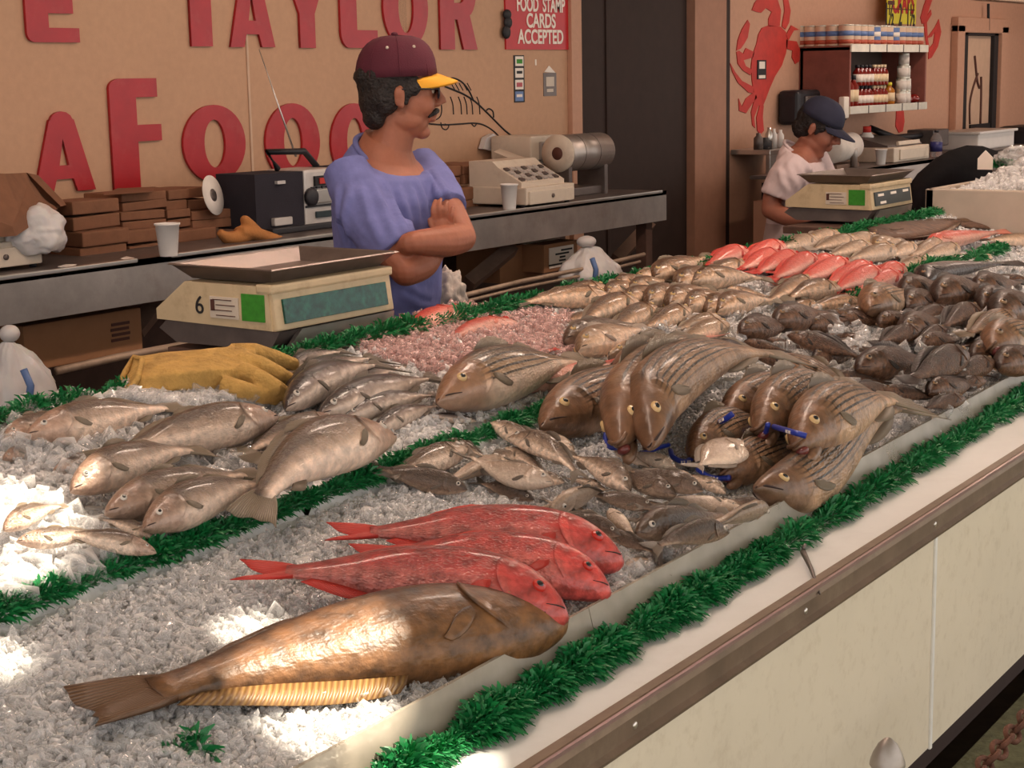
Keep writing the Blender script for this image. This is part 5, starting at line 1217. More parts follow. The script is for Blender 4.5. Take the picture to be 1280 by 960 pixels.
# under the bench
def carton(l, r, t, bt, Y, label, d=.3, lab=None):
    xa, xb = onY(l, (t+bt)/2, Y).x, onY(r, (t+bt)/2, Y).x; za, zb = onY((l+r)/2, bt, Y).z, onY((l+r)/2, t, Y).z
    root = thing('carton', label, 'box', ((xa+xb)/2, Y, za)); w, h = xb-xa, zb-za
    b = G(); b.box((0, d/2, h/2), (w, d, h), bev=.004); b.obj('body', 'cardboard', root)
    b = G(); b.box((0, d/2, h+.001), (w, .05, .004)); b.obj('tape', 'beige_light', root)
    return root, w, h
r_, w, h = carton(30, 178, 396, 452, 4.30, 'brown cardboard box under the bench at left', .32)
b = G()
for i in range(4): b.box((w*.30+.004*(i % 2), -.002, h*(.35+.12*i)), (w*.16, .003, .010))
b.obj('printing', 'ink_brown', r_)
r_, w, h = carton(680, 722, 303, 338, 4.30, 'small cardboard box with white label under the bench at right', .25)
b = G(); b.box((0, -.002, h*.5), (w*.72, .004, h*.72)); lb_ = b.obj('paper_label', 'sign_white', r_)
b = G()
for i in range(5): b.box((random.uniform(-.2,.2)*w, -.005, h*(.25+.12*i)), (w*random.uniform(.15,.4), .003, .008))
b.obj('label_print', 'ink_black', lb_)
carton(625, 676, 306, 350, 4.42, 'dark cardboard box under the bench behind the braces', .25)
CRINKLE = bpy.data.textures.new('crinkle', 'CLOUDS'); CRINKLE.noise_scale = .05; CRINKLE.noise_depth = 3
def tied_bag(px, top, knot, bot, l, r, Y, label, blue=True, zfoot=None):
    P = lambda x, y, dy=0: onY(x, y, Y+dy)
    rings = []
    rows = [(knot-.0,(r-l)*.10),(knot+(bot-knot)*.12,(r-l)*.22),(knot+(bot-knot)*.45,(r-l)*.46),(knot+(bot-knot)*.78,(r-l)*.60),(bot,(r-l)*.56)]
    for i, (y, hw) in enumerate(rows):
        cx = px+((l+r)/2-px)*(i/4); c = P(cx, y); hw_m = abs(P(cx+hw, y).x-c.x)*.80; ring = []
        for k in range(28):
            a = 2*PI*k/28; q = 1+.13*math.sin(a*5+i*.3)*(1-i*.12)+.06*math.sin(a*9+1)
            ring.append(Vector((c.x+hw_m*math.cos(a)*q, c.y+hw_m*.6*math.sin(a)*q, c.z)))
        rings.append(ring)
    b = G(); b.loft(rings); o = b.obj('plastic_bag', 'plastic_white'); add_mod(o, 'SUBSURF', levels=2, render_levels=2); add_mod(o, 'DISPLACE', texture=CRINKLE, strength=.035, mid_level=.5, texture_coords='LOCAL'); bake(o); tag(o, label, 'plastic bag')
    c = P(px, knot); w = abs(P(px+(r-l)*.13, knot).x-c.x); k_ = G(); k_.ell(P(px, (top+knot)/2), (w*.9, w*.8, abs(P(px,top).z-c.z)*.62)); k_.obj('knot', 'plastic_white', o)
    if blue: g = G(); q = P((l+r)/2+(r-l)*.02, knot+(bot-knot)*.66, -w*2.9); g.tube([q+Vector((0,0,.05)), q+Vector((.012,-.012,0)), q+Vector((0,-.012,-.05))], .012, 6); g.obj('blue_print', 'can_blue', o)
    return o
tied_bag(12, 408, 426, 512, -18, 76, 4.06, 'white knotted plastic bag hanging at the left edge under the bench')
tied_bag(733, 296, 308, 352, 708, 770, 4.05, 'white knotted plastic bag under the bench near the doorway')
# ------------------------------------------------------------------ weighing scales
def scale(loc, w, label, big=True, d=.44):
    root = thing('weighing_scale', label, 'scale', loc)
    # case: side profile in (y,z), front face leaning back
    b = G(); pr = [(.0,.05),(.012,.135),(.03,.15),(.27,.15),(.37,.08),(.37,.055)]
    b.loft([[Vector((x, y, z)) for y, z in pr] for x in (-w/2, w/2)], smooth=False); b.obj('housing', 'beige_plastic', root)
    b = G(); b.box((0, .02, .144), (w+.006, .05, .022), bev=.006); b.obj('top_ridge', 'beige_plastic', root)
    Mt = R_(-.14)
    b = G(); b.box((0, .002, .092), (w*.98, .016, .088), Mt, bev=.004); f = b.obj('display_bezel', 'beige_plastic', root)
    b = G(); b.box((0, -.008, .092), (w*.86, .008, .056), Mt, bev=.001); d_ = b.obj('display_window', 'display_green' if big else 'display_dark', f)
    if not big:
        for x, z in ((-.30,.107),(0,.108),(.30,.109),(-.26,.076)): b = G(); b.box((x*w, -.0135+(z-.09)*.14, z), (w*.13, .003, .010), Mt); b.obj('display_label', 'sign_white', d_)
    # base pan with a V-shaped gap at the corner
    b = G(); b.loft([[Vector((x, y, z)) for y, z in ((.02,.012),(-.004,.046),(.36,.05),(.385,.03),(.33,.0),(.05,.0))] for x in (-w/2+.02, w/2)], smooth=False); b.obj('base', 'steel_dark', root)
    b = G(); b.prism([(-w/2+.09, -.008, .045), (w/2, -.008, .046), (w/2, -.004, .016), (-w/2+.045, -.004, .002)], (0,.012,0)); b.obj('front_skirt', 'steel', root)
    # left side: tag, sticker, number
    b = G(); b.box((-w/2-.001, .055, .100), (.004, .07, .062), bev=.0005); b.obj('green_tag', 'tag_green', root)
    b = G(); b.box((-w/2-.001, .145, .095), (.004, .09, .05), bev=.0005); st = b.obj('paper_sticker', 'beige_light', root)
    b = G()
    for i in range(4): b.box((-w/2-.0035, .15-.01*(i % 2), .113-.012*i), (.002, .06, .002))
    b.box((-w/2-.0035, .18, .10), (.002,.012,.026)); b.obj('sticker_print', 'ink_brown', st)
    if big:
        text('handwritten_number', '6', .06, 'ink_black', root, Matrix.Translation((-w/2-.0015, .225, .095)) @ Matrix.Rotation(-PI/2, 4, 'Z') @ STAND, ext=.0008)
    # weighing tray on its pedestal
    b = G(); b.lathe([(.05,.14),(.05,.150),(.10,.153),(0,.153)], (0,.17,0), None, 20); b.obj('pedestal', 'steel_dark', root)
    tw, td = (w+.03)/2, .165; zt = .153
    b = G(); O = [(-1,-1),(1,-1),(1,1),(-1,1)]
    def rng_(k, z): return [Vector((x*(tw-k)+.01, .155+y*(td-k), z)) for x, y in O]
    b.loft([rng_(.04, zt), rng_(.008, zt+.032), rng_(0, zt+.034), rng_(.004, zt+.037), rng_(.010, zt+.034), rng_(.042, zt+.004)], smooth=False)
    b.obj('weighing_tray', 'tray_steel', root)
    return root
x0, x1 = onY(342, 400, 2.58).x, onY(491, 370, 2.58).x
scale(((x0+x1)/2, 2.585, 1.098), x1-x0, 'beige weighing scale with green display beside the tan glove')
x0, x1 = onY(1090, 250, 2.68).x, onY(1141, 245, 2.68).x
scale(((x0+x1)/2, 2.69, 1.098), x1-x0, 'beige weighing scale with dark display in front of the man in white', False)
# ------------------------------------------------------------------ tan gauntlet on the ice
def gp(x, y, l): return bed(x, y, l)
b = G()
b.loft([[gp(x, y, l) for x, y, l in ring] for ring in (
 [(146,487,.012),(166,446,.055),(178,449,.075),(172,474,.055),(160,490,.030),(152,490,.014)],
 [(200,494,.012),(205,440,.05),(225,440,.085),(222,466,.08),(215,488,.045),(207,495,.015)],
 [(232,492,.015),(240,438,.06),(262,436,.095),(262,462,.085),(250,486,.045),(240,493,.02)],
 [(285,498,.015),(268,434,.06),(300,433,.095),(302,460,.08),(298,482,.045),(292,495,.02)],
 [(318,492,.03),(292,434,.06),(320,438,.085),(330,458,.07),(326,478,.05),(322,488,.035)])])
for pts in ([(290,441,.065),(318,440,.075),(342,447,.062),(366,455,.045)], [(300,452,.075),(325,456,.075),(348,468,.058),(368,478,.038)], [(302,464,.07),(326,474,.065),(346,486,.05),(360,494,.032)], [(280,482,.05),(304,488,.05),(326,495,.036),(342,498,.026)]):
    b.tube([gp(*q) for q in pts], [.021,.0195,.018,.014], 12)
    b.ell(gp(*pts[-1]), (.0148,.0148,.0148), seg=12, rings=8)
o = b.obj('gauntlet_glove', 'glove_tan'); add_mod(o, 'REMESH', mode='VOXEL', voxel_size=.004); add_mod(o, 'SMOOTH', iterations=2, factor=.5); bake(o)
tag(o, 'large tan rubber gauntlet glove lying on the ice', 'glove')
b = G(); wl = [(146,487,.014),(157,464,.046),(168,446,.058),(178,449,.077),(172,474,.057),(160,490,.032),(150,489,.015)]
b.tube([gp(*q) for q in wl], .006, 8); b.obj('cuff_hem', 'glove_tan', o)
# ------------------------------------------------------------------ post and chain in front
pt = onY(1110, 922, .9)
b = G(); root = thing('bollard', 'short grey iron post with pointed cap before the counter', 'post', (pt.x, .9, .2)); h = pt.z-.2
b.lathe([(.021,0),(.021,h-.042),(.019,h-.04)], seg=28); b.obj('shaft', 'iron', root)
b = G(); b.lathe([(.0,h-.046),(.024,h-.046),(.0265,h-.042),(.0258,h-.037),(.0215,h-.024),(.014,h-.010),(.006,h-.002),(.002,h),(0,h)], seg=28); b.obj('cap', 'iron', root)
b = G(); b.lathe([(.020,0),(.025,.003),(.025,.008),(.020,.010)], (0,0,h-.062), None, 28); b.obj('ring', 'iron', root)
ch = thing('chain', 'rusty chain hanging low in front of the counter at bottom right', 'chain', (3.2, .95, .2))
pA, pB = onY(1222, 968, .95), onY(1290, 890, .95); n = 9
for i in range(n+2):
    t = (i-1)/(n-1); c = pA.lerp(pB, t); d = (pB-pA).normalized(); L = (pB-pA).length/(n-1)
    b = G(); up = Vector((0,0,1)); u = (up-d*d.z).normalized(); s_ = d.cross(u); q = u if i % 2 else s_
    pts = [c+d*(L*.62*math.cos(a))+(u*.7+s_*.7 if i % 2 else u*.7-s_*.7).normalized()*(L*.40*math.sin(a)) for a in [2*PI*k/16 for k in range(17)]]
    b.tube(pts, L*.14, 7, caps=False); lk = b.obj('chain_link', 'rust'); lk.parent = ch; lk.location = -Vector(ch.location)
# ------------------------------------------------------------------ crab wall, right
def mural(name, polys, label, cat, m='paint_red', joined=False):
    b = G(); n0 = len(polys) if joined else 1
    for P in polys[:n0]: b.prism([onY(x, y, WY-.001) for x, y in P], (0,-.005,0))
    root = tag(b.obj(name, m), label, cat)
    for P in polys[n0:]: b = G(); b.prism([onY(x, y, WY-.001) for x, y in P], (0,-.005,0)); b.obj('painted_claw', m, root)
    return root
crab = [[(947.3,43.3),(951.7,35.0),(960.0,31.7),(975.0,33.3),(981.7,40.0),(984.0,51.7),(981.7,66.7),(976.7,81.7),(968.3,95.0),(961.7,110.0),(956.7,123.3),(952.7,133.3),(947.3,131.7),(941.7,116.7),(939.3,100.0),(938.3,83.3),(940.0,68.3),(945.0,55.0)],
 [(945.0,15.0),(939.3,12.7),(942.7,3.3),(950.0,-5.0),(970.0,-5.0),(975.7,13.3),(974.0,32.7),(960.0,33.3),(960.0,23.3),(964.0,15.0),(956.7,10.0),(950.7,16.0)],
 [(982.0,50.0),(995.0,51.7),(1000.0,63.3),(998.3,76.7),(993.3,80.0),(989.3,71.7),(990.0,63.3),(982.0,60.7)],
 [(976.7,33.3),(980.0,13.3),(978.3,-3.3),(984.0,-3.3),(987.7,13.3),(985.7,28.3),(981.3,36.7)],
 [(981.3,45.0),(988.3,31.7),(998.3,37.3),(991.7,38.0),(985.3,50.0)],
 [(942.0,65.0),(931.7,60.0),(928.3,67.3),(923.3,63.3),(920.0,65.0),(921.7,80.0),(928.3,88.3),(937.3,94.0),(940.0,87.3),(931.7,82.7),(928.7,75.3),(941.0,71.7)],
 [(920.0,63.3),(921.7,50.0),(926.7,36.7),(934.0,25.0),(936.7,30.0),(934.0,46.7),(930.0,54.0),(925.3,60.7)],
 [(911.7,78.3),(915.0,90.0),(921.7,103.3),(935.0,115.7),(941.0,116.7),(940.7,108.3),(926.7,101.0),(918.3,90.0)],
 [(942.0,115.0),(931.7,123.3),(926.7,133.3),(922.7,123.3),(923.3,138.3),(931.7,141.7),(940.0,129.0),(945.7,121.7)],
 [(943.3,120.7),(938.3,140.0),(940.0,156.7),(943.3,160.0),(942.0,146.7),(948.0,130.7)],
 [(949.3,130.7),(945.0,146.7),(946.0,163.3),(950.0,168.3),(954.3,163.3),(952.7,146.7),(954.0,131.7)]]
o = mural('crab_mural', crab, 'big red painted crab on the pink wall left of the shelf', 'mural')
b = G(); wrect(b, 945, 75, 956, 99, off=.007, th=.004); q = b.obj('pasted_card', 'ink_black', o)
b = G(); wrect(b, 947, 77, 954, 86, off=.011, th=.002); wrect(b, 946.5, 94, 954.5, 98, off=.011, th=.002); b.obj('card_print', 'sign_white', q)
mural('crab_mural', [[(1150,22),(1154,8),(1158,-4),(1166,-4),(1162,8),(1158,20),(1163,12),(1164,18),(1158,28),(1152,30)], [(1173,24),(1176,40),(1172,58),(1164,72),(1160,74),(1160,62),(1166,54),(1168,40),(1164,46),(1158,48),(1168,34)],
  [(1154,28),(1156,46),(1158,60),(1161,60),(1159,46),(1158,28)], [(1120,138),(1129,138),(1130,152),(1128,164),(1123,166),(1119,158)]], 'second red painted crab on the pink wall, half behind the shelf', 'mural')
mural('lobster_drawing', [[(1207,46),(1212,50),(1214,60),(1220,70),(1224,60),(1230,48),(1234,60),(1232,76),(1236,96),(1234,104),(1228,96),(1222,92),(1218,76),(1210,68),(1206,58)]], 'faded red lobster shape on the narrow framed door', 'mural', 'shelf_brown')
b = G(); wline(b, [(1222,92),(1216,110),(1212,130),(1212,155)], .012, WY-.015); wline(b, [(1226,96),(1226,120),(1225,155)], .012, WY-.015); wline(b, [(1218,70),(1221,100),(1224,110)], .012, WY-.015); tag(b.obj('door_drawing', 'ink_brown'), 'dark curved lines drawn on the narrow framed door', 'mural')
# wall shelf
SY = WY-.36
sx0, sx1 = onY(1062, 90, SY).x, onY(1158, 90, SY).x
zt, zb = onY(1062, 60, SY).z, onY(1062, 138, SY).z
shelf = thing('wall_shelf', 'open wall shelf of brown boards with white price strips', 'shelf', (0,0,0))
b = G(); b.box((sx0+.012, (SY+WY)/2, (zt+zb)/2+.0), (.024, .36, zt-zb+.02), bev=.003); b.obj('side_panel', 'shelf_brown', shelf)
b = G(); b.box((sx1-.012, (SY+WY)/2, (zt+zb)/2), (.024, .36, zt-zb), bev=.003); b.obj('side_panel', 'shelf_brown', shelf)
b = G(); b.box(((sx0+sx1)/2, WY-.02, (zt+zb)/2), (sx1-sx0, .02, zt-zb)); b.obj('back_panel', 'shelf_back', shelf)
for z in (zt, zb):
    b = G(); b.box(((sx0+sx1)/2, (SY+WY)/2, z), (sx1-sx0, .36, .03), bev=.003); s_ = b.obj('board', 'shelf_brown', shelf)
    b = G(); b.box(((sx0+sx1)/2, SY-.006, z), (sx1-sx0, .012, .05), bev=.002); b.obj('price_strip', 'shelf_white', s_)
    for k in range(1, 5): b = G(); b.box((sx0+(sx1-sx0)*k/4.6, SY-.0125, z), (.012,.004,.05)); b.obj('strip_joint', 'steel_dark', s_)
# tins, jars and bottles
def tin(r, h, body, band):
    b = G(); b.lathe([(r*.95,0),(r,.004),(r,h-.004),(r*.96,h),(0,h)], seg=20); o = b.obj('seasoning_tin', body)
    b = G(); b.lathe([(r*1.01,h*.48),(r*1.01,h*.72)], seg=20); b.obj('label_band', band, o)
    b = G(); b.lathe([(r*1.01,h*.10),(r*1.01,h*.30)], seg=20); b.obj('label_band', 'can_red', o)
    b = G(); b.lathe([(r*1.0,h-.006),(r*1.03,h),(r*.98,h+.004),(0,h+.004)], seg=20); b.obj('lid', 'tin', o)
    return o
hT = onY(1064, 28, SY).z-zt-.03
wT = (sx1-sx0)/12.5
proto_t = tin(wT*.46, hT, 'can_label', 'can_blue'); proto_d = tin(wT*.46, hT*.97, 'can_blue', 'sign_white'); used = set()
def put(pr, x, y, z, lb, grp):
    if pr.name not in used: used.add(pr.name); o = pr
    else: o = dup(pr)
    o.location = (x, y, z); tag(o, lb, 'tin' if 'tin' in o.name else 'bottle', grp); return o
ordn = ['first','second','third','fourth','fifth','sixth','seventh','eighth','ninth','tenth','eleventh','twelfth']
for i in range(12):
    dark = i in (4, 7); 
    put(proto_d if dark else proto_t, sx0+wT*(.55+i*1.03), SY+wT*.5, zt+.016, '%s tin from the left in the front row on top of the wall shelf' % ordn[i], 'tins on top of the shelf')
for k in range(4):
    put(proto_t, sx0+wT*.55, SY+wT*(1.35+.72*k), zt+.016, '%s tin behind the left corner tin on top of the shelf' % ['next','second','third','rearmost'][k], 'tins on top of the shelf')
def bottle(name, r, h, body, lab, capm):
    b = G(); b.lathe([(r*.9,0),(r,.005),(r,h*.66),(r*.45,h*.80),(r*.4,h*.94),(0,h*.94)], seg=16); o = b.obj(name, body)
    b = G(); b.lathe([(r*1.02,h*.18),(r*1.02,h*.55)], seg=16); b.obj('label', lab, o)
    b = G(); b.lathe([(r*.5,h*.86),(r*.5,h),(0,h)], seg=14); b.obj('cap', capm, o)
    return o
zB = zb+.016; u_ = (sx1-sx0)
hj = onY(1064, 95, SY).z-zb
bp1 = bottle('sauce_bottle', .036, hj*.95, 'sauce_red', 'label_cream', 'black_plastic')
bp2 = bottle('hot_sauce_bottle', .034, hj*.62, 'sauce_red', 'sign_white', 'black_plastic')
bp3 = bottle('seasoning_bottle', .030, hj*.62, 'sauce_red', 'label_cream', 'label_cream')
bp4 = bottle('spice_bottle', .040, hj*.70, 'sauce_amber', 'label_cream', 'sign_yellow')
for i in range(3): put(bp1, sx0+u_*(.04+.055*i), SY+.06, zB, '%s black-capped red sauce bottle at the left of the lower shelf' % ['leftmost','middle','rightmost'][i], 'sauce bottles at the left')
pl = None
for lv in range(2):
    for i in range(4):
        put(bp2, sx0+u_*(.215+.048*i), SY+.07, zB+lv*hj*.63, '%s bottle of the %s row of pale labelled red bottles' % (ordn[i], ['lower','upper'][lv]), 'pale labelled bottles in two tiers')
        put(bp3, sx0+u_*(.405+.043*i), SY+.06, zB+lv*hj*.63, '%s bottle of the %s row of cream labelled bottles' % (ordn[i], ['lower','upper'][lv]), 'cream labelled bottles in two tiers')
for i in range(2): put(bp4, sx0+u_*(.64+.07*i), SY+.08+.05*i, zB, '%s amber spice bottle right of the cream labelled bottles' % ['left','right'][i], 'amber bottles')
b = G(); hc = hj*.40; b.lathe([(.036,0),(.037,.003),(.037,hc-.003),(.036,hc),(0,hc)], seg=18); tn = b.obj('food_tin', 'tin'); b = G(); b.lathe([(.0376,hc*.15),(.0376,hc*.85)], seg=18); b.obj('label', 'paper_white', tn)
for lv, row in enumerate(((0,1),(0,1),(.5,),)):
    pass
for lv, xs_ in enumerate(((0,1),(0,1),(.2,.8),(.5,))):
    for x in xs_:
        put(tn, sx0+u_*(.765+.062*x), SY+.06, zB+lv*hc*1.0, ['bottom','second','third','top'][lv]+(' tin' if lv == 3 else ' %s tin' % ('left' if x < .5 else 'right'))+' of the white tin pyramid on the lower shelf', 'white tins in a pyramid')
b = G(); b.ell((sx0+u_*.91, SY+.10, zB+.03), (.07,.05,.03)); b.ell((sx0+u_*.95, SY+.07, zB+.035), (.05,.05,.035)); tag(b.obj('snack_bag', 'sauce_red'), 'small dark red packet at the right of the lower shelf', 'packet')
b = G(); b.box((sx0-.035, SY+.02, zb+.02), (.08,.04,.14), bev=.008); o = b.obj('price_tag_holder', 'sign_white'); o.data; tag(o, 'small white card at the left end of the lower shelf', 'card')
# yellow price sign
b = G(); xa, xb, za, zc = wrect(b, 1108, -34, 1144, 30, Y=WY-.10, th=.01); o = b.obj('price_sign', 'sign_yellow'); tag(o, 'yellow price sign standing above the wall shelf tins', 'sign')
p = onY(1126, 20, WY-.115); text('lettering', '1\u00bd  2  1\u00bd', .22, 'ink_black', o, Matrix.Translation((p.x, WY-.112, p.z)) @ STAND, sx=.62, bold=.004)
p = onY(1130, 4, WY-.115); text('lettering', 'CRABS', .22, 'sign_red', o, Matrix.Translation((p.x, WY-.112, p.z)) @ STAND, sx=.62, bold=.008)
b = G(); wrect(b, 1109, 11, 1143, 12.2, Y=WY-.11, th=.003); wrect(b, 1110, 1, 1118, 6, Y=WY-.11, th=.003); b.obj('rule', 'ink_brown', o)
# bag dispenser behind the second man's head
b = G(); xa, xb, za, zc = onY(988,130,WY-.1).x, onY(1052,130,WY-.1).x, onY(1010,155,WY-.1).z, onY(1010,112,WY-.1).z
b.box(((xa+xb)/2, WY-.08, (za+zc)/2), (xb-xa, .15, zc-za), bev=.04, seg=4); o = b.obj('dispenser', 'black_plastic'); tag(o, 'rounded dark dispenser on the wall behind the man in white', 'dispenser')
b = G(); b.box(((xa+xb)/2+.03, WY-.16, (za+zc)/2+.01), (xb-xa-.12, .02, zc-za-.10), bev=.008); f = b.obj('front_cover', 'steel_dark', o)
b = G()
for i in range(4): b.box(((xa+xb)/2+.03, WY-.172, za+(zc-za)*(.28+.15*i)), ((xb-xa)*.6, .004, (zc-za)*.05))
b.obj('cover_print', 'beige_light', f)
# second bench, right
rb0, rb1 = onY(1006, 226, BY).x, 15.2
bench2 = thing('service_bench', 'steel edged bench behind the man in white at right', 'counter', (0,0,0))
b = G(); b.prism([(rb0, BY, 1.11), (rb1, BY, 1.11), (rb1, BY, .97), (rb0, BY, .97)], (0,.015,0)); b.obj('apron', 'steel', bench2)
b = G(); b.prism([(rb0, BY, 1.11), (rb1, BY, 1.11), (rb1, WY-.01, 1.11), (rb0+1.6, WY-.01, 1.11), (rb0+.3, 4.5, 1.11), (rb0, 4.5, 1.11)], (0,0,-.02)); b.obj('worktop', 'steel_dark', bench2)
b = G(); b.box(((rb0+rb1)/2, 4.35, .48), (rb1-rb0-.1, .3, .96)); b.obj('cupboard', 'pillar_paint', bench2)
# sink unit between pillar and bench
sa, sb_ = xp+.05, rb0+1.0
sk = thing('sink_unit', 'low steel wash unit at the foot of the crab painting', 'sink', (0,0,0)); zs = onY(930, 190, 4.62).z
b = G(); b.box(((sa+sb_)/2, 4.76, zs-.02), (sb_-sa, .27, .03), bev=.004); b.obj('top', 'steel_bright', sk)
b = G(); b.box(((sa+sb_)/2, 4.64, zs-.12), (sb_-sa, .03, .17), bev=.004); b.obj('front', 'steel', sk)
b = G(); b.box(((sa+sb_)/2, 4.66, zs-.28), (sb_-sa, .04, .15)); b.obj('recess', 'black_plastic', sk)
b = G(); b.box(((sa+sb_)/2, 4.68, (zs-.36)/2), (sb_-sa, .04, zs-.36)); b.obj('lower_panel', 'pillar_paint', sk)
for i, (px, hh, r, m_, nm_, lb) in enumerate(((948,.10,.03,'steel_dark','tumbler','dark tumbler at the left end of the wash unit'),(955,.07,.05,'black_plastic','soap_box','black box on the wash unit'),(961,.13,.025,'steel_bright','squeeze_bottle','pale squeeze bottle on the wash unit'),(967,.12,.022,'foam_white','spray_bottle','white slanted bottle on the wash unit'),(975,.11,.025,'foam_white','jar','white jar on the wash unit right end'))):
    p = onY(px, 190, 4.72); b = G(); b.lathe([(r,0),(r,hh*.7),(r*.5,hh*.85),(r*.5,hh),(0,hh)], seg=14); o = b.obj(nm_, m_); o.location = (p.x, 4.72, zs-.004); tag(o, lb, 'bottle')
b = G(); wrect(b, 964, 166, 972, 171, th=.02); tag(b.obj('wall_switch', 'ink_black'), 'small dark switch on the pink wall above the wash unit', 'switch')
# things on the second bench
BZ2 = 1.11
b = G(); p0, p1 = onY(1036, 188, 4.35), onY(1064, 182, 4.35); ax = p1-p0; Mr = Vector((0,0,1)).rotation_difference(ax).to_matrix().to_4x4()
b.lathe([(.02,0),(.085,0),(.085,ax.length),(.02,ax.length)], p0, Mr, 28); o = b.obj('paper_roll', 'paper_white'); tag(o, 'white paper towel roll lying beside the second man', 'roll')
b = G(); b.lathe([(0,ax.length),(.026,ax.length),(.026,ax.length+.003),(0,ax.length+.003)], p0, Mr, 18); b.obj('core', 'ink_brown', o)
b = G(); b.box(((p0.x+p1.x)/2, 4.42, (BZ2+p0.z-.09)/2), (p1.x-p0.x, .25, p0.z-.09-BZ2)); b.obj('stand', 'wood_brace', o)
for px, bt, tp, w, m_, nm_, lb in ((1067,214,190,9,'steel','shaker','steel shaker on the bench right of the paper roll'),):
    p = onY(px, bt, 4.28); h_ = onY(px, tp, 4.28).z-p.z; r = w/2/FPX*(p-CAMP).dot(fw); b = G(); b.lathe([(r,0),(r,h_*.85),(r*.9,h_),(0,h_)], seg=16); o = b.obj(nm_, m_); o.location = (p.x, 4.28, BZ2); tag(o, lb, 'shaker')
p = onY(1082, 178, 4.5); b = G(); b.box((p.x, 4.55, (BZ2+p.z-.06)/2), (.35,.26,p.z-.06-BZ2), bev=.008); o = b.obj('wooden_crate', 'wood_brace'); tag(o, 'brown wooden box on the bench behind the steel shaker', 'box')
b = G(); r = .045; b.lathe([(r,0),(r,.10),(r*.5,.13),(r*.5,.15),(0,.15)], seg=16); o2 = b.obj('ketchup_jar', 'foam_white'); o2.location = (p.x+.02, 4.5, p.z-.06); tag(o2, 'white jar with red cap on the brown box', 'jar')
b = G(); b.lathe([(r*.6,.125),(r*.6,.165),(0,.165)], seg=14); b.obj('cap', 'paint_red', o2)
cup(1101, 187, 206, 15, BZ2, 'white foam cup on the far right bench', Y=4.24)
x0, x1 = onY(1112, 200, 4.25).x, onY(1156, 200, 4.25).x; zt2 = onY(1120, 168, 4.4).z
rg = thing('cash_register', 'beige cash register on the far bench under the shelf', 'cash register', ((x0+x1)/2, 4.22, BZ2)); w = x1-x0; h = zt2-BZ2
b = G(); b.box((0, .25, h*.30), (w, .5, h*.58), bev=.008); b.obj('drawer_case', 'beige_light', rg)
b = G(); b.box((.04*w, -.004, h*.30), (w*.8,.012,h*.40), bev=.004); b.obj('cash_drawer', 'beige_light', rg)
b = G(); b.loft([[Vector((x, y, z)) for y, z in ((.05,h*.58),(.05,h*.66),(.25,h*.95),(.46,h*.98),(.46,h*.58))] for x in (-w*.48, w*.48)], smooth=False); b.obj('keyboard_housing', 'steel_dark', rg)
b = G(); b.box((w*.05,.04,h*.72), (w*.6,.02,h*.16), R_(-.2), bev=.004); b.obj('key_panel', 'beige_light', rg)
b = G(); b.tube([onY(1088,160,4.6), onY(1102,166,4.5), onY(1118,172,4.5), onY(1140,170,4.5), onY(1158,168,4.5)], .022, 8); tag(b.obj('lamp_arm', 'black_plastic'), 'dark curved arm lying over the far cash register', 'arm')
p = onY(1170, 193, 4.22); D = (p-CAMP).dot(fw); h_ = 34/FPX*D; r = 7.5/FPX*D; b = G()
b.lathe([(r*.9,0),(r,.01),(r,h_*.62),(r*.85,h_*.74),(r*.35,h_*.88),(r*.32,h_*.94),(0,h_*.94)], seg=20); o = b.obj('water_bottle', 'water_bottle'); o.location = (p.x, 4.22, BZ2); tag(o, 'clear water bottle with dark blue label on the far bench', 'bottle')
b = G(); b.lathe([(r*1.02,h_*.22),(r*1.02,h_*.58)], seg=20); b.obj('label', 'label_navy', o); b = G(); b.lathe([(r*.4,h_*.92),(r*.4,h_),(0,h_)], seg=14); b.obj('cap', 'black_plastic', o)
b = G(); b.box(onY(1160, 172, 4.5), (.30,.2,.12), bev=.01); tag(b.obj('black_box', 'steel_dark'), 'dark box behind the water bottle on the far bench', 'box')
b = G(); wb = onY(1254, 184, 4.3); b.box((wb.x-.15, 4.45, 1.11+.06), (.80,.3,.12), bev=.01); b.box((wb.x-.15, 4.45, 1.11+.125), (.85,.34,.02), bev=.006); tag(b.obj('white_bin', 'foam_white'), 'white box at the far end of the right bench', 'box')
b = G(); b.box(onY(1282, 174, 4.4), (.5,.3,.22), bev=.04); tag(b.obj('black_bin', 'black_plastic'), 'dark object at the right edge by the white box', 'box')
# foam ice bin at the far end of the counter
bx = 6.95; yb1 = onX(1156, 260, bx).y; zt_ = onX(1158, 236, bx).z; zbt = onX(1158, 274, bx).z-.10
bn = thing('ice_bin', 'pale foam bin of ice at the far end of the counter', 'bin', (0,0,0))
ya_ = 1.55
b = G(); b.box((bx+.02, (yb1+ya_)/2, (zt_+zbt)/2), (.04, yb1-ya_, zt_-zbt), bev=.006); b.obj('end_wall', 'foam_bin', bn)
b = G(); b.box((bx+.75, yb1-.02, (zt_+zbt)/2), (1.5, .04, zt_-zbt), bev=.006); b.obj('side_wall', 'foam_bin', bn)
b = G(); b.box((bx+.75, ya_+.02, (zt_+zbt)/2), (1.5, .04, zt_-zbt), bev=.006); b.obj('side_wall', 'foam_bin', bn)
b = G(); b.box((bx+1.48, (yb1+ya_)/2, (zt_+zbt)/2), (.04, yb1-ya_, zt_-zbt), bev=.006); b.obj('end_wall', 'foam_bin', bn)
b = G(); b.box((bx+.75, (yb1+ya_)/2, zbt+.02), (1.5, yb1-ya_, .04)); b.obj('bottom', 'foam_bin', bn)
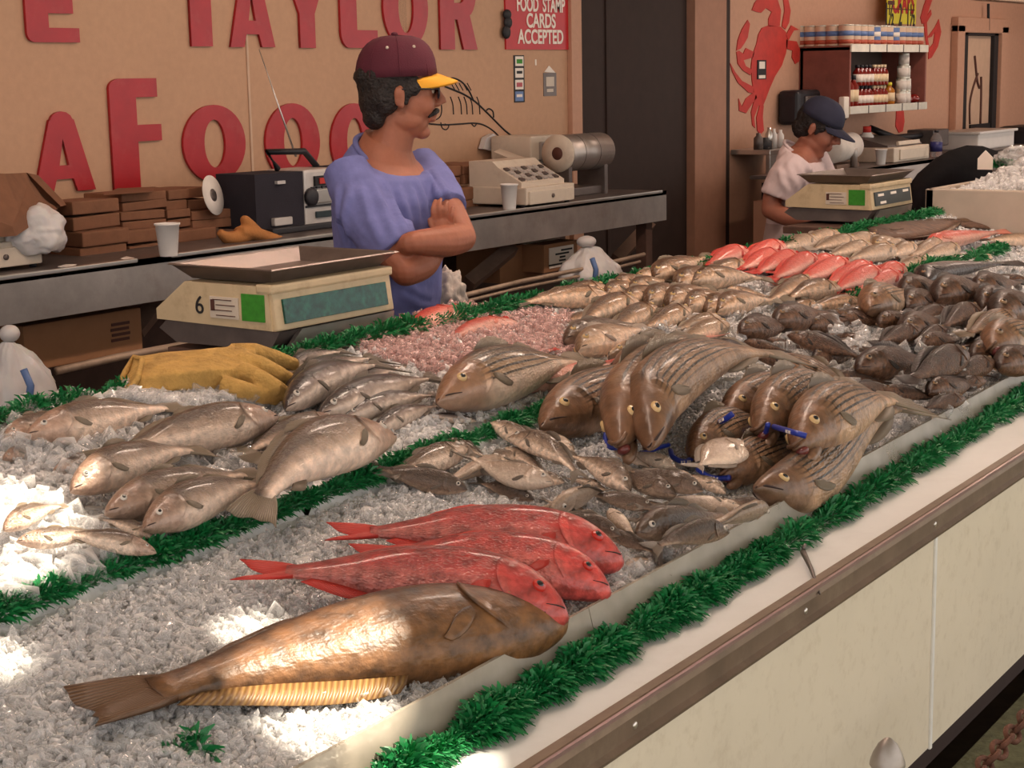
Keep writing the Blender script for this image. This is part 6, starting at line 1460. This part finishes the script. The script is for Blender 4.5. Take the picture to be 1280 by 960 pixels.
# heaped ice in the bin
nx_, ny_ = 60, 46; V = []; Fq = []
def heap(x, t): return zt_-.05+.19*math.sin(PI*min(1, max(0, .04+t*.93)))*min(1, .25+x*2.2)*min(1, (1.5-x)*3)
for i in range(nx_):
    for j in range(ny_):
        x = i/(nx_-1)*1.40; t = j/(ny_-1); Y = ya_+.04+(yb1-.09-ya_)*t; X = bx+.045+x
        V.append((X, Y, heap(x, t)+.016*mnoise.noise((X*13, Y*13, 0))+.012*mnoise.noise((X*35, Y*35, 0))))
for i in range(nx_-1):
    for j in range(ny_-1): Fq.append((i*ny_+j, (i+1)*ny_+j, (i+1)*ny_+j+1, i*ny_+j+1))
tag(fast_mesh('heaped_ice', np.array(V), Fq, 'ice_packed'), 'heap of crushed ice in the foam bin at far right', 'ice', kind='stuff')
n_ = 2600; xs_ = rng.uniform(0, 1.36, n_); ts = rng.uniform(0, 1, n_)
chips('ice_cubes', np.array([(bx+.045+x, ya_+.05+(yb1-.11-ya_)*t, heap(x, t)+rng.uniform(-.005,.02)) for x, t in zip(xs_, ts)]), rng.uniform(.015,.04,n_), 'ice_chip', 'loose ice cubes on the heap in the foam bin', (.5,1.0))
p = onX(1231, 212, 7.6); b = G(); b.prism([p+Vector((0,-.035*k,z)) for k, z in ((-1,0),(1,0),(1,.055),(.4,.075),(0,.088),(-.5,.07),(-1,.05))], (.006,0,0)); Dp = b.obj('price_tag', 'sign_white'); tag(Dp, 'small white tag standing on the heaped ice', 'tag')
garland('green plastic grass garland around the far ice bin', [onX(1240, 208, 8.0), onX(1262, 212, 8.0), onX(1284, 212, 8.0)], .07, .06, 1500, .035)
crumple('ice_lump', onX(1272, 202, 8.05), (.1,.10,.07), 'bright lump of ice at the right edge on the garland', 'ice', 'ice_chip', 4, .3)
crumple('ice_lump', onX(1256, 204, 8.1), (.06,.06,.05), 'smaller lump of ice left of the bright one', 'ice', 'ice_chip', 5, .3)
# black cover arching behind the bin
b = G(); YT = 3.0; rings = []
crv = [(1140,290),(1141,262),(1146,236),(1158,218),(1176,202),(1196,190),(1216,184),(1236,185),(1256,192),(1262,215),(1262,300)]
prof_t = [onY(x, y, YT) for x, y in crv]
for k in range(9):
    t = k/8; y = YT-.0+.22*t; q = .55+.45*math.sin(PI*(.12+.76*t)); q /= .55+.45*math.sin(PI*.5); rings.append([Vector((p.x+.42*t+.02*math.sin(t*7+p.z*9), y, 1.0+(p.z-1.0)*q*(1.0 if p.z > 1.05 else 1))) for i, p in enumerate(prof_t)])
b.loft(rings, caps=True); tag(b.obj('black_tarp', 'tarp_black'), 'black tarp cover arching behind the far ice bin', 'tarp')
# ------------------------------------------------------------------ people
def person_frame(px, Y):
    p = onY(px, 300, Y); hd = math.atan2(p.y, p.x); o = Vector((p.x, p.y, 0)); ex = Vector((math.sin(hd), -math.cos(hd), 0)); ey = Vector((math.cos(hd), math.sin(hd), 0))
    def L(x, y, away=0.0):                                             # picture point -> local (right, away, up)
        d = ray(x, y); t = (o+ey*away-CAMP).dot(ey)/d.dot(ey); q = CAMP+d*t-o
        return Vector((q.dot(ex), away, q.z))
    return o, hd-PI/2, L
def remesh(o, v, it=8, fac=.5):
    add_mod(o, 'REMESH', mode='VOXEL', voxel_size=v); add_mod(o, 'SMOOTH', iterations=it, factor=fac); return bake(o)
def limb(b, pts, rad, seg=14):
    P = [Vector(p) for p in pts]; Q = []; Rr = []
    for i in range(len(P)-1):
        p0, p1, p2, p3 = P[max(i-1,0)], P[i], P[i+1], P[min(i+2, len(P)-1)]
        for k in range(5):
            t = k/5; Q.append(.5*((2*p1)+(p2-p0)*t+(2*p0-5*p1+4*p2-p3)*t*t+(3*p1-p0-3*p2+p3)*t**3)); Rr.append(rad[i]+(rad[i+1]-rad[i])*t)
    Q.append(P[-1]); Rr.append(rad[-1]); b.tube(Q, Rr, seg)
    for q, r in ((Q[0], Rr[0]), (Q[-1], Rr[-1])): b.ell(q, (r*.98,)*3, seg=12, rings=8)
def oval(c, ax, rx, ry, z, n=28, sq=.9, tilt=0.0):
    """horizontal ring: ax = facing angle; rx half width across, ry half depth along facing"""
    out = []; f = Vector((math.cos(ax), math.sin(ax), 0)); s_ = Vector((-f.y, f.x, 0))
    for k in range(n):
        a = 2*PI*k/n; out.append(Vector((c[0], c[1], z-tilt*math.sin(a)))+s_*(rx*math.copysign(abs(math.cos(a))**sq, math.cos(a)))+f*(ry*math.copysign(abs(math.sin(a))**sq, math.sin(a))))
    return out
def head_shapes(b, c, face, pitch=0.0, s=1.0, nose=1.0):
    """head around centre c (ear height); face = facing angle in plan; returns the local frame"""
    Mh = Matrix.Translation(c) @ Matrix.Rotation(face, 4, 'Z') @ Matrix.Rotation(pitch, 4, 'Y') @ Matrix.Scale(s, 4)
    E = lambda p, r: b.ell(Mh @ Vector(p), tuple(k*s for k in r), rot=Matrix.Rotation(face, 4, 'Z') @ Matrix.Rotation(pitch, 4, 'Y'), seg=20, rings=14)
    E((-.012, 0, .045), (.098, .076, .090)); E((.030, 0, -.010), (.064, .066, .080)); E((.030, 0, -.062), (.050, .052, .048)); E((.062, 0, -.092), (.024, .026, .020))
    E((.060, 0, .020), (.036, .056, .036)); E((.076, 0, .052), (.022, .05, .014))
    for s_ in (1, -1):
        E((.056, .034*s_, -.016), (.034, .028, .036)); E((.016, .040*s_, -.058), (.044, .022, .030))
        E((-.012, .076*s_, .004), (.017, .008, .030)); E((-.016, .082*s_, .014), (.012, .006, .016)); E((-.006, .076*s_, -.020), (.008, .007, .010))
    b.tube([Mh @ Vector(p) for p in ((.086,0,.044),(.098,0,.022),(.1135*nose,0,.000),(.118*nose,0,-.012))], [.009*s,.011*s,.013*s,.012*s], 12)
    for s_ in (1,-1): E((.100, .010*s_, -.013), (.013, .010, .009))
    E((.090, 0, -.042), (.014, .024, .009)); E((.088, 0, -.056), (.013, .022, .009)); E((.082, 0, -.030), (.014, .026, .012))
    return Mh
# ---- man in blue, arms crossed, looking to the right
o0, rz, L = person_frame(490, 2.98)
man = thing('person', 'man in blue t-shirt and maroon cap with yellow peak, arms crossed', 'person', o0, rz)
fa = math.radians(-42)                                                 # chest faces right and towards the viewer
f = Vector((math.cos(fa), math.sin(fa), 0)); lf = Vector((-f.y, f.x, 0))
zs = L(490, 205).z; cx = L(486, 300).x
sc_ = Vector((cx, 0, zs)); shR, shL = sc_-lf*.145-Vector((0,0,.03)), sc_+lf*.150-Vector((0,0,.03))
elR, elL = L(507, 338, -.24), L(577, 297, -.12)
hdc = L(501, 122, -.01)
b = G()
b.loft([oval((cx, 0), fa, .15, .10, .86), oval((cx, 0), fa, .15, .105, 1.0), oval((cx, 0), fa, .155, .11, 1.15), oval((cx, 0), fa, .165, .115, zs-.12), oval((cx, 0), fa, .15, .10, zs-.03, tilt=.01), oval((cx, 0), fa, .09, .075, zs+.025, tilt=.03), oval((cx+.005, 0), fa, .06, .06, zs+.07, tilt=.03)])
nb = L(487, 186, .0); b.tube([nb-Vector((0,0,.07)), nb, nb.lerp(hdc, .5)+Vector((.0,0,-.015)), hdc-Vector((.01,0,.03))], [.075,.062,.056,.055], 18)
limb(b, [shR, shR.lerp(elR,.5)+Vector((-.02,-.02,0)), elR], [.056,.048,.041]); limb(b, [shL, shL.lerp(elL,.5)+Vector((.01,0,0)), elL], [.056,.046,.041])
wL = L(520, 303, -.27); limb(b, [elL, elL.lerp(wL,.35)+Vector((0,-.012,-.004)), wL, L(506, 306, -.26)], [.042,.044,.032,.027])
wR = L(549, 297, -.125); limb(b, [elR, elR.lerp(wR,.4)+Vector((.012,0,-.014)), wR], [.044,.043,.031])
# right hand on the left upper arm: palm and five fingers
pr_ = L(553, 283, -.155); limb(b, [wR, pr_], [.028,.026])
for i, (x0_, y0_, x1_, y1_, x2_, y2_) in enumerate(((543,276,541,263,544,251),(550,275,549,260,551,249),(557,276,557,261,559,252),(564,280,565,268,566,259))):
    limb(b, [L(x0_,y0_,-.160), L(x1_,y1_,-.174), L(x2_,y2_,-.156)], [.0080,.0074,.0060], 8)
limb(b, [L(549,290,-.165), L(541,284,-.172), L(537,275,-.168)], [.011,.0095,.0075], 8)
# left hand tucked under the right upper arm
hl = L(500, 307, -.24); limb(b, [wL, hl], [.030,.034])
for k in range(4): limb(b, [hl+Vector((-.01,0,-.024+.016*k)), hl+Vector((-.035,.025,-.026+.017*k)), hl+Vector((-.050,.050,-.024+.016*k))], [.0105,.0095,.008], 8)
limb(b, [hl+Vector((.0,-.005,.02)), hl+Vector((-.02,.01,.045))], [.012,.009], 8)
Mh = head_shapes(b, hdc, math.radians(6), 0.06, 1.0)
for s_ in (-1, 1): limb(b, [Vector((cx, 0, .90))+lf*(.085*s_), Vector((cx, .0, .48))+lf*(.10*s_), Vector((cx, .02, .09))+lf*(.11*s_)], [.085,.06,.04])
for s_ in (-1, 1): limb(b, [Vector((cx, .02, .05))+lf*(.11*s_), Vector((cx, .02, .04))+lf*(.11*s_)+f*.15], [.045,.035])
body = b.obj('body', 'skin', man); remesh(body, .0032, 7)
b = G(); b.loft([oval((cx, 0), fa, .155, .112, .97), oval((cx, 0), fa, .155, .115, .92), oval((cx, 0), fa, .15, .11, .86)])
for s_ in (-1, 1): limb(b, [Vector((cx, 0, .88))+lf*(.082*s_), Vector((cx, .0, .48))+lf*(.10*s_), Vector((cx, .02, .12))+lf*(.11*s_)], [.098,.078,.065])
t_ = b.obj('trousers', 'jeans', man); remesh(t_, .012, 4)
# t-shirt
b = G()
def sh(k, rx, ry, z, dx=0): return oval((cx+dx, 0), fa, rx, ry, z)
zw = L(500, 396).z
b.loft([sh(0,.150,.112,zw-.03), sh(0,.158,.12,zw+.02), sh(0,.162,.128,zw+.10), sh(0,.168,.135,zs-.22), sh(0,.172,.132,zs-.11), sh(0,.164,.116,zs-.04), oval((cx,0), fa, .135, .098, zs+.005, tilt=.03), oval((cx,0), fa, .098, .082, zs+.022, tilt=.055), oval((cx,0), fa, .07, .066, zs+.018, tilt=.058)])
def sleeve(a, c, frac, r0, r1, out):
    e = a.lerp(c, frac); limb_pts = [a-(c-a)*.12, a.lerp(e,.35)+out, a.lerp(e,.7)+out*.8, e]; b.tube(limb_pts, [r0*.9, r0, (r0+r1)/2, r1], 20)
sleeve(shR, elR, .80, .074, .080, Vector((-.014,-.008,.0))); sleeve(shL, elL, .60, .070, .068, Vector((.008,.0,.0)))
sh_o = b.obj('t_shirt', 'tee_blue', man); remesh(sh_o, .0055, 4)
tx = bpy.data.textures.new('cloth_folds', 'CLOUDS'); tx.noise_scale = .11; tx.noise_depth = 2
add_mod(sh_o, 'DISPLACE', texture=tx, strength=.013, mid_level=.5, texture_coords='LOCAL'); bake(sh_o)
from mathutils.bvhtree import BVHTree
def folds(o, M, lines, depth=.012, wid=.014):
    """raise cloth ridges along picture lines that are cast onto the cloth"""
    Mi = M.inverted(); bv = BVHTree.FromPolygons([v.co.copy() for v in o.data.vertices], [tuple(p.vertices) for p in o.data.polygons])
    c0 = Mi @ CAMP; nn = [v.normal.copy() for v in o.data.vertices]; off = np.zeros(len(nn)); co_ = np.array([v.co for v in o.data.vertices])
    for ln in lines:
        P = []
        for a_, c_ in zip(ln[:-1], ln[1:]):
            for q in range(8):
                t = q/8; d = (Mi.to_3x3() @ ray(a_[0]+(c_[0]-a_[0])*t, a_[1]+(c_[1]-a_[1])*t)).normalized(); h = bv.ray_cast(c0, d)
                if h[0] is not None: P.append(np.array(h[0]))
        for i, p in enumerate(P):
            t = (i+.5)/len(P); am = math.sin(PI*min(1, t*.85+.1))**.6; dd = ((co_-p)**2).sum(1); m_ = dd < (wid*3)**2
            off[m_] = np.maximum(off[m_], depth*am*np.exp(-dd[m_]/(wid*wid)))
    co_ = co_+np.array(nn)*(off-.002)[:,None]; o.data.vertices.foreach_set('co', co_.astype(np.float32).ravel()); o.data.update()
Mman = Matrix.Translation(o0) @ Matrix.Rotation(rz, 4, 'Z')
folds(sh_o, Mman, [[(474,222),(492,255),(509,292)],[(468,232),(480,262),(494,296)],[(452,238),(462,275),(478,306)],[(436,238),(430,270),(438,312)],[(421,240),(424,280),(434,312)],[(520,226),(530,250),(536,280)],[(533,216),(546,238),(558,262)],[(540,214),(556,238),(570,262)],[(500,240),(508,265),(516,292)],[(516,240),(520,262),(524,290)],[(500,350),(520,365),(540,372)],[(505,370),(522,380),(544,384)]])
# collar ring
cs = oval((cx, 0), fa, .086, .076, zs+.022, n=12, tilt=.058)
b = G(); Q = []
for i in range(len(cs)):
    p0, p1, p2, p3 = cs[i-1], cs[i], cs[(i+1) % len(cs)], cs[(i+2) % len(cs)]
    for k in range(5): t = k/5; Q.append(.5*((2*p1)+(p2-p0)*t+(2*p0-5*p1+4*p2-p3)*t*t+(3*p1-p0-3*p2+p3)*t**3))
b.tube(Q+[Q[0]], .0085, 8); b.obj('collar', 'tee_blue', sh_o)
b = G(); b.tube([L(539,276,-.172), L(541,283,-.176), L(538,288,-.178)], .0025, 6); b.tube([L(536,277,-.165), L(537,284,-.17)], .0025, 6); b.obj('shirt_print', 'ink_black', sh_o)
# hair, moustache, cap, glasses
E = lambda b, p, r, m=None: b.ell(Mh @ Vector(p), r, rot=Matrix.Rotation(math.radians(6), 4, 'Z') @ Matrix.Rotation(.06, 4, 'Y'), seg=18, rings=12)
b = G()
E(b, (-.038,0,.045), (.088,.084,.088)); E(b, (-.062,0,-.005), (.056,.074,.066)); E(b, (-.070,0,-.052), (.036,.058,.040)); E(b, (-.05,.050,.0), (.044,.034,.05)); E(b, (-.05,-.050,.0), (.044,.034,.05))
for s_ in (-1, 1): E(b, (.018,.070*s_,.034), (.030,.012,.034)); E(b, (.006,.073*s_,.004), (.012,.008,.026)); E(b, (-.112,.02*s_,.055), (.02,.03,.022))
h_ = b.obj('hair', 'hair_dark', man); remesh(h_, .006, 2)
tx2 = bpy.data.textures.new('hair_lumps', 'CLOUDS'); tx2.noise_scale = .022; tx2.noise_depth = 3
add_mod(h_, 'DISPLACE', texture=tx2, strength=.010, mid_level=.5, texture_coords='LOCAL'); bake(h_)
b = G()
b.tube([Mh @ Vector(p) for p in ((.074,.038,-.048),(.094,.020,-.036),(.102,0,-.032),(.094,-.020,-.036),(.074,-.038,-.048))], [.005,.008,.008,.008,.005], 8)
b.obj('moustache', 'hair_dark', man)
Rm = Matrix.Rotation(math.radians(6), 4, 'Z') @ Matrix.Rotation(-.02, 4, 'Y')
capc = Mh @ Vector((-.014, 0, .060)); b = G(); prof_c = []
Mc = Matrix.Translation(capc) @ Rm
rings = []
for k in range(9):
    a = k/8*PI/2; r = math.cos(a)**.72; z = .112*math.sin(a)**.95
    rings.append([Mc @ Vector((.112*r*math.cos(t)*1.0+(.010*math.sin(a) if math.cos(t) > 0 else .0), .090*r*math.sin(t), z-.004)) for t in [2*PI*i/32 for i in range(32)]])
b.loft(rings); cap = b.obj('cap', 'cap_maroon', man)
b = G(); b.ell(Mc @ Vector((0,0,.111)), (.010,.010,.006)); b.obj('button', 'cap_maroon', cap)
for t in (-1.9, -1.05, .3+PI/2, 2.2): b = G(); b.ell(Mc @ Vector((.112*.80*math.cos(t), .092*.80*math.sin(t), .075)), (.0045,.0045,.0045), seg=8, rings=6); b.obj('eyelet', 'beige_light', cap)
b = G()
for t in (-PI/2, -PI/4, 0, PI/4, PI/2, 3*PI/4, -3*PI/4, PI):
    b.tube([Mc @ Vector((.113*math.cos(a)**.72*math.cos(t), .091*math.cos(a)**.72*math.sin(t), .112*math.sin(a)**.95-.004)) for a in [k/8*PI/2*.98 for k in range(9)]], .0012, 5)
b.obj('seam', 'cap_maroon', cap)
b = G(); top = []; bot = []; nB = 14
for i in range(nB+1):
    t = -1.12+2.24*i/nB; x0_, y0_ = .108*math.cos(t), .088*math.sin(t); reach = .062*math.cos(t/1.12*PI/2*.94)**.6
    row = []
    for j in range(5): u = j/4; row.append(Mc @ Vector((x0_+reach*u, y0_*(1-.08*u), .004-.024*u+.0-.020*(abs(y0_)/.088)**2)))
    top.append(row)
V = [p for r in top for p in r]+[p-Vector((0,0,.006)) for r in top for p in r]; N = len(top)*5; F_ = []
for i in range(nB):
    for j in range(4): q = (i*5+j, i*5+j+1, (i+1)*5+j+1, (i+1)*5+j); F_.append(q); F_.append(tuple(N+k for k in q[::-1]))
    F_.append((i*5+4, N+i*5+4, N+(i+1)*5+4, (i+1)*5+4)); F_.append((i*5, (i+1)*5, N+(i+1)*5, N+i*5))
b._add(V, F_, None, 0, True); b.obj('peak', 'cap_yellow', cap)['label'] = 'yellow cap peak'
gl = None; b = G()
for s_ in (-1, 1): b.tube([Mh @ Vector((.100+.002*math.cos(a), .034*s_+.024*math.cos(a), .022+.019*math.sin(a))) for a in [2*PI*k/20 for k in range(21)]], .0022, 6); b.tube([Mh @ Vector(p) for p in ((.098,.058*s_,.028),(.05,.074*s_,.026),(-.01,.082*s_,.022))], .0022, 6)
b.tube([Mh @ Vector((.103,.012,.026)), Mh @ Vector((.105,0,.028)), Mh @ Vector((.103,-.012,.026))], .0022, 6); gl = b.obj('glasses', 'black_plastic', man)
for s_ in (-1, 1): b = G(); b.ell(Mh @ Vector((.1005,.034*s_,.022)), (.0025,.023,.018), rot=Rm); b.obj('lens', 'glass_dark', gl)
for s_ in (-1, 1):
    b = G(); b.ell(Mh @ Vector((.078,.033*s_,.022)), (.012,.013,.010)); e_ = b.obj('eye', 'beige_light', man); b = G(); b.ell(Mh @ Vector((.0885,.033*s_,.022)), (.003,.006,.006)); b.obj('pupil', 'pupil', e_)
w0 = L(556, 374, .10); bm = bmesh.new(); bmesh.ops.create_icosphere(bm, subdivisions=5, radius=1)
for v in bm.verts:
    k = 1+.3*(mnoise.noise(v.co*3)+.6*abs(mnoise.noise(v.co*7))); v.co = Vector((v.co.x*.058*k, v.co.y*.05*k, v.co.z*.08*k))+w0
for f_ in bm.faces: f_.smooth = True
me = bpy.data.meshes.new('waist_cloth'); bm.to_mesh(me); bm.free(); link('waist_cloth', me, 'cloth_white', man)['label'] = 'crumpled off-white cloth at the waist'
# ---- man in white at the second scale, head bowed
o1, rz1, L = person_frame(1000, 3.45)
m2 = thing('person', 'man in white t-shirt and dark cap bowed over the second scale', 'person', o1, rz1)
fa = math.radians(-18); f = Vector((math.cos(fa), math.sin(fa), 0)); lf = Vector((-f.y, f.x, 0))
zs = L(1000, 196).z; cx = L(1000, 200).x; cb = L(990, 290).x
shR, shL = Vector((cx-.02, -.17, zs-.03)), Vector((cx+.06, .16, zs-.03)); elR = L(963, 262, -.22); haR = L(1004, 274, -.30)
hdc = L(1022, 163, -.02)
b = G()
b.loft([oval((cb, 0), fa, .15, .10, .86), oval((cb, 0), fa, .15, .105, .98), oval(((cx+cb)/2, 0), fa, .155, .11, 1.12), oval((cx, 0), fa, .165, .11, zs-.09), oval((cx, 0), fa, .15, .09, zs-.01), oval((cx+.02, 0), fa, .07, .06, zs+.05)])
b.tube([Vector((cx+.0,0,zs-.02)), Vector((cx+.045,-.005,zs+.06)), hdc-Vector((.03,0,.02))], [.072,.058,.055], 16)
limb(b, [shR, shR.lerp(elR,.5)+Vector((-.03,0,0)), elR], [.06,.05,.042]); limb(b, [elR, elR.lerp(haR,.5)+Vector((0,0,-.012)), haR], [.044,.042,.030])
elL = Vector((cx+.16, .16, zs-.28)); haL = Vector((cx+.36, -.05, zs-.30)); limb(b, [shL, elL], [.058,.042]); limb(b, [elL, haL], [.042,.03])
for h0, d0 in ((haR, Vector((.9,-.1,-.1))), (haL, Vector((.9,-.2,-.1)))):
    limb(b, [h0, h0+d0*.07], [.030,.034])
    for k in range(4): s0 = h0+d0*.085+Vector((0,-.024+.016*k,0)); limb(b, [s0, s0+Vector((.035,0,-.006)), s0+Vector((.058,0,-.026))], [.0105,.0095,.008], 8)
    limb(b, [h0+d0*.04+Vector((0,-.025,.01)), h0+d0*.08+Vector((0,-.05,.0))], [.012,.009], 8)
Mh = head_shapes(b, hdc, math.radians(-14), .50, 1.0)
for s_ in (-1, 1): limb(b, [Vector((cb, 0, .88))+lf*(.085*s_), Vector((cb, 0, .48))+lf*(.1*s_), Vector((cb, 0, .09))+lf*(.11*s_)], [.085,.06,.04]); limb(b, [Vector((cb, 0, .05))+lf*(.11*s_), Vector((cb, 0, .04))+lf*(.11*s_)+f*.15], [.045,.035])
body = b.obj('body', 'skin_b', m2); remesh(body, .006, 4)
b = G()
b.loft([oval((cb, 0), fa, .152, .112, .90), oval((cb, 0), fa, .158, .118, 1.0), oval(((cx+cb)/2, 0), fa, .165, .128, 1.12), oval((cx, 0), fa, .182, .13, zs-.09), oval((cx, 0), fa, .16, .108, zs-.03), oval((cx, 0), fa, .13, .095, zs+.005, tilt=.03), oval((cx, 0), fa, .09, .078, zs+.024, tilt=.05), oval((cx, 0), fa, .065, .062, zs+.018, tilt=.05)])
for a_, c_, o_ in ((shR, elR, Vector((-.012,-.02,0))), (shL, elL, Vector((.0,.01,0)))): e = a_.lerp(c_, .72); b.tube([a_-(c_-a_)*.1, a_.lerp(e,.4)+o_, e], [.078,.088,.082], 18)
t_ = b.obj('t_shirt', 'tee_white', m2); remesh(t_, .007, 4); add_mod(t_, 'DISPLACE', texture=tx, strength=.02, mid_level=.5, texture_coords='LOCAL'); bake(t_)
folds(t_, Matrix.Translation(o1) @ Matrix.Rotation(rz1, 4, 'Z'), [[(985,205),(990,220),(996,235)],[(1000,210),(1004,225),(1006,240)],[(975,215),(978,228),(985,240)],[(1012,212),(1014,225),(1014,240)]], .014, .018)
b = G(); cs = oval((cx, 0), fa, .080, .072, zs+.024, n=12, tilt=.05); Q = []
for i in range(len(cs)):
    p0, p1, p2, p3 = cs[i-1], cs[i], cs[(i+1) % len(cs)], cs[(i+2) % len(cs)]
    for k in range(5): t = k/5; Q.append(.5*((2*p1)+(p2-p0)*t+(2*p0-5*p1+4*p2-p3)*t*t+(3*p1-p0-3*p2+p3)*t**3))
b.tube(Q+[Q[0]], .008, 8); b.obj('collar', 'tee_white', t_)
b = G(); b.loft([oval((cb+.01, -.0), fa, .166, .126, 1.0), oval((cb, 0), fa, .18, .14, .85), oval((cb, 0), fa, .20, .15, .55)]); b.obj('apron', 'apron_grey', m2)
b = G()
for s_ in (-1, 1): limb(b, [Vector((cb, 0, .88))+lf*(.082*s_), Vector((cb, 0, .48))+lf*(.1*s_), Vector((cb, 0, .12))+lf*(.11*s_)], [.098,.078,.065])
t2 = b.obj('trousers', 'jeans', m2); remesh(t2, .014, 4)
Rm = Matrix.Rotation(math.radians(-14), 4, 'Z') @ Matrix.Rotation(.50, 4, 'Y')
E = lambda b, p, r: b.ell(Mh @ Vector(p), r, rot=Rm, seg=16, rings=10)
b = G(); E(b, (-.04,0,.04), (.085,.082,.085)); E(b, (-.065,0,-.015), (.055,.07,.06)); 
for s_ in (-1, 1): E(b, (.016,.068*s_,.036), (.034,.014,.034)); E(b, (.012,.072*s_,.006), (.012,.008,.022))
h_ = b.obj('hair', 'hair_dark', m2); remesh(h_, .007, 2); add_mod(h_, 'DISPLACE', texture=tx2, strength=.014, mid_level=.5, texture_coords='LOCAL'); bake(h_)
Mc = Matrix.Translation(Mh @ Vector((-.010,0,.056))) @ Rm; b = G(); rings = []
for k in range(8):
    a = k/7*PI/2; r = math.cos(a)**.75; rings.append([Mc @ Vector((.110*r*math.cos(t), .092*r*math.sin(t), .105*math.sin(a)-.004)) for t in [2*PI*i/28 for i in range(28)]])
b.loft(rings); cap = b.obj('cap', 'cap_navy', m2)
b = G(); nB = 12; top = []
for i in range(nB+1):
    t = -1.12+2.24*i/nB; x0_, y0_ = .106*math.cos(t), .088*math.sin(t); reach = .085*math.cos(t/1.12*PI/2*.94)**.6
    top.append([Mc @ Vector((x0_+reach*j/4, y0_*(1-.08*j/4), .004-.02*j/4-.016*(abs(y0_)/.088)**2)) for j in range(5)])
V = [p for r in top for p in r]+[p-Vector((0,0,.006)) for r in top for p in r]; N = len(top)*5; F_ = []
for i in range(nB):
    for j in range(4): q = (i*5+j, i*5+j+1, (i+1)*5+j+1, (i+1)*5+j); F_.append(q); F_.append(tuple(N+k for k in q[::-1]))
    F_.append((i*5+4, N+i*5+4, N+(i+1)*5+4, (i+1)*5+4)); F_.append((i*5, (i+1)*5, N+(i+1)*5, N+i*5))
b._add(V, F_, None, 0, True); b.obj('peak', 'cap_navy', cap)
for s_ in (-1, 1):
    b = G(); b.ell(Mh @ Vector((.078,.033*s_,.022)), (.012,.013,.010)); e_ = b.obj('eye', 'beige_light', m2); b = G(); b.ell(Mh @ Vector((.0885,.033*s_,.022)), (.003,.006,.006)); b.obj('pupil', 'pupil', e_)
# ------------------------------------------------------------------ roof, light, camera
SUN = Vector((-.55, .42, -1.0)).normalized()                           # direction the sunlight travels
ZR = 3.3
def on_roof(p): t = (p.z-ZR)/SUN.z; q = p-SUN*t; return (q.x, q.y)
holes = []  # roof gaps invented to drop sun patches at chosen spots on the bed
def hole(px, l=.02): holes.append([on_roof(bed(x, y, l)) for x, y in px])
hole([(-60,596),(20,590),(96,628),(108,655),(92,690),(60,735),(-30,745),(-120,700)])
hole([(285,812),(345,782),(420,760),(452,757),(500,792),(545,852),(530,876),(470,900),(400,872),(345,834)], .075)
hole([(255,788),(300,772),(345,776),(345,800),(290,815)], .0)
hole([(440,965),(470,930),(560,905),(640,905),(640,935),(560,990),(470,1020)])
hole([(-50,800),(30,795),(55,812),(30,835),(-50,845)])
out = [(-1.5,-2.2),(17,-2.2),(17,5.1),(-1.5,5.1)]
aw = shape2d('ceiling_sun_cutouts', [out]+holes, .01, 'ceiling_board', Matrix.Translation((0,0,ZR))); struct(aw)  # unseen roof sheet added to block the sun except through the cut holes
def light(kind, name, loc, energy, col, rot=(0,0,0), **kw):
    l = bpy.data.lights.new(name, kind); l.energy = energy; l.color = col
    for k, v in kw.items(): setattr(l, k, v)
    o = bpy.data.objects.new(name, l); COL.objects.link(o); o.location = loc; o.rotation_euler = rot; return o
s_ = light('SUN', 'sun', (0,0,8), 17, (1,.88,.70), angle=math.radians(.9)); s_.rotation_euler = SUN.to_track_quat('-Z', 'Y').to_euler()
# fluorescent fittings under the roof
for i, (x, y, e) in enumerate(((2.2,2.3,20),(4.4,2.3,28),(6.8,2.2,26),(5.0,3.7,4),(10.6,3.4,24),(13.6,3.4,18))):
    t = thing('ceiling_lamp', 'fluorescent lamp fitting hanging under the roof', 'lamp', (x, y, ZR-.25), 0, 'fluorescent lamps under the roof')
    b = G(); b.box((0,0,.04), (1.25,.16,.05), bev=.01); b.obj('housing', 'lamp_body', t)
    b = G(); b.tube([(-.58,0,0),(.58,0,0)], .017, 10); b.obj('lamp_tube', 'tube_light', t)
    light('AREA', 'lamp_glow', (x, y, ZR-.30), e, (1,.75,.60), shape='RECTANGLE', size=1.2, size_y=.12)
w = bpy.data.worlds.new('sky'); SC.world = w; w.use_nodes = True; nt = w.node_tree
bg = nt.nodes['Background']; bg.inputs[0].default_value = (1.0,.94,.89,1); bg.inputs[1].default_value = 1.55
cam = bpy.data.cameras.new('camera'); cam.sensor_width = 36; cam.lens = FPX/1280*36; cam.clip_start = .05
co = bpy.data.objects.new('camera', cam); COL.objects.link(co)
co.matrix_world = Matrix(((RT.x, UP.x, -fw.x, CAMP.x), (RT.y, UP.y, -fw.y, CAMP.y), (RT.z, UP.z, -fw.z, CAMP.z), (0,0,0,1)))
SC.camera = co
SC.view_settings.view_transform = 'Standard'; SC.view_settings.look = 'None'; SC.view_settings.gamma = 1; SC.view_settings.exposure = 0
SC.view_settings.use_curve_mapping = False
SC.cycles.max_bounces = 8; SC.cycles.transmission_bounces = 5; SC.cycles.transparent_max_bounces = 24; SC.cycles.use_denoising = True
SC.cycles.caustics_reflective = False; SC.cycles.caustics_refractive = False; SC.cycles.sample_clamp_indirect = 6
